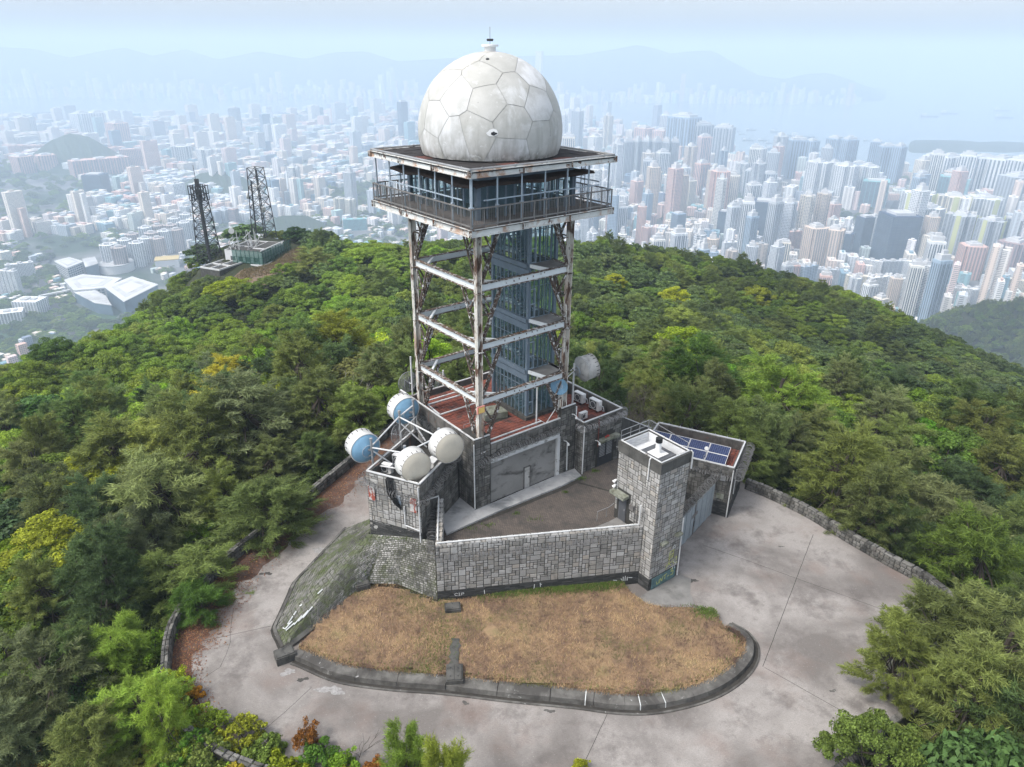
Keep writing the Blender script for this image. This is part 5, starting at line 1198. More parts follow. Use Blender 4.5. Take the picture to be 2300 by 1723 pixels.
# boundary walls
def boundary(label, curve, seed, mat, H=.85, th=.42, sgn=1, two=True):
    L = [0]
    for p, q in zip(curve, curve[1:]): L.append(L[-1]+(q-p).length)
    def at(s):
        s = max(0, min(L[-1], s))
        for i in range(len(curve)-1):
            if s <= L[i+1]: return curve[i].lerp(curve[i+1], (s-L[i])/(L[i+1]-L[i])), (curve[i+1]-curve[i]).normalized()
        return curve[-1], (curve[-1]-curve[-2]).normalized()
    c0 = curve[len(curve)//2]; t = thing('boundary_wall', label, 'stone wall', (c0.x,c0.y,0))
    b = MB(); inn = offset(curve, 0); out = offset(curve, -th*sgn); n = len(curve)
    b.add([(p.x,p.y,-.6) for p in inn]+[(p.x,p.y,H) for p in inn]+[(p.x,p.y,H) for p in out]+[(p.x,p.y,-1.5) for p in out], [(k*n+i,k*n+i+1,(k+1)*n+i+1,(k+1)*n+i) for k in range(3) for i in range(n-1)]); b.build('wall_core', MAT['mortar'], t)
    ms = Masonry(t, seed); s = 0; r = random.Random(seed)
    while s < L[-1]-.3:
        w_ = r.choice((.42,.85,.62)); p, d = at(s+w_/2); nrm = Vector((-d.y,d.x))*sgn; c = p-nrm*th/2
        for k in ((-.25,.25) if two else (0,)):
            q = c+nrm*th*k*1.02; X = Vector((*d,0))*(w_-.03); Z = Vector((*nrm,0))*(th*(.5 if two else 1.05)-.02); Y = Vector((0,0,.10*r.uniform(.8,1.2)))
            if X.cross(Y).dot(Z) < 0: X = -X
            ms.blocks([(Matrix(((X.x,Y.x,Z.x,q.x),(X.y,Y.y,Z.y,q.y),(X.z,Y.z,Z.z,H),(0,0,0,1))), mat)], 'coping_stone')
        s += w_
    rows = [(0,.26),(.26,.55),(.55,.82)]
    for z0, z1 in rows:
        s = r.uniform(0,.2)
        while s < L[-1]-.2:
            w_ = r.uniform(.28,.55); p, d = at(s+w_/2); nrm = Vector((-d.y,d.x))*sgn; X = Vector((*d,0))*(w_-.045); Y = Vector((*nrm,0))*.05; Z = Vector((0,0,z1-z0-.04))
            if X.cross(Y).dot(Z) < 0: X = -X
            ms.e.append((10-abs(p.y-34)*.1, Matrix(((X.x,Y.x,Z.x,p.x),(X.y,Y.y,Z.y,p.y),(X.z,Y.z,Z.z,(z0+z1)/2+.01),(0,0,0,1))), r.randrange(8), mat, 'stone')); s += w_
    ms.commit()
boundary('low curved granite wall with paired coping stones on the left road bend', LWALL, 50, MAT['stone_dark'], sgn=1)
boundary('low granite wall curving round the wide parking apron below the casuarinas', RWALL, 51, MAT['stone_dark'], sgn=-1, two=False)
# leaf litter under the left wall
r_ = random.Random(12); lp = []
while len(lp) < 15000:
    i = r_.randrange(len(LWALL)-1); p = LWALL[i].lerp(LWALL[i+1], r_.random()); d = (LWALL[i+1]-LWALL[i]).normalized(); wd = 2.7 if p.y > 33 else 1.6
    if p.y < 26.5: continue
    o = abs(r_.gauss(0,.5))*wd
    if o > wd*1.25: continue
    lp.append((p.x-d.y*(o+.05), p.y+d.x*(o+.05), .006+.05*r_.random()))
g = np.random.default_rng(5); n = len(lp); P = np.array(lp); a = g.uniform(0,6.28,n); s = g.uniform(.025,.07,n); ti = g.uniform(-.5,.5,(n,2))
d1 = np.stack([np.cos(a),np.sin(a),ti[:,0]],1)*s[:,None]; d2 = np.stack([-np.sin(a),np.cos(a),ti[:,1]],1)*s[:,None]*.5
V = np.stack([P-d1,P-d2,P+d1,P+d2],1).reshape(-1,3)
t = NT('fallen_leaves'); MAT['leaf_litter'] = t.finish(t.ramp(t.n('ShaderNodeNewGeometry').outputs['Random Per Island'], [(0,(.10,.05,.035)),(.4,(.17,.075,.045)),(.75,(.24,.11,.055)),(.95,(.36,.2,.09)),(1,(.1,.09,.03))]), .9)
link('leaf_litter', np_mesh('leaf_litter', V, np.arange(4*n).reshape(-1,4), MAT['leaf_litter']), kind='stuff')
b = MB(); wob = [2.1+.35*math.sin(i*.7)+.25*math.sin(i*1.9) if p.y > 33 else 1.15 for i, p in enumerate(LWALL)]
A_ = LWALL; n = len(A_); B_ = []
for i, p in enumerate(A_):
    d = (A_[min(i+1,n-1)]-A_[max(i-1,0)]).normalized(); B_.append(Vector((p.x-d.y*wob[i], p.y+d.x*wob[i])))
k0 = [i for i in range(n) if A_[i].y > 26.5]
b.add([(p.x,p.y,.005) for p in A_]+[(p.x,p.y,.005) for p in B_], [(i,i+1,n+i+1,n+i) for i in k0[:-1]])
MAT['humus'] = weathered('leaf_mould', (.085,.05,.038), (.14,.085,.062), .8, [(1.2,(1,1,1),.5,.7,(.15,.13,.12),.7)], rough=.95)
b.build('leaf_mould', MAT['humus'], kind='structure')

# ---------------------------------------------------------------- terrain
CP = []
def px_point(x, y, Y, h):                                            # surveyed tree tops: picture direction, distance, height above ground
    X, Yp = x*1.0398-1150, y*1.0398-861.5; X, Yp = X*math.cos(ROLL)+Yp*math.sin(ROLL), -X*math.sin(ROLL)+Yp*math.cos(ROLL)
    c_, s_ = math.cos(PITCH), math.sin(PITCH); f = 1621.8; d = (X/f, c_-Yp/f*s_, -s_-Yp/f*c_); k = Y/d[1]
    return (d[0]*k, Y, CAMH+d[2]*k-h)
SURV = [(0,790,115,7),(110,722,120,7),(250,690,160,7),(330,640,185,6),(385,600,205,6),(480,485,215,7),(600,560,190,1),(700,490,215,8),(760,525,225,6),(900,515,235,6),(1000,512,240,6),(1240,512,240,6),(1330,516,235,6),(1420,522,235,6),(1500,540,240,6),(1600,557,245,6),(1740,607,245,6),(1880,660,235,6),(1980,692,230,6),(2060,722,220,6),(2150,757,205,6),(2212,792,190,6),
(150,830,95,7),(0,860,85,7),(300,800,105,7),(450,700,140,7),(600,650,150,6),(800,640,140,7),(760,620,150,7),(1000,600,160,6),(640,740,95,8),(740,690,85,10),(520,830,60,10),(330,1000,50,10),(560,1040,46,8),(100,970,58,8),(110,1120,46,7),(0,1000,60,7),(1300,600,160,5),(1400,700,130,3),(1500,730,100,6),(1530,760,78,10),(1700,790,72,10),(1850,760,110,6),(1900,680,170,6),(1650,650,180,6),(2100,850,130,7),(2000,800,140,7),(1870,960,58,8),(2100,840,70,10),(2212,900,62,10),(2050,1130,44,9),(2000,1300,33,8),(2150,1280,32,9),(2212,1180,38,10)]
CP = [px_point(*q) for q in SURV]
CP += [(p.x*1.03, p.y, -.9) for p in LWALL[::5]]+[(p.x*1.03, p.y, -.9) for p in RWALL[::5]]+[(0,63,-1),(8,60,-1),(-5,70,-1.5),(0,80,-5),(10,85,-9),(0,20,-1.5),(-20,20,-3.5),(20,18,-4),(-40,25,-8),(40,25,-9),(0,8,-5),(-86,200,-20.5),(-75,200,-20.5),(-68,194,-21),(-76,220,-18.5),(-84,190,-23),(-110,200,-48),(-130,130,-45),(-140,80,-40),(-100,50,-22),(120,60,-30),(170,120,-55),(200,200,-75),(-60,300,-80),(20,310,-75),(100,310,-90),(180,280,-100),(-150,250,-110),(-200,150,-100),(260,140,-110),(260,240,-130)]
CP = np.array(CP)
def tps_fit(P):
    n = len(P); d = np.hypot(P[:,None,0]-P[None,:,0], P[:,None,1]-P[None,:,1]); K = d*d*np.log(d+1e-9)+np.eye(n)*25.0; Q = np.c_[np.ones(n), P[:,:2]]
    M_ = np.block([[K,Q],[Q.T,np.zeros((3,3))]]); return np.linalg.solve(M_, np.r_[P[:,2],0,0,0])
TW_ = tps_fit(CP)
RIMP = np.array(rim+[(20.5,53.6)]+back)
def in_rim(x, y):
    c = np.zeros(x.shape, bool); j = len(RIMP)-1
    for i in range(len(RIMP)):
        xi, yi, xj, yj = *RIMP[i], *RIMP[j]; k = (yi > y) != (yj > y)
        with np.errstate(divide='ignore', invalid='ignore'): c ^= k & (x < (xj-xi)*(y-yi)/(yj-yi+1e-12)+xi)
        j = i
    return c
def terr(x, y, flat=True):
    x, y = np.asarray(x, float), np.asarray(y, float); s = x.shape; X, Y = x.ravel(), y.ravel(); z = np.zeros(len(X))
    for a in range(0, len(X), 4000):
        d = np.hypot(X[a:a+4000,None]-CP[None,:,0], Y[a:a+4000,None]-CP[None,:,1]); z[a:a+4000] = (d*d*np.log(d+1e-9))@TW_[:-3]+TW_[-3]+TW_[-2]*X[a:a+4000]+TW_[-1]*Y[a:a+4000]
    dist = np.hypot(X*.9, Y); far = np.clip((dist-255)/120, 0, 1)
    z = z*(1-far)+far*np.minimum(z, -90-(dist-375)*.62)
    z = np.minimum(z, np.where(np.hypot(X, Y-43) > 26, 2.0, .0)); z = np.maximum(z, -470)
    if flat: z = np.where(in_rim(X, Y), -.12, np.minimum(z, np.where((np.abs(X) < 32) & (Y > 22) & (Y < 70), -.35, 9)))
    return z.reshape(s)
gx = np.unique(np.r_[np.arange(-60,61,2.0), np.arange(-200,201,5.0), np.arange(-760,801,20.0)]); gy = np.unique(np.r_[np.arange(-30,90,2.0), np.arange(90,320,5.0), np.arange(320,1001,20.0)])
GX, GY = np.meshgrid(gx, gy); GZ = terr(GX, GY); GZ = np.where((GZ < -1) , GZ+.35*np.sin(GX*.7)*np.sin(GY*.6), GZ)
nx, ny = len(gx), len(gy); idx = np.arange(nx*ny).reshape(ny,nx); F = np.stack([idx[:-1,:-1],idx[:-1,1:],idx[1:,1:],idx[1:,:-1]],-1).reshape(-1,4)
MAT['hill'] = weathered('hillside_soil', (.02,.028,.012), (.04,.045,.02), .2, [(.4,(1,1,1),.6,.7,(.06,.045,.03),.6)], rough=.95)
link('hill', np_mesh('hill', np.c_[GX.ravel(),GY.ravel(),GZ.ravel()], F, MAT['hill'], smooth=True), kind='structure')

# ---------------------------------------------------------------- trees
def foliage(name, ramp, vary=.38, trans=.3, rough=.6):
    t = NT(name); oi = t.n('ShaderNodeObjectInfo'); geo = t.n('ShaderNodeNewGeometry')
    col = t.ramp(oi.outputs['Random'], ramp); col = t.mix(1.0, col, oi.outputs['Color'], 'MULTIPLY'); lx = t.n('ShaderNodeSeparateXYZ'); t.t.links.new(oi.outputs['Location'], lx.inputs[0]); ns = t.remap(t.noise(oi.outputs['Location'], .035, 3), .35, .65, .72, 1.35); sd_ = t.remap(lx.outputs[0], -10, 70, 1.18, .8)
    k = t.remap(geo.outputs['Random Per Island'], 0, 1, 1-vary, 1+vary); n = t.remap(t.noise(t.pos(True), .55, 3), .3, .7, .72, 1.3)
    cb = t.n('ShaderNodeCombineColor'); kk = t.math('MULTIPLY', t.math('MULTIPLY', k, n), t.math('MULTIPLY', ns, sd_))
    for i in range(3): t.t.links.new(kk if i != 2 else t.math('MULTIPLY', kk, .9), cb.inputs[i])
    col = t.mix(1.0, col, cb.outputs[0], 'MULTIPLY')
    t.finish(col, rough, spec=.12)
    tr = t.n('ShaderNodeBsdfTranslucent', Color=col); mx = t.n('ShaderNodeMixShader', Fac=trans)
    t.t.links.new(t.b.outputs[0], mx.inputs[1]); t.t.links.new(tr.outputs[0], mx.inputs[2]); t.t.links.new(mx.outputs[0], t.out.inputs[0])
    return t.mat
MAT['leaf_broad'] = foliage('broad_leaves', [(0,(.145,.225,.036)),(.3,(.20,.275,.04)),(.5,(.115,.19,.036)),(.7,(.205,.25,.055)),(.85,(.09,.15,.036)),(1,(.17,.285,.03))])
MAT['leaf_dark'] = foliage('dark_leaves', [(0,(.085,.135,.04)),(.4,(.12,.175,.055)),(.7,(.075,.12,.045)),(1,(.13,.17,.06))], .45, .2, .45)
MAT['leaf_casu'] = foliage('needle_leaves', [(0,(.145,.19,.065)),(.4,(.18,.235,.065)),(.7,(.13,.175,.075)),(1,(.205,.25,.07))], .35, .35)
MAT['leaf_bush'] = foliage('bush_leaves', [(0,(.11,.18,.035)),(.35,(.17,.23,.04)),(.7,(.09,.145,.04)),(1,(.21,.22,.05))], .5, .3)
MAT['bark'] = plain('bark', (.055,.045,.036), .95, var=.4); MAT['pale_bark'] = plain('pale_dead_wood', (.34,.32,.28), .95, var=.25); MAT['grey_twig'] = plain('grey_twigs', (.16,.14,.11), .95, var=.3)

def leaf_quads(P, N, s, g, aspect=.55):
    n = len(P); a = g.normal(size=(n,3)); T = np.cross(N, a); T /= np.linalg.norm(T,axis=1,keepdims=True)+1e-9; B = np.cross(N, T)
    T = T*s[:,None]; B = B*s[:,None]*aspect; F_ = N*s[:,None]*.18
    return np.stack([P-T, P-B+F_, P+T, P+B+F_], 1).reshape(-1,3)
def clump_points(c, r, n, g, flat=.6):
    d = g.normal(size=(n,3)); d /= np.linalg.norm(d,axis=1,keepdims=True); d[:,2] = np.where(d[:,2] < -.35, -d[:,2], d[:,2])
    q = g.uniform(.72,1.06,(n,1))*np.where(g.uniform(size=(n,1)) < .2, g.uniform(.3,.9,(n,1)), 1)
    P = c+d*q*np.array([r,r,r*flat]); N = d*np.array([1,1,1.3])+g.normal(size=(n,3))*.55; N /= np.linalg.norm(N,axis=1,keepdims=True)
    return P, N
def crown_broad(seed, rad=3.4, h=7.5, nc=24, nl=380, ls=.17, flat=.55, crad=(.8,1.35), spread=1.0):
    g = np.random.default_rng(seed); Vs = []; cs = []
    for i in range(nc):
        a = i*2.4+g.uniform(-.4,.4); k = math.sqrt((i+.5)/nc); x, y = rad*k*math.cos(a)*spread, rad*k*math.sin(a)
        z = h-1.1-(k**2)*h*.40+g.uniform(-.6,.45); r = g.uniform(*crad)*(1.1-.25*k)
        cs.append((x,y,z,r))
    for i in range(nc//2):
        a = g.uniform(0,6.28); k = g.uniform(.45,.95); cs.append((rad*k*math.cos(a), rad*k*math.sin(a), h*g.uniform(.38,.58), g.uniform(*crad)*.8))
    for x, y, z, r in cs:
        for j in range(3):
            o = g.normal(size=3)*r*.5*np.array([1,1,.4]); P, N = clump_points(np.array([x,y,z])+o, r*g.uniform(.5,.75), nl//3, g, flat); Vs.append(leaf_quads(P, N, g.uniform(.7,1.3,len(P))*ls, g))
    return np.concatenate(Vs), cs
def crown_casu(seed, h=10, rad=3.0, nb=46, nn=300, ln=.5, wd=.017, pl=1.7):
    """Plumes of needles: each branch ends in an upswept brush."""
    g = np.random.default_rng(seed); tri = []; cs = []
    lead = [(g.uniform(-.35,.35)*rad, g.uniform(-.35,.35)*rad, g.uniform(.78,1.0)) for _ in range(4)]
    for i in range(nb):
        t = (i+.5)/nb; lx, ly, lz = lead[i%4]; z0 = h*(.16+.80*t)*lz; rr = rad*(1-(t**1.7)*.88)*g.uniform(.35,1.0); a = i*2.4+g.uniform(-.6,.6)
        st = np.array([lx*t+rr*.62*math.cos(a), ly*t+rr*.62*math.sin(a), z0]); up = .35+.9*t+g.uniform(-.15,.3)
        ax = np.array([math.cos(a), math.sin(a), up]); ax /= np.linalg.norm(ax); L0 = pl*g.uniform(.7,1.2)*(1-.3*t); cs.append((*(st+ax*L0*.5), .5))
        for j in range(3):
            a2 = ax+g.normal(size=3)*(.0 if j == 0 else .42); a2 /= np.linalg.norm(a2); m = nn//3; u = g.uniform(0,1,(m,1))**.8; c = st+a2*L0*u*(1 if j == 0 else .8)+g.normal(size=(m,3))*.07
            c[:,2] -= .12*(u[:,0]**2)*L0; d = a2*.75+g.normal(size=(m,3))*.55; d /= np.linalg.norm(d,axis=1,keepdims=True); L = ln*g.uniform(.5,1.2,(m,1))*(1.1-.5*u)
            s = np.cross(d, g.normal(size=(m,3))); s /= np.linalg.norm(s,axis=1,keepdims=True); s *= wd*g.uniform(.7,1.6,(m,1)); tip = c+d*L; tip[:,2] -= .16*L[:,0]
            tri.append(np.stack([c-s, c+s, tip], 1))
    return np.concatenate(tri).reshape(-1,3), cs
def trunk_mesh(name, cs, h, r0, mat, seed, lean=.3, base=0.0):
    r = random.Random(seed); b = MB(); pts = [(0,0,-1.0)]; x = y = 0
    for k in range(1, 6): x += r.uniform(-lean,lean)*.3; y += r.uniform(-lean,lean)*.3; pts.append((x,y,h*.16*k))
    b.tube(pts, r0, 7, r1=r0*.35)
    for i, c in enumerate(cs):
        if i % 2 and len(cs) > 20: continue
        q = Vector(pts[min(5, 2+i % 4)]); e = Vector(c[:3]); m = q.lerp(e,.5)+Vector((r.uniform(-.2,.2), r.uniform(-.2,.2), -.25)); b.tube([q, m, e], r0*.32, 5, r1=.015, cap=False)
    me = bpy.data.meshes.new(name); me.from_pydata([tuple(p) for p in b.v], [], b.f); me.materials.append(mat); return me
PROTO = {}
def proto(kind, V, k, cs, h, r0, mat, bark, seed):
    F = np.arange(len(V)).reshape(-1,k); me = np_mesh('crown', V, F, mat); tm = trunk_mesh('trunk', cs, h, r0, bark, seed)
    PROTO.setdefault(kind, []).append((me, tm, h, float(np.percentile(np.hypot(V[:,0],V[:,1]), 92))))
for s_ in range(3): V, cs = crown_broad(s_+1, 3.0+.3*s_, 7.2, 15+3*s_, 620, .13, .7, (1.0,1.5)); proto('broad', V, 4, cs, 7.2, .17, MAT['leaf_broad'], MAT['bark'], s_)
for s_ in range(2): V, cs = crown_broad(s_+11, 2.7, 6.8, 26, 300, .20, .85, (.75,1.15)); proto('dark', V, 4, cs, 6.8, .17, MAT['leaf_dark'], MAT['bark'], s_+5)
V, cs = crown_broad(31, 3.0, 6.6, 44, 520, .075, .75, (.45,.8)); proto('cluster', V, 4, cs, 6.6, .16, MAT['leaf_broad'], MAT['bark'], 9)
for s_ in range(3): V, cs = crown_casu(s_+41, 10, 3.0+.3*s_, 84, 330, .5, .02); proto('casu', V, 3, cs, 10, .2, MAT['leaf_casu'], MAT['bark'], s_+20)
V, cs = crown_casu(51, 4.2, 1.5, 46, 420, .36, .010, .95); proto('young', V, 3, cs, 4.2, .07, MAT['leaf_casu'], MAT['bark'], 30)
for s_ in range(3): V, cs = crown_broad(s_+61, 1.35, 2.0, 16, 150, .085+.02*s_, .8, (.35,.65)); proto('bush', V, 4, cs, 2.0, .04, MAT['leaf_bush'], MAT['bark'], s_+40)
def twig_tree(seed, h, r0, depth, mat, name='branches', spread=.6, n0=3):
    r = random.Random(seed); b = MB()
    def rec(p, d, L, rad, k):
        q = p+d*L; m = p.lerp(q,.5)+Vector((r.uniform(-.1,.1),r.uniform(-.1,.1),0))*L; b.tube([p,m,q], rad, 4, r1=rad*.6, cap=False)
        if k:
            for _ in range(r.choice((2,3))):
                e = (d+Vector((r.gauss(0,spread),r.gauss(0,spread),r.gauss(.12,spread*.6)))).normalized(); rec(q, e, L*r.uniform(.62,.88), rad*.6, k-1)
    for i in range(n0): rec(Vector((r.gauss(0,.15),r.gauss(0,.15),-.3)), Vector((r.gauss(0,.35),r.gauss(0,.35),1)).normalized(), h*.3, r0, depth)
    me = bpy.data.meshes.new(name); me.from_pydata([tuple(p) for p in b.v], [], b.f); me.materials.append(mat); return me

LABELS = set(); TREES = []                                           # (x, y, width)
TINT = {'bright green':(1.2,1.35,.8), 'yellow green':(1.45,1.3,.6), 'golden yellow':(1.75,1.3,.6), 'olive':(1.12,1.02,.95), 'grey green':(1.1,1.0,1.3), 'dark green':(.65,.75,.8), 'mid green':(1,1,1), 'brownish':(1.25,.85,.9), 'orange':(2.2,.8,.5), 'blue green':(.75,1.0,1.5), 'reddish':(1.9,.6,.8), 'deep green':(.6,.85,.6)}
SHAPE = {'broad':'flat topped tree', 'dark':'round dense tree', 'cluster':'clustered leafy tree', 'casu':'feathery casuarina', 'young':'young casuarina', 'bush':'leafy bush'}
CAT = {'bush':'bush'}
def plant(kind, x, y, z, h, w, tint, label, group, v=0, seed=0, trunk=True):
    me, tm, h0, r0 = PROTO[kind][v % len(PROTO[kind])]; sz = h/h0*(1.12 if kind == 'casu' else 1); sx = (w/2)/r0*(1.15 if kind in ('casu','cluster') else 1.05); r = random.Random(seed*7+3)
    base = 'bush' if kind == 'bush' else 'casuarina_tree' if kind in ('casu','young') else 'broadleaf_tree'
    t = thing(base, label, 'bush' if kind == 'bush' else 'tree', (x,y,z), group); t.rotation_euler = (0,0,r.uniform(0,6.28)); t.scale = (sx,sx*r.uniform(.92,1.08),sz)
    o = bpy.data.objects.new('crown', me); COL.objects.link(o); o.parent = t; c = TINT[tint]; j = r.uniform(.85,1.15); o.color = (c[0]*j,c[1]*j,c[2]*j,1)
    if trunk: o = bpy.data.objects.new('trunk', tm); COL.objects.link(o); o.parent = t
    TREES.append((x,y,w))
# the trees that show largest: kind, picture direction of the top, distance, height, crown width, tint, label
BIG = [
('casu',520,832,60,11,10.5,'grey green','tall grey green feathery casuarina standing highest over the left road','a'),
('casu',430,880,57,9.5,7.5,'olive','olive casuarina leaning against the tall grey green one by the left road','a'),
('casu',330,1000,50,10,10,'grey green','wide grey green casuarina nearest the long straight stretch of the left road','a'),
('casu',230,905,62,10,8,'olive','olive casuarina between the yellow tree and the tall grey green casuarinas','a'),
('casu',560,1045,46,8,6.8,'mid green','casuarina whose needles overhang the left boundary wall mid way','a'),
('casu',400,1190,40,7.5,6.5,'mid green','low casuarina spreading over the curved wall on the left bend','a'),
('casu',740,688,85,12,9.5,'yellow green','tall pointed casuarina just left of the radar tower legs','a'),
('casu',820,760,80,9,8,'olive','olive casuarina close behind the grid dish and left tower leg','a'),
('broad',640,735,95,8,9.5,'bright green','brightest green flat topped tree in the left middle distance','a'),
('broad',560,742,97,7.5,8,'bright green','bright green flat topped tree left of the brightest one','a'),
('cluster',190,985,58,8,9,'golden yellow','golden yellow clustered tree on the far left slope','a'),
('cluster',110,1118,45,7,8.5,'yellow green','yellow green clustered tree at the left edge below the golden one','a'),
('cluster',60,1190,42,6.5,7,'olive','olive clustered tree in front of the yellow green one at the left edge','a'),
('broad',700,900,66,7.5,7,'mid green','round green tree beside the upper end of the left road','a'),
('broad',740,860,70,7,6,'dark green','dark green tree hugging the road wall by the blue backed dish','a'),
('casu',480,785,75,9,7,'golden yellow','amber tipped casuarina rising behind the grey green pair','a'),
('broad',110,722,118,7,8.5,'dark green','dark spreading tree at the left edge against the far streets','a'),
('broad',210,752,112,7,9,'olive','wide olive tree beside the dark one at the left skyline','a'),
('broad',330,790,104,7,9,'olive','broad olive tree in the middle of the left slope','a'),
('broad',430,830,88,7,8,'olive','olive tree behind the amber tipped casuarina','a'),
('dark',60,850,84,7,9,'deep green','deep green dense tree low at the left edge','a'),
('dark',170,870,80,7,8,'brownish','brownish dense tree above the golden yellow one','a'),
('casu',1530,752,78,11,10,'deep green','biggest rounded casuarina behind the solar roof building','a'),
('casu',1690,792,71,11,9,'bright green','bright green casuarina right of the biggest rounded one','a'),
('broad',1480,700,100,7,9,'yellow green','yellow green flat topped tree over the rounded casuarina','a'),
('casu',1430,745,86,8,7,'mid green','smaller casuarina between the radar tower and the rounded one','a'),
('casu',1850,962,56,8.5,8,'mid green','spreading casuarina just over the right apron wall','a'),
('casu',1780,890,66,8,7,'olive','olive casuarina behind the spreading one over the apron wall','a'),
('casu',1960,930,66,9,7,'mid green','slender casuarina group on the right hand slope','a'),
('casu',2110,842,72,11,9,'dark green','tall dark casuarina with bare stems at the right edge','a'),
('casu',2190,960,60,10,8,'olive','olive casuarina below the tall dark one at the right edge','a'),
('casu',2060,1060,52,9,8.5,'grey green','grey green casuarina half way down the right edge','a'),
('casu',2140,1125,42,9.5,7,'bright green','bright casuarina crowding the right edge above the apron','a'),
('casu',2090,1290,33,9.0,6.2,'olive','large olive casuarina spilling over the right side of the apron','a'),
('casu',1960,1345,30.5,7,3.3,'olive','leaning casuarina tip reaching furthest over the apron','a'),
('casu',2200,1330,30,9,7,'grey green','nearest grey green casuarina at the right edge','a'),
('casu',2130,1440,27,8.0,5.2,'olive','low olive casuarina under the large one at the right','a'),
('cluster',1925,1545,24.5,5.2,4.6,'dark green','yellow flecked clustered tree at the lower right bend','a'),
('dark',2160,1590,22.5,6,5,'dark green','dark dense tree in the lower right corner','a'),
('broad',1460,612,165,6,7,'golden yellow','small pale yellow tree on the ridge right of the tower','a'),
('broad',1640,612,190,6,9,'golden yellow','mustard tree near the skyline right of the tower','a'),
('cluster',1330,580,170,5,5,'golden yellow','tiny yellow tree just right of the tower on the ridge','a'),
('dark',440,520,206,9,10,'dark green','dark tree hiding the foot of the left lattice mast','a'),
('dark',520,478,222,9,12,'dark green','dark tree between the two lattice masts','a'),
('dark',690,488,213,10,11,'dark green','dark tree right of the fenced compound','a'),
('dark',640,482,222,8,8,'deep green','pointed dark tree behind the fenced compound','a'),
('casu',680,540,178,11,10,'olive','olive casuarina standing right of the bare soil slope','a'),
('broad',490,592,168,5,11,'yellow green','yellow green tree in front of the white edged platform','a'),
('young',875,1562,23,4.6,2.3,'bright green','young bright casuarina by the bottom wall, left of its twin','b'),
('young',955,1578,22.4,4.2,2.6,'yellow green','young bright casuarina by the bottom wall, right of its twin','b'),
('young',335,1475,27,4.4,2.6,'bright green','bright feathery casuarina at the lower left below the bend','b'),
('young',235,1345,33,4.8,4,'bright green','bright tufted casuarina beneath the left bend','b'),
('young',190,1330,36,5,4,'mid green','green tufted casuarina left of the bright tufted one','b'),
('casu',290,1490,28,5.5,4.2,'bright green','light green casuarina filling the lower left corner','b'),
('young',420,1250,37,4.6,3.2,'deep green','deep green casuarina at the foot of the curved left wall','b'),
]
BUSH = [(445,1545,1.5,2.4,'yellow green','yellow green bush leaning over the lower left wall'),(520,1560,1.6,2.2,'golden yellow','yellow flowering bush at the bottom wall'),(575,1590,1.5,2.0,'mid green','green bush right of the yellow flowering one'),(660,1560,1.9,1.5,'reddish','red tipped shrub standing up before the road'),(690,1610,1.3,1.8,'deep green','deep green bush under the red tipped shrub'),(410,1490,1.2,1.4,'orange','small amber bush on the lower left wall'),(470,1620,1.5,2.4,'golden yellow','mottled yellow bush at the bottom left'),(740,1640,1.2,1.8,'bright green','bright low bush at the bottom edge'),(300,1610,2.2,3.2,'olive','pale olive bush at the bottom left'),(260,1400,3.0,3.6,'olive','grey olive bush below the left bend'),(160,1480,3,3.4,'blue green','blue green bush at the lower left'),(90,1625,1.8,2.2,'orange','orange leaved bush in the lower left corner'),(110,1530,3,3.2,'blue green','pale blue green shrub at the left edge'),(30,1440,3,3.6,'bright green','bright green shrub at the left edge'),(60,1320,3.4,4.2,'dark green','dark green shrub under the yellow green tree'),(335,1370,2.2,2.6,'bright green','bright leafy shrub climbing the curved wall'),(370,1450,1.8,2.0,'yellow green','yellow shrub on the outer face of the bend'),(200,1580,2.6,3,'dark green','dark shrub in the lower left thicket'),(300,1540,2.2,2.4,'blue green','blue green shrub beside the light casuarina'),(1262,1640,.9,.9,'golden yellow','small yellow leaved sapling at the bottom centre'),(810,1650,1.0,1.3,'reddish','thin reddish bush left of the young casuarinas'),(1350,1000,1,1,'orange','x'),(1960,1182,1.5,1.2,'orange','orange bush glowing behind the right apron wall'),(1840,1610,1.6,2.4,'dark green','dark bush at the foot of the lower right wall'),(2040,1640,2.2,3,'deep green','deep green bush in the lower right corner')]
for i, (k, x, y, Y, h, w_, tint, lab, g) in enumerate(BIG):
    p = px_point(x, y+6, Y, h); zt_ = float(terr(np.array([p[0]]), np.array([Y]))[0]); hh = max(h*.7, min(h*1.45, p[2]+h-zt_))
    plant(k, p[0], Y, p[2]+h-hh, hh, w_, tint, lab, 'large trees round the station' if g == 'a' else 'young casuarinas at the lower left', i, i)
def ray_ground(x, y, zz):
    X, Yp = x*1.0398-1150, y*1.0398-861.5; c_, s_ = math.cos(PITCH), math.sin(PITCH); f = 1621.8; d = (X/f, c_-Yp/f*s_, -s_-Yp/f*c_); k = (zz-CAMH)/d[2]; return d[0]*k, d[1]*k
for i, (x, y, h, w_, tint, lab) in enumerate(BUSH):
    if lab == 'x': continue
    zg = -.4
    for _ in range(6): q = ray_ground(x, y, zg+h); zg = float(terr(np.array([q[0]]), np.array([q[1]]))[0])
    plant('bush', q[0], q[1], zg, h, w_, tint, lab, 'bushes round the road', i, i+100, trunk=h > 1.2)
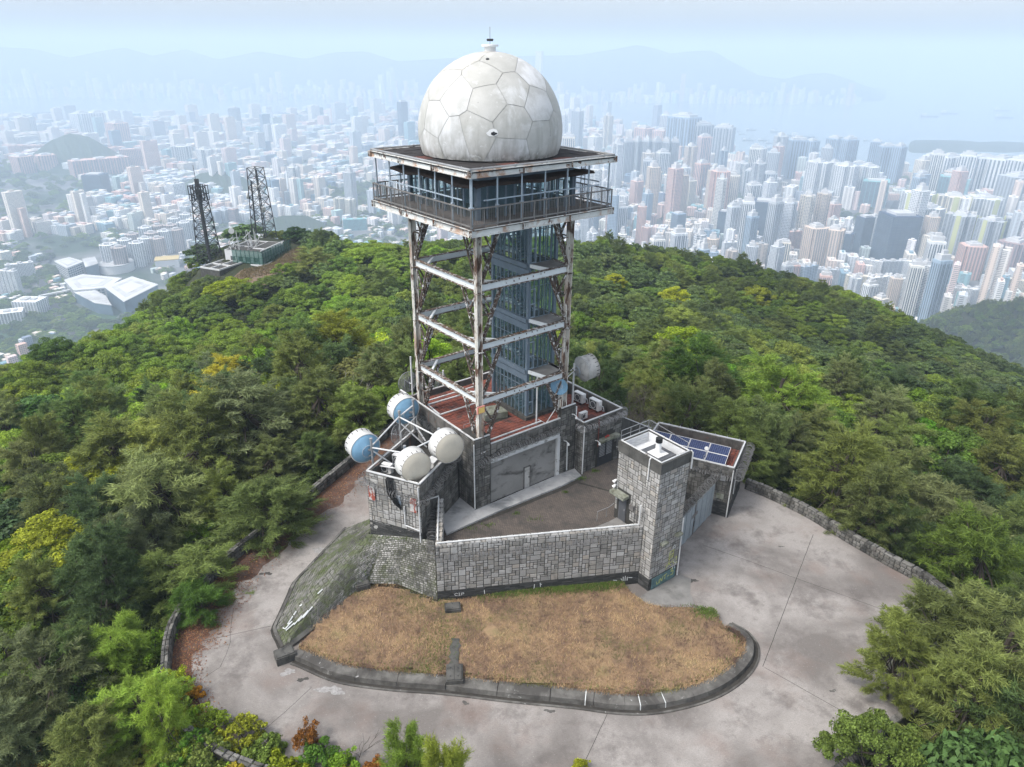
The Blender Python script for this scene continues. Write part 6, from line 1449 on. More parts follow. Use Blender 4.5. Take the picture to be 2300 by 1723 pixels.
# dead and leafless ones
r_ = random.Random(44); BL2 = ['yellow green','deep green','olive','mid green','golden yellow','bright green','dark green']; LW2 = [p for p in LWALL if p.y < 30.5 and p.x < -4]
for i in range(22):
    p = LW2[int(i/22*len(LW2))]; nxt = LW2[min(len(LW2)-1,int(i/22*len(LW2))+1)]; o = r_.uniform(.2,1.7); c = Vector((p.x, p.y)).normalized(); x, y = p.x-.25*o*(1 if p.x < -12 else .2)+r_.uniform(-.4,.4), p.y-o*.6-.15; tn = BL2[i % 7]; h_ = r_.uniform(1.6,2.5)
    plant('bush', x, y, -.45, h_, r_.uniform(1.9,2.8), tn, tn+' hedge bush on the lower left wall, '+('far end' if p.x < -17 else 'at the turn' if p.x < -13.5 else 'middle' if p.x < -9 else 'end by the young casuarinas')+(' front' if o > 1 else ''), 'hedge bushes along the lower left wall', i, i+300)
def bare(label, x, y, z, seed, h, r0, depth, mat, n0, cat='tree', name='bare_tree', spread=.6):
    t = thing(name, label, cat, (x,y,z)); o = bpy.data.objects.new('branches', twig_tree(seed, h, r0, depth, MAT[mat], 'branches', spread, n0)); COL.objects.link(o); o.parent = t; TREES.append((x,y,h*.6))
q = px_point(735, 765, 70, 0); bare('dead white branching tree left of the tower', q[0], 70, q[2]-5.5, 5, 6.5, .09, 4, 'pale_bark', 1)
q = px_point(770, 815, 68, 0); bare('small dead white branch below the dead white tree', q[0], 68, q[2]-3.5, 8, 3.5, .06, 3, 'pale_bark', 1)
for i, (x, y, Y, h) in enumerate([(1330,815,62,5.5),(1390,830,64,5),(1290,800,66,4.5),(1360,870,59,4)]):
    q = px_point(x, y, Y, h); bare(['leafless grey thicket behind the annex roof','leafless grey shrub left of the rounded casuarina','leafless grey shrub behind the grey drum dish','low leafless shrub by the dark link wall'][i], q[0], Y, q[2], 60+i, h, .06, 5, 'grey_twig', 6, 'bush', 'bare_bush', .5)
for i, (x, y, h) in enumerate([(578,1600,2.9),(770,1620,3.0),(735,1635,1.6)]):
    q = ray_ground(x, y, .6); bare(['tall bare brown twig before the bottom road','two bare forked twigs at the bottom edge','short bare twig beside the forked twigs'][i], q[0], q[1], -.2, 70+i, h*1.3, .022, 2, 'bark', 2, 'sapling', 'bare_sapling', .25)

# the forest on the slopes: 300 or so largest in view as trees, the rest joined
def project(x, y, z):
    c_, s_ = math.cos(PITCH), math.sin(PITCH); Z = z-CAMH; zc = y*c_-Z*s_; yc = y*s_+Z*c_; return 1150+1621.8*x/zc, 861.5-1621.8*yc/zc, zc
KNOB = [(-95,186),(-84,184),(-76,178),(-70,168),(-60,168),(-55,190),(-57,205),(-64,222),(-80,226),(-92,214)]
g = np.random.default_rng(99); pts = []; y = 20.0
while y < 300:
    st = 4.1+.011*y; xs_ = np.arange(-260, 300, st); pts.append(np.c_[xs_+g.uniform(-.42,.42,len(xs_))*st, np.full(len(xs_), y)+g.uniform(-.42,.42,len(xs_))*st]); y += st*.86
pts = np.concatenate(pts); zg = terr(pts[:,0], pts[:,1]); u_, v_, zc = project(pts[:,0], pts[:,1], zg+4)
keep = (u_ > -160) & (u_ < 2460) & (v_ < 1850) & (v_ > 380)
ex = RIMP*1.0; c0 = np.array([0,44]); 
keep &= ~in_rim(pts[:,0], pts[:,1]) & ~in_rim((pts[:,0]-3)*.93+3, (pts[:,1]-45)*.93+45)
keep &= ~np.array([inpoly(a, c, KNOB) for a, c in pts])
T_ = np.array(TREES); d = np.hypot(pts[:,None,0]-T_[None,:,0], pts[:,None,1]-T_[None,:,1]); keep &= ~(d < T_[None,:,2]*.36).any(1)
keep &= ~((np.abs(pts[:,0]) < 26) & (pts[:,1] < 26)) & ~((pts[:,0] > 14) & (pts[:,0] < 22) & (pts[:,1] < 28))
pts, zg = pts[keep], zg[keep]
vis = np.ones(len(pts), bool)                                        # a crown wholly behind the ground is left out
for t_ in np.linspace(.15,.97,24): q = pts*t_; vis &= terr(q[:,0], q[:,1], False) < (zg+11)*t_+CAMH*(1-t_)
pts, zg = pts[vis], zg[vis]
n = len(pts); dist = np.hypot(pts[:,0], pts[:,1]); nz = np.sin(pts[:,0]*.045+1.3)*np.sin(pts[:,1]*.04)+.5*np.sin(pts[:,0]*.11+pts[:,1]*.09); rr = g.uniform(size=n)
def choose(i):
    x, y = pts[i]; s_ = nz[i]+g.normal()*.45
    if x > 10 and y > 85: k = 'dark' if s_ > -.1 else 'broad' if rr[i] < .7 else 'casu'
    elif y < 50: k = 'casu' if s_ > -.2 else 'cluster'
    elif y < 85: k = 'casu' if s_ > -.15 else 'broad' if rr[i] < .7 else 'dark'
    else: k = 'broad' if s_ > -.45 else 'dark' if rr[i] < .7 else 'casu'
    if k == 'casu': tn = ('olive','mid green','grey green','dark green')[int(rr[i]*97) % 4]
    elif k == 'dark': tn = ('dark green','blue green','mid green','deep green','brownish')[int(rr[i]*97) % 5]
    else: tn = (('bright green','olive','mid green','mid green','yellow green','olive') if x < 15 else ('mid green','dark green','olive','mid green','dark green','deep green'))[int(rr[i]*97) % 6]
    return k, tn
kinds = [choose(i) for i in range(n)]
H = {'cluster':(4.6,6,4.4,6), 'broad':(5.2,7.2,5.2,7.4), 'dark':(4.8,6.8,4.6,6.6), 'casu':(6.5,9.5,4.4,6.4)}
hw = []
for i in range(n):
    a, b_, c, e = H[kinds[i][0]]; k = (.82 if dist[i] > 150 else .95)*(.72 if (pts[i][0] > 12 and 95 < pts[i][1] < 175) else 1); q_ = g.uniform(.78,1.18); hw.append((g.uniform(a,b_)*k*q_, g.uniform(c,e)*q_))
hw = np.array(hw); near = (np.abs(pts[:,0]) < 30) & (pts[:,1] < 60); hw[near] *= np.where(pts[near][:,0] > 18, .95, .8)[:,None]
order = np.argsort(-(hw[:,1]*hw[:,0])**.5/dist)
ANCH = [(790,980,'the corner dish'),(865,880,'the dish by the garage wall'),(900,640,'the left tower legs'),(740,720,'the tall pointed casuarina'),(690,800,'the dead white tree'),(640,760,'the brightest green tree'),(520,860,'the tall grey green casuarina'),(190,1020,'the golden yellow tree'),(110,1160,'the yellow green edge tree'),(480,800,'the amber tipped casuarina'),(430,480,'the left lattice mast'),(560,460,'the right lattice mast'),(560,550,'the relay building'),(600,600,'the bare soil slope'),(1000,520,'the radar deck'),(1250,700,'the right tower leg'),(1275,800,'the grey drum dish'),(1530,960,'the solar panels'),(1530,850,'the rounded casuarina'),(1690,860,'the bright casuarina'),(1830,1150,'the apron wall'),(1460,620,'the pale yellow ridge tree'),(1640,620,'the mustard tree'),(1330,585,'the tiny yellow tree'),(1480,720,'the yellow green flat tree'),(2110,900,'the tall dark edge casuarina'),(2060,1350,'the large apron casuarina'),(1900,1560,'the lower right clustered tree'),(2120,700,'the far wooded hill'),(400,1250,'the curved left wall'),(300,1480,'the lower left casuarina'),(210,760,'the wide olive skyline tree'),(60,850,'the deep green edge tree'),(1770,600,'the right skyline'),(330,800,'the broad olive slope tree'),(1850,1000,'the spreading wall casuarina')]
def landmark(u, v, anch, seen):
    """Where a thing stands in the picture, told from the nearest landmarks."""
    for a in sorted(anch, key=lambda q: math.hypot(q[0]-u, (q[1]-v)*1.3))[:4]:
        dx, dy = u-a[0], v-a[1]; r = math.hypot(dx, dy); far = 'just ' if r < 60 else 'well ' if r > 170 else ''
        w_ = ('right of' if dx > 0 else 'left of') if abs(dx) > 2.2*abs(dy) else ('below' if dy > 0 else 'above') if abs(dy) > 2.2*abs(dx) else ('below and right of' if dx > 0 else 'below and left of') if dy > 0 else ('above and right of' if dx > 0 else 'above and left of')
        ph = far+w_+' '+a[2]
        if not seen(ph): return ph
    return None
def region(x, y):
    if x < -12:
        if y < 42: return 'below the left road bend'
        if y < 62: return 'left of the long straight road'
        if y < 95: return 'on the near left slope'
        if y < 150: return 'on the middle of the left spur'
        return 'round the fenced mast compound'
    if x < 16 and y > 60: return 'behind the radar tower' if y < 130 else 'on the ridge behind the tower'
    if y < 48: return 'below the right apron wall'
    if y < 80: return 'on the near right slope'
    if y < 130: return 'in the hollow right of the tower'
    return 'on the far right ridge'
NB = len(BIG); N_IND = 300-NB
chosen = set(order[:N_IND].tolist())
for j, i in enumerate(order[:N_IND]):
    k, tn = kinds[i]; pu, pv, _ = project(pts[i][0], pts[i][1], zg[i]+hw[i][0]*.7); big = 'big ' if hw[i][1] > 6.6 else 'small ' if hw[i][1] < 4.9 else ''
    ph = landmark(pu/1.0398, pv/1.0398, ANCH, lambda p: f'{big}{tn} {SHAPE[k]} {p}' in LABELS) or region(*pts[i]); lab = f'{big}{tn} {SHAPE[k]} {ph}'; LABELS.add(lab)
    plant(k, pts[i][0], pts[i][1], zg[i]-.2, hw[i][0], hw[i][1], tn, lab, f'{SHAPE[k]}s '+region(*pts[i]), i, int(i)+500)
rest = [i for i in range(n) if i not in chosen]
def scatter(name, protos, P, rotz, scl, idx, **k):
    """One object: copies of PROTOS (crown with trunk) on the given points, by geometry nodes."""
    me = bpy.data.meshes.new(name); me.vertices.add(len(P)); me.vertices.foreach_set('co', np.ascontiguousarray(P, np.float32).ravel())
    for nm, typ, d in (('rz','FLOAT',rotz), ('sc','FLOAT_VECTOR',scl), ('pi','INT',idx)):
        a = me.attributes.new(nm, typ, 'POINT'); a.data.foreach_set('vector' if typ == 'FLOAT_VECTOR' else 'value', np.ascontiguousarray(d, np.int32 if typ == 'INT' else np.float32).ravel())
    o = link(name, me, kind='stuff', **k); c = bpy.data.collections.new(name+'_kinds')
    for j, m in enumerate(protos): c.objects.link(bpy.data.objects.new('%s_%02d' % (name, j), m))
    ng = bpy.data.node_groups.new(name, 'GeometryNodeTree'); ng.interface.new_socket('Geometry', in_out='INPUT', socket_type='NodeSocketGeometry'); ng.interface.new_socket('Geometry', in_out='OUTPUT', socket_type='NodeSocketGeometry')
    N = ng.nodes; L = ng.links; gi = N.new('NodeGroupInput'); go = N.new('NodeGroupOutput'); ci = N.new('GeometryNodeCollectionInfo'); ci.inputs['Collection'].default_value = c; ci.inputs['Separate Children'].default_value = True; ci.inputs['Reset Children'].default_value = True
    ip = N.new('GeometryNodeInstanceOnPoints'); ip.inputs['Pick Instance'].default_value = True
    def attr(nm, t):
        a = N.new('GeometryNodeInputNamedAttribute'); a.data_type = t; a.inputs['Name'].default_value = nm; return a.outputs['Attribute']
    cx = N.new('ShaderNodeCombineXYZ'); L.new(attr('rz','FLOAT'), cx.inputs[2]); L.new(gi.outputs[0], ip.inputs['Points']); L.new(ci.outputs[0], ip.inputs['Instance']); L.new(attr('pi','INT'), ip.inputs['Instance Index']); L.new(cx.outputs[0], ip.inputs['Rotation']); L.new(attr('sc','FLOAT_VECTOR'), ip.inputs['Scale']); L.new(ip.outputs[0], go.inputs[0])
    mo = o.modifiers.new('scatter', 'NODES'); mo.node_group = ng; return o
def joined(me, tm):
    a = MB(); vs = np.empty(len(me.vertices)*3, np.float32); me.vertices.foreach_get('co', vs); k = len(me.polygons[0].vertices); f = np.empty(len(me.loops), np.int32); me.loops.foreach_get('vertex_index', f); return me
tints_ = ['mid green','bright green','olive','dark green','yellow green','brownish','blue green','grey green']
FK = ['broad','dark','casu','cluster']; pm = []; off = {}
for k in FK: off[k] = len(pm); pm += [q[0] for q in PROTO[k]]
idx = [off[kinds[i][0]]+i % len(PROTO[kinds[i][0]]) for i in rest]
scl = [(hw[i][1]/2/PROTO[kinds[i][0]][i % len(PROTO[kinds[i][0]])][3],)*2+(hw[i][0]/PROTO[kinds[i][0]][i % len(PROTO[kinds[i][0]])][2],) for i in rest]
scatter('forest', pm, np.c_[pts[rest], zg[rest]-.2], g.uniform(0,6.28,len(rest)), np.array(scl), np.array(idx))
KNOB2 = [(-88,191),(-76,188),(-72,176),(-62,169),(-56,185),(-58,212),(-64,222),(-80,226),(-92,214)]
# undergrowth filling the gaps
MAT['leaf_under'] = foliage('undergrowth_shade_leaves', [(0,(.045,.07,.022)),(.5,(.07,.10,.03)),(1,(.06,.07,.03))], .5, .2)  # leaf colour darkened to put shade into the gaps between crowns
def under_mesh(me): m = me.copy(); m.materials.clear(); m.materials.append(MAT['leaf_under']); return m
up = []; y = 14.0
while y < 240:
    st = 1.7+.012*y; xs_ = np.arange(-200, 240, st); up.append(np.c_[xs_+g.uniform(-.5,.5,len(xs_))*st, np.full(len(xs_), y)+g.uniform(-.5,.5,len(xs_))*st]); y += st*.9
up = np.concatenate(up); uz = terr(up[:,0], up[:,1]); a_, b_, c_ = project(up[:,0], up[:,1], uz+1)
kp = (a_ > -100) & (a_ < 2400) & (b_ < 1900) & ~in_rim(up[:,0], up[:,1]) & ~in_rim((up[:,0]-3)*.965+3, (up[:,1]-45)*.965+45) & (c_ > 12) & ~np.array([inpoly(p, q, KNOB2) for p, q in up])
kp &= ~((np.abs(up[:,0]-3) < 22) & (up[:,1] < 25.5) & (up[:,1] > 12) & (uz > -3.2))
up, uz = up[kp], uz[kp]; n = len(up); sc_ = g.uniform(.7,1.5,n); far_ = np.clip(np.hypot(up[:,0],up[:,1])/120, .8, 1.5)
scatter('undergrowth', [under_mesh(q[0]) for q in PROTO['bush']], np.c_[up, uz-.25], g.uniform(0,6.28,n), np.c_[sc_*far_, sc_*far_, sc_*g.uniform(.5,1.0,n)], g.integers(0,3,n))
print('trees', NB, len(pts), 'rest', len(rest), 'under', n)

# ---------------------------------------------------------------- mast compound on the left knob
def lattice(label, c, h, w0, w1, bays, mat, leg=.16, core=0, cage=None, tilt=(0,0)):
    c = Vector(c); t = thing('lattice_mast', label, 'mast', c); a0 = R(20)
    def P(i, z):
        k = z/h; w_ = (w0+(w1-w0)*k)/1.414; a = a0+i*math.pi/2; return c+Vector((w_*math.cos(a)+tilt[0]*z, w_*math.sin(a)+tilt[1]*z, z))
    for i in range(4): b = MB(); b.beam(P(i,-.5), P(i,h), leg, leg); b.build('leg', mat, t)
    b = MB()
    for k in range(bays):
        z0, z1 = h*k/bays, h*(k+1)/bays
        for i in range(4):
            j = (i+1) % 4; b.beam(P(i,z0), P(j,z1), leg*.5, leg*.5); b.beam(P(j,z0), P(i,z1), leg*.5, leg*.5); b.beam(P(i,z1), P(j,z1), leg*.55, leg*.55)
    b.build('lattice', mat, t, kind='stuff')
    if core: b = MB(); b.beam(c, c+Vector((tilt[0]*h,tilt[1]*h,h*.97)), core, core); b.build('cable_core', MAT['dark_iron'], t)
    return t, P
KP = Vector((-86,200.5,-20.5))
m1, P1 = lattice('dark lattice mast with a square cage at its top, left of the compound', KP, 20.0, 4.6, 2.6, 9, MAT['dark_iron'], .22, .75)
b = MB()
for z in (16.6, 18.2, 20.4):
    for i in range(4):
        a, e = R(20+90*i), R(110+90*i); q = lambda an, zz: KP+Vector((2.5*math.cos(an),2.5*math.sin(an),zz)); b.beam(q(a,z), q(e,z), .14, .14)
for i in range(4):
    for k in range(4): a, e = R(20+90*i), R(110+90*i); p0 = KP+Vector((2.5*math.cos(a),2.5*math.sin(a),0)); p1 = KP+Vector((2.5*math.cos(e),2.5*math.sin(e),0)); m_ = p0.lerp(p1,k/4); b.beam(m_+Vector((0,0,16.4)), m_+Vector((0,0,20.6)), .16, .16)
b.build('antenna_cage', MAT['dark_iron'], m1)
b = MB(); b.beam(KP+Vector((0,0,20)), KP+Vector((0,0,22.2)), .9, .9); b.tube([KP+Vector((-.2,0,22)), KP+Vector((-.3,0,25.8))], .06, 5); b.build('top_antenna', MAT['dark_iron'], m1)
b = MB()
for k in range(6): z = 5+2*k; s_ = 1 if k % 2 else -1; b.beam(KP+Vector((s_*1.6,0,z)), KP+Vector((s_*3.1,-.3,z+.2)), .07, .07); b.tube([KP+Vector((s_*3.1,-.3,z-.6)), KP+Vector((s_*3.1,-.3,z+1.2))], .06, 5)
b.build('side_antenna', MAT['grey_steel'], m1, kind='stuff')
K2 = Vector((-76.4,220,-18.2))
m2, P2_ = lattice('slimmer tapering lattice mast on the right of the compound', K2, 20.2, 5.0, 3.3, 7, MAT['dark_iron'], .2, 0)
b = MB(); b.tube([K2+Vector((.6,0,0)), K2+Vector((.3,0,19.5))], .16, 6); b.tube([K2+Vector((-2.2,-.5,1)), K2+Vector((-1.6,-.4,16.5))], .22, 6); b.build('cable_run', MAT['dark_iron'], m2)
for q, ax, r0 in ((Vector((-2.9,-1.2,12.2)),(-1,-.2,0),.9), (Vector((.4,-1.0,14.6)),(.5,-.8,0),.75), (Vector((1.0,-.9,8.2)),(.4,-.9,0),.85)):
    b = MB(); b.lathe(K2+q, ax, [(-.25,.2),(-.2,r0*.8),(0,r0),(.3,r0),(.32,0)], 16); b.build('dish', MAT['dish_white'], m2, True)
b = MB(); b.beam(K2+Vector((1.8,0,14.8)), K2+Vector((4,0,14.8)), .08, .08); b.tube([K2+Vector((3.9,0,14.5)), K2+Vector((3.9,0,17.2))], .05, 5); b.build('side_antenna', MAT['grey_steel'], m2)
cb_ = thing('relay_building', 'low white relay station building behind a green mesh fence on the knob', 'building', (-74,203,-20.5))
FK_ = Fr(-68.9, 194.9, 14)
b = MB(); b.fbox(FK_, .9, 13, 1.0, 12.5, -21.5, -17.6); b.fbox(FK_, 4.0, 12, 1.5, 5.5, -17.6, -17.0); b.build('wall', MAT['white_tile'], cb_)
b = MB()
for a in ((.9,13,1.0,1.25),(.9,13,12.25,12.5),(.9,1.15,1.25,12.25),(12.75,13,1.25,12.25),(6.4,6.6,1.25,12.25)): b.fbox(FK_, *a, -17.6 if a[2] != 1.0 else -16.99, -17.25 if a[2] != 1.0 else -16.8)
b.build('parapet', MAT['pipe'], cb_)
b = MB(); b.fbox(FK_, 1.2, 6.3, 1.3, 12.2, -17.6, -17.3); b.fbox(FK_, 6.7, 12.6, 5.6, 12.2, -17.6, -17.5); b.fbox(FK_, 4.3, 11.7, 1.8, 5.2, -17.0, -16.95); b.build('roof', MAT['concrete_dark'], cb_)
for k in range(4): b = MB(); b.fbox(FK_, .84, .9, 2.2+k*2.4, 3.6+k*2.4, -20.2, -18.9); b.build('window', MAT['ac_dark'], cb_)
MAT['mesh_green'] = glass('green_mesh', (.02,.10,.075), .6, .7)
fe = thing('mesh_fence', 'tall green mesh security fence round the relay building', 'fence', FK_(0,0,-20.5))
def fence_side(p, q, n, z0=-20.6, z1=-16.9):
    p, q = Vector(p), Vector(q)
    for k in range(n):
        a, e = p.lerp(q,k/n), p.lerp(q,(k+1)/n); b = MB(); b.poly([(a.x,a.y,z0+.2),(e.x,e.y,z0+.2),(e.x,e.y,z1),(a.x,a.y,z1)]); b.build('mesh_panel', MAT['mesh_green'], fe)
        b = MB(); b.beam((a.x,a.y,z0), (a.x,a.y,z1+.3), .14, .14); b.build('post', MAT['deepgreen'], fe)
    b = MB(); b.beam((p.x,p.y,z1), (q.x,q.y,z1), .1, .1); b.beam((p.x,p.y,z0+1.9), (q.x,q.y,z0+1.9), .07, .07); b.build('rail', MAT['deepgreen'], fe)
MAT['deepgreen'] = plain('green_paint', (.018,.075,.055), .6)
fence_side(FK_(0,0,0), FK_(15,0,0), 11); fence_side(FK_(0,0,0), FK_(0,9.6,0), 7)
b = MB(); b.fbox(FK_, -.25, 11, -.25, -.05, -22.2, -20.4); b.fbox(FK_, -.25, -.05, -.05, 4, -22.2, -20.5); b.build('plinth', MAT['white_tile'], fe)
r_ = random.Random(77); an = thing('antenna_cluster', 'tangle of white pipe antennas on the relay building roof', 'antennas', FK_(3,9,-17.5))
for k in range(46):
    p = FK_(r_.uniform(.5,7), r_.uniform(4,13.5), r_.uniform(-17.6,-13.5)); d = Vector((r_.gauss(0,1),r_.gauss(0,1),r_.gauss(.3,.8))).normalized()*r_.uniform(1.2,3.0); b = MB(); b.tube([p-d*.5,p+d*.5], .09, 5); b.build('pipe', MAT['galv'] if k % 2 else MAT['pipe'], an)
for k in range(7): p = FK_(r_.uniform(1,9), r_.uniform(2,13), -17.5); b = MB(); b.tube([p,p+Vector((0,0,r_.uniform(3,6.5)))], .08, 5); b.build('whip', MAT['pipe'], an)
b = MB(); b.lathe(FK_(4,11.5,-12.6), (.3,-.9,.1), [(-.2,.2),(0,.8),(.3,.8),(.32,0)], 14); b.build('small_dish', MAT['dish_white'], an)
pf = thing('platform', 'white edged concrete platform half hidden by trees under the left mast', 'platform', (-84,198,-22))
FP = Fr(-83.5,190.8,24)
b = MB(); b.fbox(FP, 0, 13, -5, 2, -24, -20.5); b.build('slab', MAT['concrete_dark'], pf)
b = MB()
for a in ((0,13,-5,-4.7),(0,13,1.7,2),(0,.3,-4.7,1.7),(12.7,13,-4.7,1.7),(4.3,4.6,-4.7,1.7),(8.6,8.9,-4.7,1.7),(.3,12.7,-1.7,-1.4)): b.fbox(FP, *a, -20.5, -20.1)
b.build('white_edge', MAT['pipe'], pf)
# bare soil below the fence
g_ = np.random.default_rng(3); sx, sy = np.meshgrid(np.linspace(-76,-54,30), np.linspace(168,213,40)); sz = terr(sx, sy, False)+.35
sp = [(-74,191),(-73,180),(-65,170),(-58,178),(-55.5,196),(-58,210),(-63.7,212),(-66.3,195.5),(-69,192.5)]
ok_ = np.array([[inpoly(sx[j,i]+.35, sy[j,i]+.55, sp) for i in range(29)] for j in range(39)])
vs = [(float(a),float(c),float(e)) for a,c,e in zip(sx.ravel(),sy.ravel(),sz.ravel())]; fs = [(j*30+i,j*30+i+1,(j+1)*30+i+1,(j+1)*30+i) for j in range(39) for i in range(29) if ok_[j,i]]
MAT['bare_soil'] = weathered('bare_soil', (.2,.135,.085), (.13,.10,.075), .35, [(.9,(1,1,1),.5,.66,(.06,.055,.045),.8)], rough=.95, grain=6, bstr=.8)
b = MB(); b.add(vs, fs); b.build('soil_slope', MAT['bare_soil'], smooth=True, kind='structure')
sq = [(x,y,float(terr(np.array([x]),np.array([y]),False)[0])+.3) for x, y in ((r_.uniform(-73,-57), r_.uniform(180,212)) for _ in range(9000)) if inpoly(x,y,sp)]
MAT['scrub'] = foliage('scrub', [(0,(.09,.075,.04)),(1,(.13,.10,.05))]); blades('scrub', sq, .2, .7, .07, MAT['scrub'], 8, kind='stuff')
# weather pole on the ridge
for q, lab in (((1367,548,225),'small grey pole with a crossbar on the right ridge'),):
    p = px_point(*q, 0); p = (p[0],p[1],p[2]-1.5); t_ = thing('pole', lab, 'pole', (p[0],p[1],p[2]-6)); b = MB(); b.tube([(p[0],p[1],p[2]-7),(p[0],p[1],p[2]+.5)], .045, 5); b.build('post', MAT['pipe'], t_); b = MB(); b.tube([(p[0]-.7,p[1],p[2]+.2),(p[0]+.7,p[1],p[2]+.4)], .06, 5); b.build('crossbar', MAT['pipe'], t_)

# ---------------------------------------------------------------- the city, the harbour and the far island
GZ0 = -450.0; SEA = -456.0
def direction(x, y):
    X, Yp = x*1.0398-1150, y*1.0398-861.5; X, Yp = X*math.cos(ROLL)+Yp*math.sin(ROLL), -X*math.sin(ROLL)+Yp*math.cos(ROLL)
    c_, s_ = math.cos(PITCH), math.sin(PITCH); f = 1621.8; return X/f, c_-Yp/f*s_, -s_-Yp/f*c_
def gp_(x, y, z=GZ0): d = direction(x, y); k = (z-CAMH)/d[2]; return d[0]*k, d[1]*k
def zat(x, y, Y): d = direction(x, y); return CAMH+d[2]*Y/d[1]
t = NT('sea_water'); p = t.pos(); MAT['sea'] = t.finish(t.mix(t.remap(t.noise(p, .0012, 5), .35, .65), (.16,.22,.24), (.21,.27,.29)), .2, t.noise(p, .05, 3), .05, spec=.5)
b = MB(); b.poly([(-60000,-3000,SEA),(60000,-3000,SEA),(60000,70000,SEA),(-60000,70000,SEA)]); b.build('sea', MAT['sea'], kind='structure')
t = NT('city_ground'); p = t.pos(); n_ = t.noise(p, .004, 5, .6)
MAT['land'] = t.finish(t.mix(t.remap(t.noise(p, .0022, 4), .5, .58), t.ramp(n_, [(.35,(.15,.16,.17)),(.5,(.20,.2,.2)),(.65,(.12,.14,.12))]), (.035,.06,.03)), .95)
coast = [(-300,262),(150,262),(330,258),(345,250),(420,262),(520,262),(560,252),(700,243),(960,243),(1235,246),(1250,258),(1330,268),(1345,282),(1440,282),(1450,300),(1585,330),(1600,356),(1625,368),(1700,370),(1870,368),(1935,382),(2010,392),(2080,398),(2230,400),(2500,402)]
cpts = [gp_(x, y, SEA) for x, y in coast]; LANDP = cpts+[(4500,300),(-4500,300)]
b = MB(); n = len(LANDP); b.prism([q for q in LANDP[::-1]], -470, GZ0); b.build('land', MAT['land'], kind='structure')
MAT['park'] = weathered('park_grass', (.05,.11,.05), (.035,.07,.03), .01, [], rough=.95)
for pl in ([(705,430),(760,405),(800,400),(860,410),(900,425),(830,450),(720,455)],[(0,560),(40,545),(60,560),(30,585),(0,590)],[(160,690),(230,660),(270,665),(240,700),(180,720)],[(0,690),(50,640),(110,660),(110,720),(0,760)]):
    sheet('park', [gp_(*q) for q in pl][::-1], GZ0+.6, MAT['park'], kind='structure')
MAT['asphalt'] = plain('asphalt', (.06,.06,.065), .9)
def cityroad(name, pts, w, z, mat):
    q = smooth_curve([gp_(*a) for a in pts], 5); b = MB(); L_, R_ = offset(q, w/2), offset(q, -w/2); n = len(q)
    b.add([(a.x,a.y,z) for a in L_]+[(a.x,a.y,z) for a in R_], [(i,i+1,n+i+1,n+i) for i in range(n-1)]); b.build(name, mat, kind='structure')
cityroad('railway', [(110,545),(97,580),(95,615),(106,650),(130,690),(165,735)], 16, GZ0+7, MAT['asphalt'])
cityroad('city_road', [(60,600),(85,575),(70,630),(60,655)], 14, GZ0+1, MAT['concrete'])
cityroad('city_road', [(1850,610),(1885,560),(1905,500),(1935,450),(1950,420)], 34, GZ0+1, MAT['asphalt'])
cityroad('city_road', [(130,470),(200,440),(260,418),(330,395)], 26, GZ0+1, MAT['concrete'])
cityroad('city_road', [(1290,470),(1500,462),(1700,455),(1950,470),(2212,500)], 22, GZ0+1.2, MAT['asphalt'])
# --- facade kit: walls tinted by the building's own colour, windows built as panes
def wall_mat():
    t = NT('tower_wall'); oi = t.n('ShaderNodeObjectInfo'); n = t.noise(t.pos(), .02, 3)
    return t.finish(t.mix(t.remap(n, .3, .7, 0, .18), oi.outputs['Color'], (.3,.3,.3)), .85)
MAT['cwall'] = wall_mat(); MAT['cglass'] = plain('window_glass', (.07,.10,.13), .3, var=.4, scale=.05); MAT['croof'] = plain('roof_grey', (.5,.5,.5), .9, var=.3, scale=.03); MAT['stripe'] = plain('yellow_green_stripe', (.52,.54,.26), .8, var=.1)
def plan_mesh(plan, H, fh=3.0, cw=3.2, ww=.62, wh=.55, strip=False):
    """Walls from a plan polygon, with window panes proud of each face."""
    wv, wf, gv, gf = [], [], [], []; n = len(plan)
    wv = [(x,y,0) for x, y in plan]+[(x,y,H) for x, y in plan]; wf = [(i,(i+1)%n,n+(i+1)%n,n+i) for i in range(n)]+[tuple(range(n,2*n))]
    for i in range(n):
        a, c = Vector(plan[i]), Vector(plan[(i+1)%n]); d = c-a; L = d.length; d = d/L; nn = Vector((d.y,-d.x))*.25; k = max(1,int(L/cw)); m = int(H/fh)
        for q in range(k):
            u0, u1 = L*(q+.5-ww/2)/k, L*(q+.5+ww/2)/k
            for r in ([0] if strip else range(m)):
                z0, z1 = (2, H-4) if strip else (r*fh+fh*(1-wh)/2, r*fh+fh*(1+wh)/2)
                p0, p1 = a+d*u0+nn, a+d*u1+nn; s = len(gv); gv += [(p0.x,p0.y,z0),(p1.x,p1.y,z0),(p1.x,p1.y,z1),(p0.x,p0.y,z1)]; gf.append((s,s+1,s+2,s+3))
    mw = bpy.data.meshes.new('tower_walls'); mw.from_pydata(wv, [], wf); mw.materials.append(MAT['cwall'])
    mg = np_mesh('windows', np.array(gv), np.array(gf), MAT['cglass']); return mw, mg
def roof_mesh(boxes):
    b = MB()
    for x0,x1,y0,y1,z0,z1 in boxes: b.hexa([(x0,y0,z0),(x1,y0,z0),(x1,y1,z0),(x0,y1,z0)], [(x0,y0,z1),(x1,y0,z1),(x1,y1,z1),(x0,y1,z1)])
    me = bpy.data.meshes.new('roof_plant'); me.from_pydata(b.v, [], b.f); me.materials.append(MAT['croof']); return me
def cross(a, w): return [(-w,-a),(w,-a),(w,-w),(a,-w),(a,w),(w,w),(w,a),(-w,a),(-w,w),(-a,w),(-a,-w),(-w,-w)]
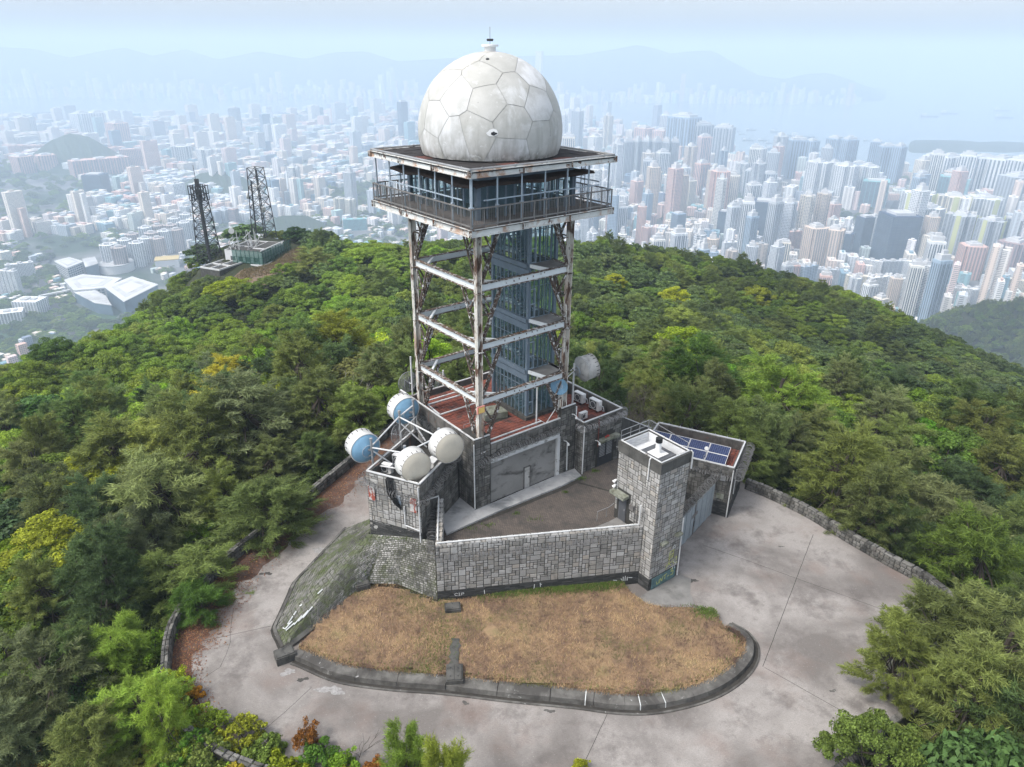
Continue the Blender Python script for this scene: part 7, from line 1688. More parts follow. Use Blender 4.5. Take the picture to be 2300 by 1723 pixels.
def serr(L, D, k):                                                   # long block with stepped front
    p = []; s = L/k
    for i in range(k): o = 1.5*(i%2); p += [(-L/2+i*s,-D/2-o),(-L/2+(i+1)*s,-D/2-o)]
    return p+[(L/2,D/2),(-L/2,D/2)]
rect = lambda a, c: [(-a,-c),(a,-c),(a,c),(-a,c)]
CK = {}
def ck(name, plan, H, rb, half, **k): mw, mg = plan_mesh(plan, H, **k); CK[name] = (mw, mg, roof_mesh([(a*1.0,b_,c,d,H+z0,H+z1) for a,b_,c,d,z0,z1 in rb]), H, half)
ck('cross', cross(15,6.5), 114, [(-6,6,-6,6,0,7),(-3,3,-3,3,7,11),(-14,-9,-4,4,0,2),(9,14,-4,4,0,2)], 15, cw=3.1)
ck('tower', cross(13,9.5), 120, [(-7,7,-7,7,0,8),(-4,4,-4,4,8,13)], 13, cw=3.4, ww=.5)
ck('ribbed', serr(30,24,6), 120, [(-12,12,-8,8,0,7),(-6,6,-4,4,7,12)], 15, cw=5, ww=.45, strip=True)
ck('office', rect(18,18), 120, [(-12,12,-12,12,0,6)], 18, fh=3.8, cw=6, ww=.9, wh=.72)
ck('slab', serr(60,16,10), 66, [(-26,-20,-5,5,0,5),(-4,6,-5,5,0,5),(20,26,-5,5,0,5)], 30, cw=3, ww=.6)
ck('block', rect(16,12), 36, [(-8,0,-6,4,0,3.5),(4,9,-4,4,0,2.5)], 16, cw=4)
ck('short', cross(14,8), 60, [(-5,5,-5,5,0,5),(-12,-7,-2,2,0,2.5),(7,12,-2,2,0,2.5)], 14, cw=3.4)
NCITY = [0]; FOOT = []
NOUN = {'cross':'cross shaped tower', 'tower':'residential tower', 'ribbed':'ribbed tower', 'office':'glass block', 'slab':'slab block', 'block':'low block', 'short':'stepped block'}
def building(kind, X, Y, half, H, rz, col, label, group, z=GZ0, stripe=False):
    mw, mg, mr, h0, hf = CK[kind]; s = half/hf; sz = H/h0; t = thing('apartment_tower' if kind not in ('office','block','slab') else {'office':'office_block','block':'city_block','slab':'slab_block'}[kind], label, 'building', (X,Y,z), group)
    t.scale = (s,s,sz); t.rotation_euler = (0,0,rz)
    for nm, me in (('wall',mw),('windows',mg),('roof_plant',mr)):
        o = bpy.data.objects.new(nm, me); COL.objects.link(o); o.parent = t; o.color = (*col,1)
        if nm != 'wall': o['kind'] = 'stuff'
    if stripe:
        b = MB(); hf_ = hf+.4
        for sx_, sy_ in ((0,-1),(0,1),(1,0),(-1,0)): b.hexa(*[[(sx_*hf_*1.0+(2.4 if sy_ else .3)*i, sy_*hf_+(2.4 if sx_ else .3)*j, zz) for i, j in ((-1,-1),(1,-1),(1,1),(-1,1))] for zz in (0, h0+2)])
        me = bpy.data.meshes.new('stripe'); me.from_pydata(b.v, [], b.f); me.materials.append(MAT['stripe']); o = bpy.data.objects.new('coloured_stripe', me); COL.objects.link(o); o.parent = t
    FOOT.append((X,Y,half*1.25)); NCITY[0] += 1
WHT, CRM, PNK, GRY, BLU, DRK, BEI, TEA, BRN = (.82,.83,.83), (.80,.73,.58), (.72,.46,.38), (.46,.49,.52), (.30,.40,.52), (.035,.06,.12), (.72,.57,.45), (.22,.50,.52), (.36,.25,.24)
CITY = [ # kind, x, base, top, width, colour, stripe, label
('office',1931,570,464,56,DRK,0,'widest dark blue glass block beside the broad road on the right'),('office',1645,511,435,44,DRK,0,'dark blue block with a speckled front above the right wooded ridge'),('tower',1610,500,437,22,BRN,0,'slim brown tower touching the speckled dark block'),
('office',1858,546,468,24,DRK,0,'slim dark tower left of the widest dark blue block'),('office',1821,566,503,24,DRK,0,'shorter dark block right of the twin beige towers'),('tower',1752,580,491,38,BEI,0,'left one of the twin beige towers over the wooded ridge'),('tower',1793,580,495,36,BEI,0,'right one of the twin beige towers over the wooded ridge'),
('tower',1546,482,370,34,PNK,0,'tallest pinkish tower rising over the low roofs right of the radar tower'),('office',1462,521,460,22,BLU,0,'blue banded tower just above the ridge right of the radar tower'),('office',1559,517,456,19,DRK,0,'thin dark tower between the blue banded and speckled blocks'),('office',1612,545,487,21,DRK,0,'small dark block just over the trees on the right ridge'),
('ribbed',1626,425,368,34,GRY,0,'grey ribbed pair of towers, left one, above the speckled block'),('ribbed',1657,425,374,27,GRY,0,'grey ribbed pair of towers, right one, above the speckled block'),
('cross',1759,437,351,42,WHT,0,'left white tower of the three by the harbour basin'),('cross',1818,445,358,44,WHT,0,'middle white tower of the three by the harbour basin'),('cross',1866,441,360,40,WHT,0,'right white tower of the three by the harbour basin'),('office',1889,447,390,46,TEA,0,'teal glass block in front of the three white towers'),
('ribbed',1715,386,302,32,BLU,0,'leftmost grey blue tower standing against the harbour'),('ribbed',1748,356,304,25,BLU,0,'second grey blue harbour tower, close behind the leftmost'),('ribbed',1796,365,299,26,BLU,0,'tallest of the grey blue harbour towers'),('ribbed',1825,380,301,25,BLU,0,'grey blue harbour tower right of the tallest'),('ribbed',1885,368,306,20,BLU,0,'thinnest grey blue harbour tower'),('ribbed',1907,388,316,27,BLU,0,'grey blue harbour tower between two thin ones'),('ribbed',1931,396,316,21,BLU,0,'rightmost grey blue harbour tower, before the green island'),
('ribbed',1474,345,253,54,BLU,0,'broad blue wall of towers on the waterfront right of the dome'),('ribbed',1510,346,269,38,GRY,0,'pale tower joined to the broad blue waterfront wall'),('ribbed',1560,353,275,38,GRY,0,'pale tower alone on the waterfront corner'),
('ribbed',1352,398,304,17,GRY,0,'first slim tower of the waterfront row beside the radar deck'),('ribbed',1372,398,303,17,GRY,0,'second slim tower of the waterfront row'),('ribbed',1392,399,303,17,GRY,0,'third slim tower of the waterfront row'),('ribbed',1412,400,304,17,GRY,0,'fourth slim tower of the waterfront row'),('ribbed',1432,400,305,17,GRY,0,'fifth slim tower of the waterfront row'),('ribbed',1450,400,305,15,GRY,0,'last slim tower of the waterfront row'),
('tower',1390,335,277,34,PNK,0,'pinkish block behind the slim waterfront row'),('tower',1430,338,282,36,PNK,0,'second pinkish block behind the slim waterfront row'),
('cross',1973,502,417,56,WHT,1,'white tower with a green crown at the upper right estate'),('cross',2045,512,423,54,CRM,1,'cream tower with a yellow stripe at the upper right estate'),('cross',2114,507,427,58,WHT,1,'white striped tower nearest the right frame edge in the upper estate'),('cross',1992,548,449,52,WHT,0,'plain white tower in front of the green crowned one'),
('cross',2058,568,464,50,GRY,1,'grey tower with a broad yellow green stripe'),('cross',2123,582,476,44,GRY,1,'grey striped tower between two like it at the right edge'),('cross',2185,582,472,52,GRY,1,'grey striped tower cut by the right frame edge'),('tower',2092,603,530,40,PNK,0,'pink and white tower below the grey striped ones'),('tower',2176,614,523,44,BRN,0,'brownish tower at the right edge above the wooded hill'),
('ribbed',2010,410,337,34,WHT,0,'pale tower before the green island'),('ribbed',2042,412,338,34,WHT,0,'pale tower right of the one before the green island'),('ribbed',2075,430,335,28,WHT,0,'tall pale tower at the upper right'),('ribbed',2112,420,340,34,WHT,0,'pale tower in the upper right row'),('ribbed',2150,425,343,34,WHT,0,'pale tower second from the right edge in the upper row'),('ribbed',2192,440,345,36,WHT,0,'pale tower at the right edge of the upper row'),('tower',2186,470,382,50,GRY,0,'big grey tower at the right edge below the pale row'),('office',2040,450,380,30,TEA,0,'teal unfinished tower under scaffolding'),
('slab',1850,662,596,48,CRM,0,'first cream slab of the front row above the right slope'),('slab',1893,666,598,46,WHT,0,'second slab of the front row above the right slope'),('slab',1936,670,600,46,WHT,0,'third slab of the front row above the right slope'),('slab',1975,672,602,46,CRM,0,'fourth slab of the front row above the right slope'),('slab',2020,682,620,46,CRM,0,'cream slab just behind the right wooded hill'),('slab',2062,684,622,46,WHT,0,'white slab just behind the right wooded hill'),('slab',2105,680,624,46,WHT,0,'white slab partly hidden by the right wooded hill'),
('slab',1880,607,562,44,WHT,0,'left slab of the second row on the right'),('slab',1925,610,564,44,GRY,0,'grey slab of the second row on the right'),('slab',1972,613,566,44,WHT,0,'middle slab of the second row on the right'),('slab',2016,616,570,44,CRM,0,'cream slab of the second row on the right'),('slab',2150,640,595,50,WHT,0,'slab at the right edge of the second row'),('slab',2195,650,605,46,CRM,0,'last slab at the right edge of the second row'),
('slab',1698,622,572,44,WHT,0,'white slab touching the ridge trees on the right'),('slab',1742,630,576,44,WHT,0,'white slab with a stepped front over the ridge trees'),('slab',1784,640,582,42,GRY,0,'grey slab lowest over the ridge trees'),
('tower',257,322,266,32,PNK,0,'tall pinkish tower standing alone in the left haze'),('tower',178,290,245,32,WHT,0,'left tower of a pale pair in the upper left haze'),('tower',213,287,243,32,WHT,0,'right tower of a pale pair in the upper left haze'),('tower',50,290,253,30,WHT,0,'pale tower at the far left in the haze'),('cross',393,357,316,36,WHT,0,'white estate tower above the left mast'),('cross',447,381,323,30,WHT,0,'white slim tower behind the left mast'),('office',511,290,233,16,GRY,0,'needle thin tower between the masts and the dome'),
('slab',205,357,315,42,BLU,0,'blue grey block in the left middle distance'),('slab',52,342,315,56,PNK,0,'pink block at the far left'),('slab',293,360,323,60,PNK,0,'long pinkish slab left of the white estate tower'),('slab',202,382,346,100,PNK,0,'longest pink slab across the left middle distance'),('tower',48,375,338,30,PNK,0,'pink tower pair, left one, far left'),('tower',100,372,335,30,PNK,0,'pink tower pair, right one, far left'),
('office',209,426,377,34,DRK,0,'dark blue block in the left middle distance'),('office',283,428,403,18,TEA,0,'small light blue block left of the masts'),('block',380,430,396,28,WHT,0,'white block just left of the dark lattice mast'),('office',506,482,450,15,PNK,0,'small pink block between the lattice masts'),('cross',735,472,428,24,CRM,0,'left cream tower beside the playing field'),('cross',757,473,430,24,CRM,0,'right cream tower beside the playing field'),('slab',765,500,474,50,TEA,0,'low teal block below the cream towers'),('office',872,300,220,16,DRK,0,'dark tower at the left rim of the dome'),
('slab',18,640,585,40,WHT,0,'white school block at the left edge'),('slab',40,605,570,44,WHT,0,'white banded block at the left edge above the school'),('block',62,682,648,46,WHT,0,'white block beside the railway at the lower left'),('block',20,700,672,40,WHT,0,'white building under the railway bend at the left edge'),
]
ROT = [0.5,-.35,.15,.9,-.7]
def place(i, q):
    kind, x, yb, yt, w_, col, st, lab = q; X, Y = gp_(x, yb); dd = math.hypot(X, Y); z1 = zat(x, yt, Y+10); sl = math.hypot(dd, CAMH-GZ0-60); half = w_/2*1.0398/1621.8*sl*.98
    building(kind, X, Y+half*.6, half, max(8, z1-GZ0), ROT[i%5]*(.6 if kind in ('slab','office') else 1)-math.atan2(X,Y)*.5, col, lab, 'city buildings')
for i, q in enumerate(CITY): place(i, q) if not q[6] else (lambda kind, x, yb, yt, w_, col, st, lab: building(kind, *(lambda P: (P[0], P[1]+15))(gp_(x,yb)), w_/2*1.0398/1621.8*math.hypot(math.hypot(*gp_(x,yb)), 420)*.98, zat(x,yt,gp_(x,yb)[1]+10)-GZ0, ROT[i%5], col, lab, 'city buildings', GZ0, True))(*q)
for x, y in ((237,582),(262,588),(275,570),(300,577),(318,566),(290,556),(332,553),(345,566),(360,548),(385,545),(372,534),(345,535),(400,528),(420,520),(318,540),(380,518),(405,508)):
    X, Y = gp_(x, y); building('short', X, Y+10, 16, 58, .5, (.55,.46,.42) if (x//7) % 3 else WHT, 'pink and white stepped block of the estate left of the relay station', 'estate blocks left of the relay station')
# shopping complex, oval hall and yellow roofed hall at the lower left
MAT['mall_glass'] = plain('mall_glass', (.10,.15,.20), .25, var=.3, scale=.03); MAT['mall_white'] = plain('mall_white', (.62,.62,.62), .6, var=.08, scale=.02); MAT['yellow_roof'] = plain('yellow_roof', (.6,.46,.2), .7)
def complex_(label, parts):
    X, Y = gp_(*parts[0][0][0]); t = thing('shopping_complex', label, 'building', (X,Y,GZ0))
    for pl, z0, z1, m1_, m2_ in parts:
        q = [gp_(*a, GZ0+z1) for a in pl]; q = q if sum((q[i][0]*q[(i+1)%len(q)][1]-q[(i+1)%len(q)][0]*q[i][1]) for i in range(len(q))) > 0 else q[::-1]
        b = MB(); b.prism(q, GZ0+z0, GZ0+z1); b.build('glass_wall', MAT[m1_], t)
        c = sum((Vector(a) for a in q), Vector((0,0)))/len(q); qq = [tuple(c+(Vector(a)-c)*1.03) for a in q]; b = MB(); b.prism(qq, GZ0+z1+.02, GZ0+z1+1.6); b.build('roof', MAT[m2_], t)
        for k in range(5):
            e = [tuple(c+(Vector(a)-c)*(.75-.13*k)) for a in q]; 
            if k in (0,2): b = MB(); b.prism(e, GZ0+z1+1.62+k*.2, GZ0+z1+2.0+k*.2); b.build('roof_panel', MAT['croof' if k == 0 else m2_], t)
        n = len(q); b = MB()
        for i in range(n):
            a, e = Vector(q[i]), Vector(q[(i+1)%n]); L = (e-a).length; d = (e-a)/L; nn_ = Vector((d.y,-d.x))*.3
            for r in range(int((z1-z0)/5)):
                for k in range(int(L/7)):
                    p = a+d*(k*7+1)+nn_; s = p+d*5; zz = GZ0+z0+r*5+1; b.poly([(p.x,p.y,zz),(s.x,s.y,zz),(s.x,s.y,zz+3),(p.x,p.y,zz+3)])
        if m1_ == 'mall_white': b.build('window', MAT['mall_glass'], t, kind='stuff')
complex_('large white roofed glass complex beside the railway at the lower left', [([(228,622),(285,599),(340,616),(268,652)],0,32,'mall_glass','mall_white'),([(140,606),(178,594),(262,602),(232,622),(160,628)],0,26,'mall_white','mall_white'),([(160,632),(205,628),(228,640),(240,660),(205,655)],0,22,'mall_glass','croof')])
complex_('pale roofed hall with a blue end wall by the railway', [([(118,565),(150,557),(180,566),(145,580)],0,26,'mall_white','mall_white'),([(178,560),(205,556),(212,570),(185,578)],0,26,'mall_glass','croof')])
ov = thing('oval_hall', 'round white hall between the estate blocks and the glass complex', 'building', (*gp_(248,590),GZ0)); c_ = gp_(254,584)
b = MB(); b.lathe((*c_,GZ0), (0,0,1), [(0,38),(18,38)], 40); b.build('wall', MAT['mall_white'], ov); b = MB(); b.lathe((*c_,GZ0+18), (0,0,1), [(0,39),(2,39),(2,28),(.5,27),(.6,12),(3,11),(3,0)], 40); b.build('roof', MAT['croof'], ov)
yh = thing('yellow_roofed_hall', 'hall with a flat yellow roof left of the relay station', 'building', (*gp_(364,572),GZ0)); F = Fr(*gp_(364,576),70); b = MB(); b.fbox(F,-26,26,-18,18,GZ0,GZ0+20); b.build('wall', MAT['mall_white'], yh); b = MB(); b.fbox(F,-27,27,-19,19,GZ0+20,GZ0+22); b.build('roof', MAT['yellow_roof'], yh)
br = thing('foot_bridge', 'pale footbridge crossing the railway at the lower left', 'bridge', (*gp_(120,690),GZ0)); p0, p1 = gp_(88,655), gp_(160,640); b = MB(); b.beam((*p0,GZ0+15),(*p1,GZ0+15),6,3); b.build('deck', MAT['mall_white'], br); b = MB()
for k in (.2,.5,.8): q = Vector(p0).lerp(Vector(p1),k); b.beam((q.x,q.y,GZ0),(q.x,q.y,GZ0+13.4),2,2)
b.build('pier', MAT['croof'], br)
# fill
LP = np.array(LANDP); g = np.random.default_rng(2024); cand = []; r0 = 1150.0
while r0 < 7600:
    st = .0205*r0+7; na = int(1.5*r0/st); a = np.linspace(-.72,.72,na)+g.uniform(-.4,.4,na)*st/r0; rr_ = r0+g.uniform(-.4,.4,na)*st; cand.append(np.c_[rr_*np.sin(a), rr_*np.cos(a), np.full(na,st)]); r0 += st*.92
cand = np.concatenate(cand); inside = np.array([inpoly(x, y, LANDP) for x, y, _ in cand])
parks = [[gp_(*q) for q in pl] for pl in ([(705,430),(760,405),(800,400),(860,410),(900,425),(830,450),(720,455)],[(0,690),(50,640),(110,660),(110,720),(0,760)],[(110,545),(80,590),(85,640),(120,700),(170,740),(185,735),(130,680),(110,640),(110,600),(125,555)])]
inside &= ~np.array([any(inpoly(x, y, P) for P in parks) for x, y, _ in cand])
inside &= np.hypot(cand[:,0], cand[:,1]) > 1180
mallp = [gp_(*q) for q in [(100,540),(215,535),(350,590),(345,640),(270,690),(190,690),(150,640)]]; inside &= ~np.array([inpoly(x, y, mallp) for x, y, _ in cand])
roadp = [gp_(*q) for q in [(1835,610),(1870,560),(1890,500),(1925,445),(1955,445),(1925,500),(1905,560),(1870,612)]]; inside &= ~np.array([inpoly(x, y, roadp) for x, y, _ in cand])
cand = cand[inside]; FT_ = np.array(FOOT); dd = np.hypot(cand[:,None,0]-FT_[None,:,0], cand[:,None,1]-FT_[None,:,1]); cand = cand[~(dd < FT_[None,:,2]+cand[:,None,2]*.3).any(1)]
n = len(cand); R_ = np.hypot(cand[:,0], cand[:,1]); A_ = np.arctan2(cand[:,0], cand[:,1])
green = np.sin(cand[:,0]*.0021+2)*np.sin(cand[:,1]*.0017)+.6*np.sin(cand[:,0]*.005+cand[:,1]*.004); u1, u2, u3 = g.uniform(size=n), g.uniform(size=n), g.uniform(size=n)
villa = (A_ < -.1) & (R_ < 2350); isg = (green > np.where(villa, .55, 1.0)) | (u3 < np.where(villa, .22, .07))
ht = np.where(villa, 9+10*u1**2+np.where(u2 > .93, 26, 0), np.where(A_ > .05, 22+32*u1**1.5+np.where(u2 > .80, 45+75*u1**1.5, 0), 24+26*u1**1.5+np.where(u2 > .88, 40+40*u1, 0)))
ht = np.where(R_ > 3600, ht*1.15, ht); sz = cand[:,2]*np.where(villa, .24, .33)*(0.8+.5*u3)
show = np.where(isg, -1, ht*sz/R_**2*np.where(A_ < 0, .8, 1)*np.where((A_ > -.55) & (A_ < .55), 1, .1)); od = np.argsort(-show); ind = od[:max(0, 300-NCITY[0])]; indset = set(ind.tolist())
PAL = [(.80,.81,.81),(.78,.70,.58),(.70,.46,.39),(.52,.55,.58),(.74,.77,.80),(.68,.56,.45),(.30,.40,.50),(.83,.81,.75)]; CN = ['white','cream','pinkish','grey','pale','beige','blue grey','off white']
def where_(x, y):
    a, r = math.atan2(x, y), math.hypot(x, y); dn = 'nearest' if r < 1700 else 'middle' if r < 2800 else 'far'
    return f'in the {dn} streets ' + ('at the left edge' if a < -.42 else 'left of the lattice masts' if a < -.30 else 'between the masts and the radar tower' if a < -.1 else 'behind the radar tower' if a < .1 else 'right of the radar tower' if a < .3 else 'above the right wooded ridge' if a < .45 else 'at the right edge')
CANCH = [(1931,520,'the widest dark blue block'),(1645,475,'the speckled dark block'),(1772,540,'the twin beige towers'),(1546,430,'the tallest pinkish tower'),(1462,490,'the blue banded tower'),(1815,400,'the three white harbour towers'),(1889,420,'the teal glass block'),(1500,300,'the broad blue waterfront wall'),(1400,350,'the slim waterfront row'),(1715,345,'the leftmost harbour tower'),(1931,355,'the rightmost harbour tower'),(2058,520,'the grey striped tower'),(2092,570,'the pink and white tower'),(1915,635,'the front slab row'),(2100,380,'the upper pale row'),(430,470,'the left lattice mast'),(560,440,'the right lattice mast'),(202,365,'the longest pink slab'),(257,295,'the lone pinkish tower'),(195,267,'the pale pair'),(393,337,'the white estate tower'),(209,402,'the dark blue left block'),(330,560,'the stepped estate'),(250,620,'the glass complex'),(365,567,'the yellow roofed hall'),(745,450,'the cream towers'),(880,260,'the dome left rim'),(1225,260,'the dome right rim'),(800,400,'the radar deck corner'),(1330,400,'the right deck corner'),(1290,500,'the ridge right of the tower'),(60,360,'the pink tower pair'),(30,610,'the white school block'),(1990,330,'the green island'),(2100,650,'the right wooded hill')]
for i in ind:
    x, y, _ = cand[i]; h = float(ht[i]); k = 'block' if h < 48 else ('slab','short')[int(u1[i]*50)%2] if h < 75 else ('tower','cross','ribbed')[int(u1[i]*50)%3]; c = int(u3[i]*997) % 8
    pu, pv, _ = project(x, y, GZ0+h*.6); ph = landmark(pu/1.0398, pv/1.0398, CANCH, lambda p: f'{CN[c]} {NOUN[k]} {p}' in LABELS) or where_(x,y); lab = f'{CN[c]} {NOUN[k]} {ph}'; LABELS.add(lab)
    building(k, x, y, float(sz[i])*(1.3 if k == 'slab' else .85), h, g.choice([.3,.5,-.2])+g.normal()*.05, PAL[c], lab, NOUN[k]+'s '+where_(x,y))
def fill_mat():
    t = NT('distant_buildings'); r = t.n('ShaderNodeNewGeometry').outputs['Random Per Island']
    col = t.ramp(r, [(0,(.80,.81,.81)),(.18,(.76,.68,.58)),(.3,(.66,.43,.37)),(.42,(.80,.81,.82)),(.55,(.42,.48,.53)),(.66,(.70,.60,.50)),(.78,(.82,.82,.81)),(.86,(.14,.20,.30)),(.93,(.25,.45,.48)),(1,(.78,.74,.66))])
    ge = t.n('ShaderNodeNewGeometry'); sp = t.n('ShaderNodeSeparateXYZ'); t.t.links.new(ge.outputs['Position'], sp.inputs[0]); sn = t.n('ShaderNodeSeparateXYZ'); t.t.links.new(ge.outputs['Normal'], sn.inputs[0])
    fl = t.math('GREATER_THAN', t.math('FRACT', t.math('DIVIDE', sp.outputs[2], 3.2)), .5); hx = t.math('GREATER_THAN', t.math('FRACT', t.math('DIVIDE', t.math('ADD', sp.outputs[0], sp.outputs[1]), 4.3)), .42)
    side = t.math('LESS_THAN', t.math('ABSOLUTE', sn.outputs[2]), .5)
    return t.finish(t.mix(t.math('MULTIPLY', t.math('MULTIPLY', fl, hx), t.math('MULTIPLY', side, .75)), col, (.08,.10,.13)), .85)
MAT['fill'] = fill_mat(); b = MB(); gpts = []
for i in range(n):
    if i in indset: continue
    x, y, st = cand[i]
    if isg[i]: gpts.append((x, y)); continue
    s = float(sz[i])*(.72 if ht[i] > 70 else 1); a = (.3 if u2[i] < .6 else .55)+g.normal()*.04; F = Fr(x, y, math.degrees(a)); k = .6+.8*u1[i]
    if villa[i]:
        m = 1 if st < 40 else 2
        for j in range(3): ox, oy = g.uniform(-.42,.42,2)*st; h = float(ht[i])*g.uniform(.7,1.15); w_ = s*g.uniform(.5,.9); F2 = Fr(x+ox, y+oy, math.degrees(a)); b.fbox(F2, -w_, w_, -w_*.7, w_*.7, GZ0, GZ0+h)
        gpts += [(x+g.normal()*st*.4, y+g.normal()*st*.4) for _ in range(3)]
    else:
        h = float(ht[i]); b.fbox(F, -s*k, s*k, -s/k*.7, s/k*.7, GZ0, GZ0+h); b.fbox(F, -s*k*.4, s*k*.2, -s/k*.3, s/k*.25, GZ0+h+.01, GZ0+h+4)
        if R_[i] < 3300 and u3[i] > .35: 
            o = st*.42; h2 = h*g.uniform(.5,1.0); F2 = Fr(x+o*math.cos(a), y-o*math.sin(a), math.degrees(a)); b.fbox(F2, -s*.4, s*.4, -s*.5, s*.5, GZ0, GZ0+h2)
for i in range(620):                                                  # far shore
    a = g.uniform(-.62,.42); r = g.uniform(8000,8900)/max(.75,math.cos(a)); x, y = r*math.sin(a), r*math.cos(a); F = Fr(x,y,g.uniform(0,90)); s = g.uniform(12,26); b.fbox(F,-s,s,-s,s,SEA,SEA+50+g.exponential(42))
b.fbox(Fr(*gp_(1163,228,SEA),20),-30,30,-30,30,SEA,SEA+484)
b.build('distant_city', MAT['fill'], kind='stuff')
for _ in range(700): x, y = gp_(g.uniform(-20,330), g.uniform(560,790)); gpts.append((x, y)) if math.hypot(x,y) > 1000 and not inpoly(x,y,mallp) else None
for _ in range(240): x, y = gp_(g.uniform(700,900), g.uniform(395,470)); gpts.append((x,y))
gp2 = np.array(gpts); d_ = np.hypot(gp2[:,None,0]-np.array(FOOT)[None,:,0], gp2[:,None,1]-np.array(FOOT)[None,:,1]); gp2 = gp2[~(d_ < np.array(FOOT)[None,:,2]*.8).any(1)]; n_ = len(gp2); s_ = g.uniform(2.2,4.2,n_)*np.clip(np.hypot(gp2[:,0],gp2[:,1])/1800,1,2.2)
scatter('city_trees', [q[0] for q in PROTO['dark']+PROTO['broad'][:1]], np.c_[gp2, np.full(n_,GZ0-3.0)], g.uniform(0,6.28,n_), np.c_[s_,s_,s_*.62], g.integers(0,3,n_))
# far island and hills
def massif(name, sil, Yf, Yr, Yb, mat, seed, zbase=SEA, rough=28):
    """Hills whose crest has the surveyed outline, with spurs down to the shore."""
    xs = np.linspace(sil[0][0], sil[-1][0], 150); ys = np.interp(xs, [q[0] for q in sil], [q[1] for q in sil]); nr = 26; V = []; g = np.random.default_rng(seed)
    for j in range(nr+1):
        t = j/nr; Yv = Yf+(Yr-Yf)*t/.7 if t <= .7 else Yr+(Yb-Yr)*(t-.7)/.3
        for i, (x, y) in enumerate(zip(xs, ys)):
            d = direction(x, y); X = d[0]/d[1]*Yv*1.0; zc = CAMH+d[2]/d[1]*Yr; k = (t/.7)**1.15 if t <= .7 else 1-((t-.7)/.3)**1.3
            w_ = math.sin(i*.31+seed)*.5+math.sin(i*.13+j*.2)*.6+math.sin(i*.7+j*.45)*.25; z = zbase-4+(zc-zbase)*max(0,k)*(1+(.16*w_ if t < .69 else 0)*(1-k))
            V.append((X, Yv, z))
    m = len(xs); F = np.array([(j*m+i,j*m+i+1,(j+1)*m+i+1,(j+1)*m+i) for j in range(nr) for i in range(m-1)]); return link(name, np_mesh(name, np.array(V), F, mat, smooth=True), kind='structure')
MAT['far_hill'] = weathered('far_wooded_hill', (.035,.055,.025), (.055,.075,.035), .004, [], rough=.95, grain=.05)
massif('mountains', [(-260,110),(-100,105),(0,100),(70,103),(150,123),(230,106),(270,101),(330,119),(400,104),(470,127),(560,109),(660,126),(720,111),(790,109),(860,131),(1000,122),(1150,119),(1250,117),(1330,104),(1375,95),(1410,101),(1450,114),(1500,108),(1540,107),(1580,131),(1640,162),(1695,170),(1740,159),(1790,156),(1840,172),(1890,196),(1932,214)], 8600, 9900, 12500, MAT['far_hill'], 3)
massif('island_hills', [(2020,222),(2050,216),(2085,209),(2112,201),(2135,210),(2152,221)], 11800, 12300, 13000, MAT['far_hill'], 5)
massif('island', [(1935,346),(1950,325),(1975,309),(2010,306),(2060,308),(2110,316),(2160,314),(2230,318),(2330,335),(2350,346)], 4050, 4350, 4800, MAT['far_hill'], 6)
massif('island', [(1938,372),(1952,352),(1990,348),(2040,352),(2060,370)], 3650, 3760, 3950, MAT['far_hill'], 9)
massif('hills', [(70,330),(110,300),(150,285),(190,292),(240,320),(280,345)], 3100, 3300, 3500, MAT['far_hill'], 7, GZ0)
massif('hills', [(390,400),(430,372),(470,365),(520,378),(560,400)], 2550, 2700, 2850, MAT['far_hill'], 8, GZ0)
massif('hills', [(560,480),(610,462),(660,462),(700,478)], 2020, 2080, 2140, MAT['far_hill'], 10, GZ0)
hh_ = massif('wooded_hill', [(1900,800),(1960,722),(2010,690),(2080,666),(2150,655),(2212,650),(2300,640),(2500,640)], 640, 900, 1150, MAT['hill'], 12, -430)
me = hh_.data; n = len(me.vertices); co = np.empty(n*3, np.float32); me.vertices.foreach_get('co', co); co = co.reshape(-1,3); g = np.random.default_rng(8); F = np.array([p.vertices[:] for p in me.polygons]); k = g.integers(0,len(F),5200); w4 = g.dirichlet(np.ones(4),5200); P = (co[F[k]]*w4[:,:,None]).sum(1); P = P[P[:,2] > -425]; n = len(P); s_ = g.uniform(1.0,1.7,n)
scatter('hill_forest', pm, np.c_[P[:,:2],P[:,2]-1.5], g.uniform(0,6.28,n), np.c_[s_,s_,s_*.9], g.integers(0,len(pm),n))
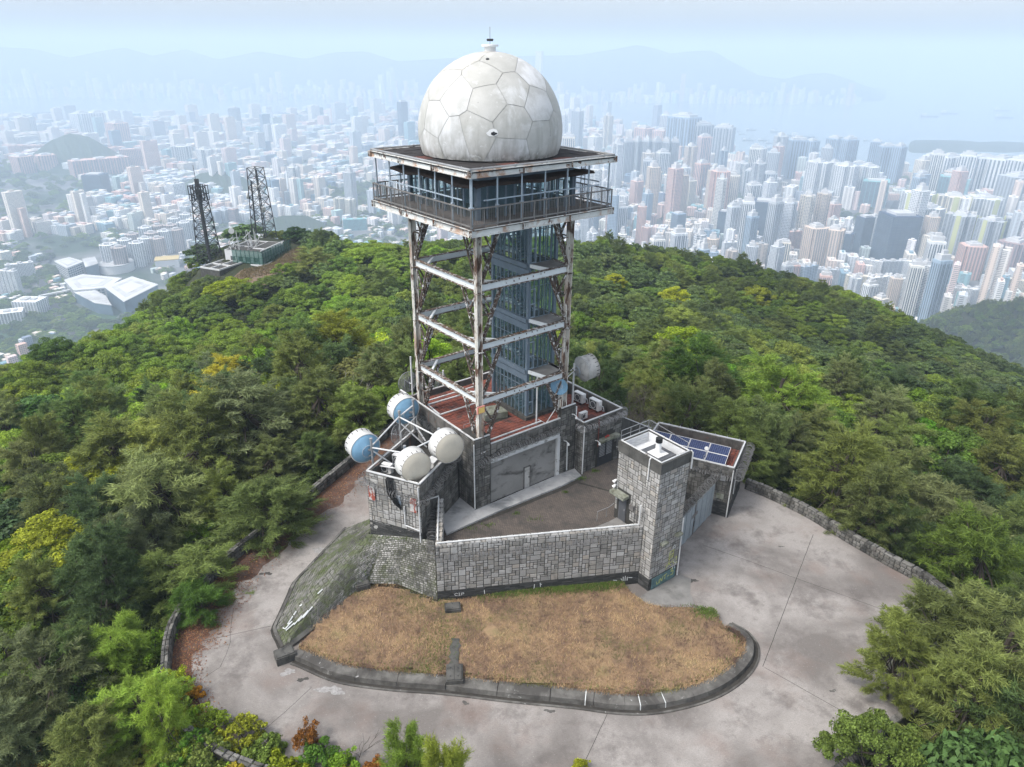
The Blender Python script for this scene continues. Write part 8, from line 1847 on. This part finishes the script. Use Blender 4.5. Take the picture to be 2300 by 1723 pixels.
# boats
MAT['hull'] = plain('boat_hull', (.10,.13,.16), .7)
def boat(x, y, L, jib, label, group='barges moored in the harbour'):
    X, Y = gp_(x, y, SEA); t = thing('barge' if jib else 'ship', label, 'boat', (X,Y,SEA), group); F = Fr(X, Y, 95); w_ = L*.13
    b = MB(); b.prism([F(-L/2,-w_,0)[:2],F(L*.4,-w_,0)[:2],F(L/2,0,0)[:2],F(L*.4,w_,0)[:2],F(-L/2,w_,0)[:2]], SEA-1, SEA+L*.07); b.build('hull', MAT['hull'], t)
    b = MB(); b.fbox(F,-L*.45,-L*.25,-w_*.8,w_*.8,SEA+L*.07,SEA+L*.2); b.build('deckhouse', MAT['mall_white'], t)
    if jib: b = MB(); b.beam(F(L*.0,0,SEA+L*.07),F(L*.1,0,SEA+L*.2),L*.05,L*.05); b.beam(F(.0,0,SEA+L*.15),F(L*.38,0,SEA+L*.52),L*.025,L*.025); b.build('crane_jib', MAT['hull'], t)
for cx, cy_, L, j in ((690,578,70,1),(770,578,60,1),(808,592,50,0),(880,607,60,1),(828,624,80,0),(868,650,60,1),(630,528,50,1),(705,520,70,1),(850,532,90,0),(880,545,70,1),(915,550,60,0),(1345,578,40,0),(1070,665,40,1),(1092,632,50,0),(655,542,45,0),(960,605,50,1)):
    boat(1346.4+cx*.3913, 76.9+cy_*.3913+1, L, j, 'grey crane barge moored in the hazy harbour' if j else 'grey flat barge moored in the hazy harbour', 'crane barges in the harbour' if j else 'flat barges in the harbour')
for cx, cy_, lab in ((990,565,'large grey vessel behind the harbour towers'),(1800,433,'faint cargo ship out in the open strait'),(1690,450,'faint cargo ship nearest the far island'),(2095,416,'faint ship at the far right of the strait'),(2105,455,'lower faint ship at the far right of the strait')): boat(1346.4+cx*.3913, 76.9+cy_*.3913, 150, 0, lab, 'ships in the strait')
b = MB(); b.beam((*gp_(2090,345,SEA),SEA+1),(*gp_(2240,335,SEA),SEA+1),30,6); tag(b.build('breakwater', MAT['concrete']), 'long low breakwater beyond the green island', 'breakwater')

# ---------------------------------------------------------------- haze over the city
b = MB(); b.hexa([(-32000,-2500,-480),(32000,-2500,-480),(32000,60000,-480),(-32000,60000,-480)], [(-32000,-2500,210),(32000,-2500,210),(32000,60000,210),(-32000,60000,210)])
hm = bpy.data.materials.new('haze'); hm.use_nodes = True; nt = hm.node_tree; nt.nodes.clear(); ho = nt.nodes.new('ShaderNodeOutputMaterial'); hv = nt.nodes.new('ShaderNodeVolumePrincipled')
hv.inputs['Color'].default_value = (.66,.805,.965,1); hv.inputs['Absorption Color'].default_value = (0,0,0,1); hv.inputs['Density'].default_value = 2.5e-4; hv.inputs['Anisotropy'].default_value = 0.0; nt.links.new(hv.outputs[0], ho.inputs['Volume'])
b.build('haze', hm, kind='stuff')
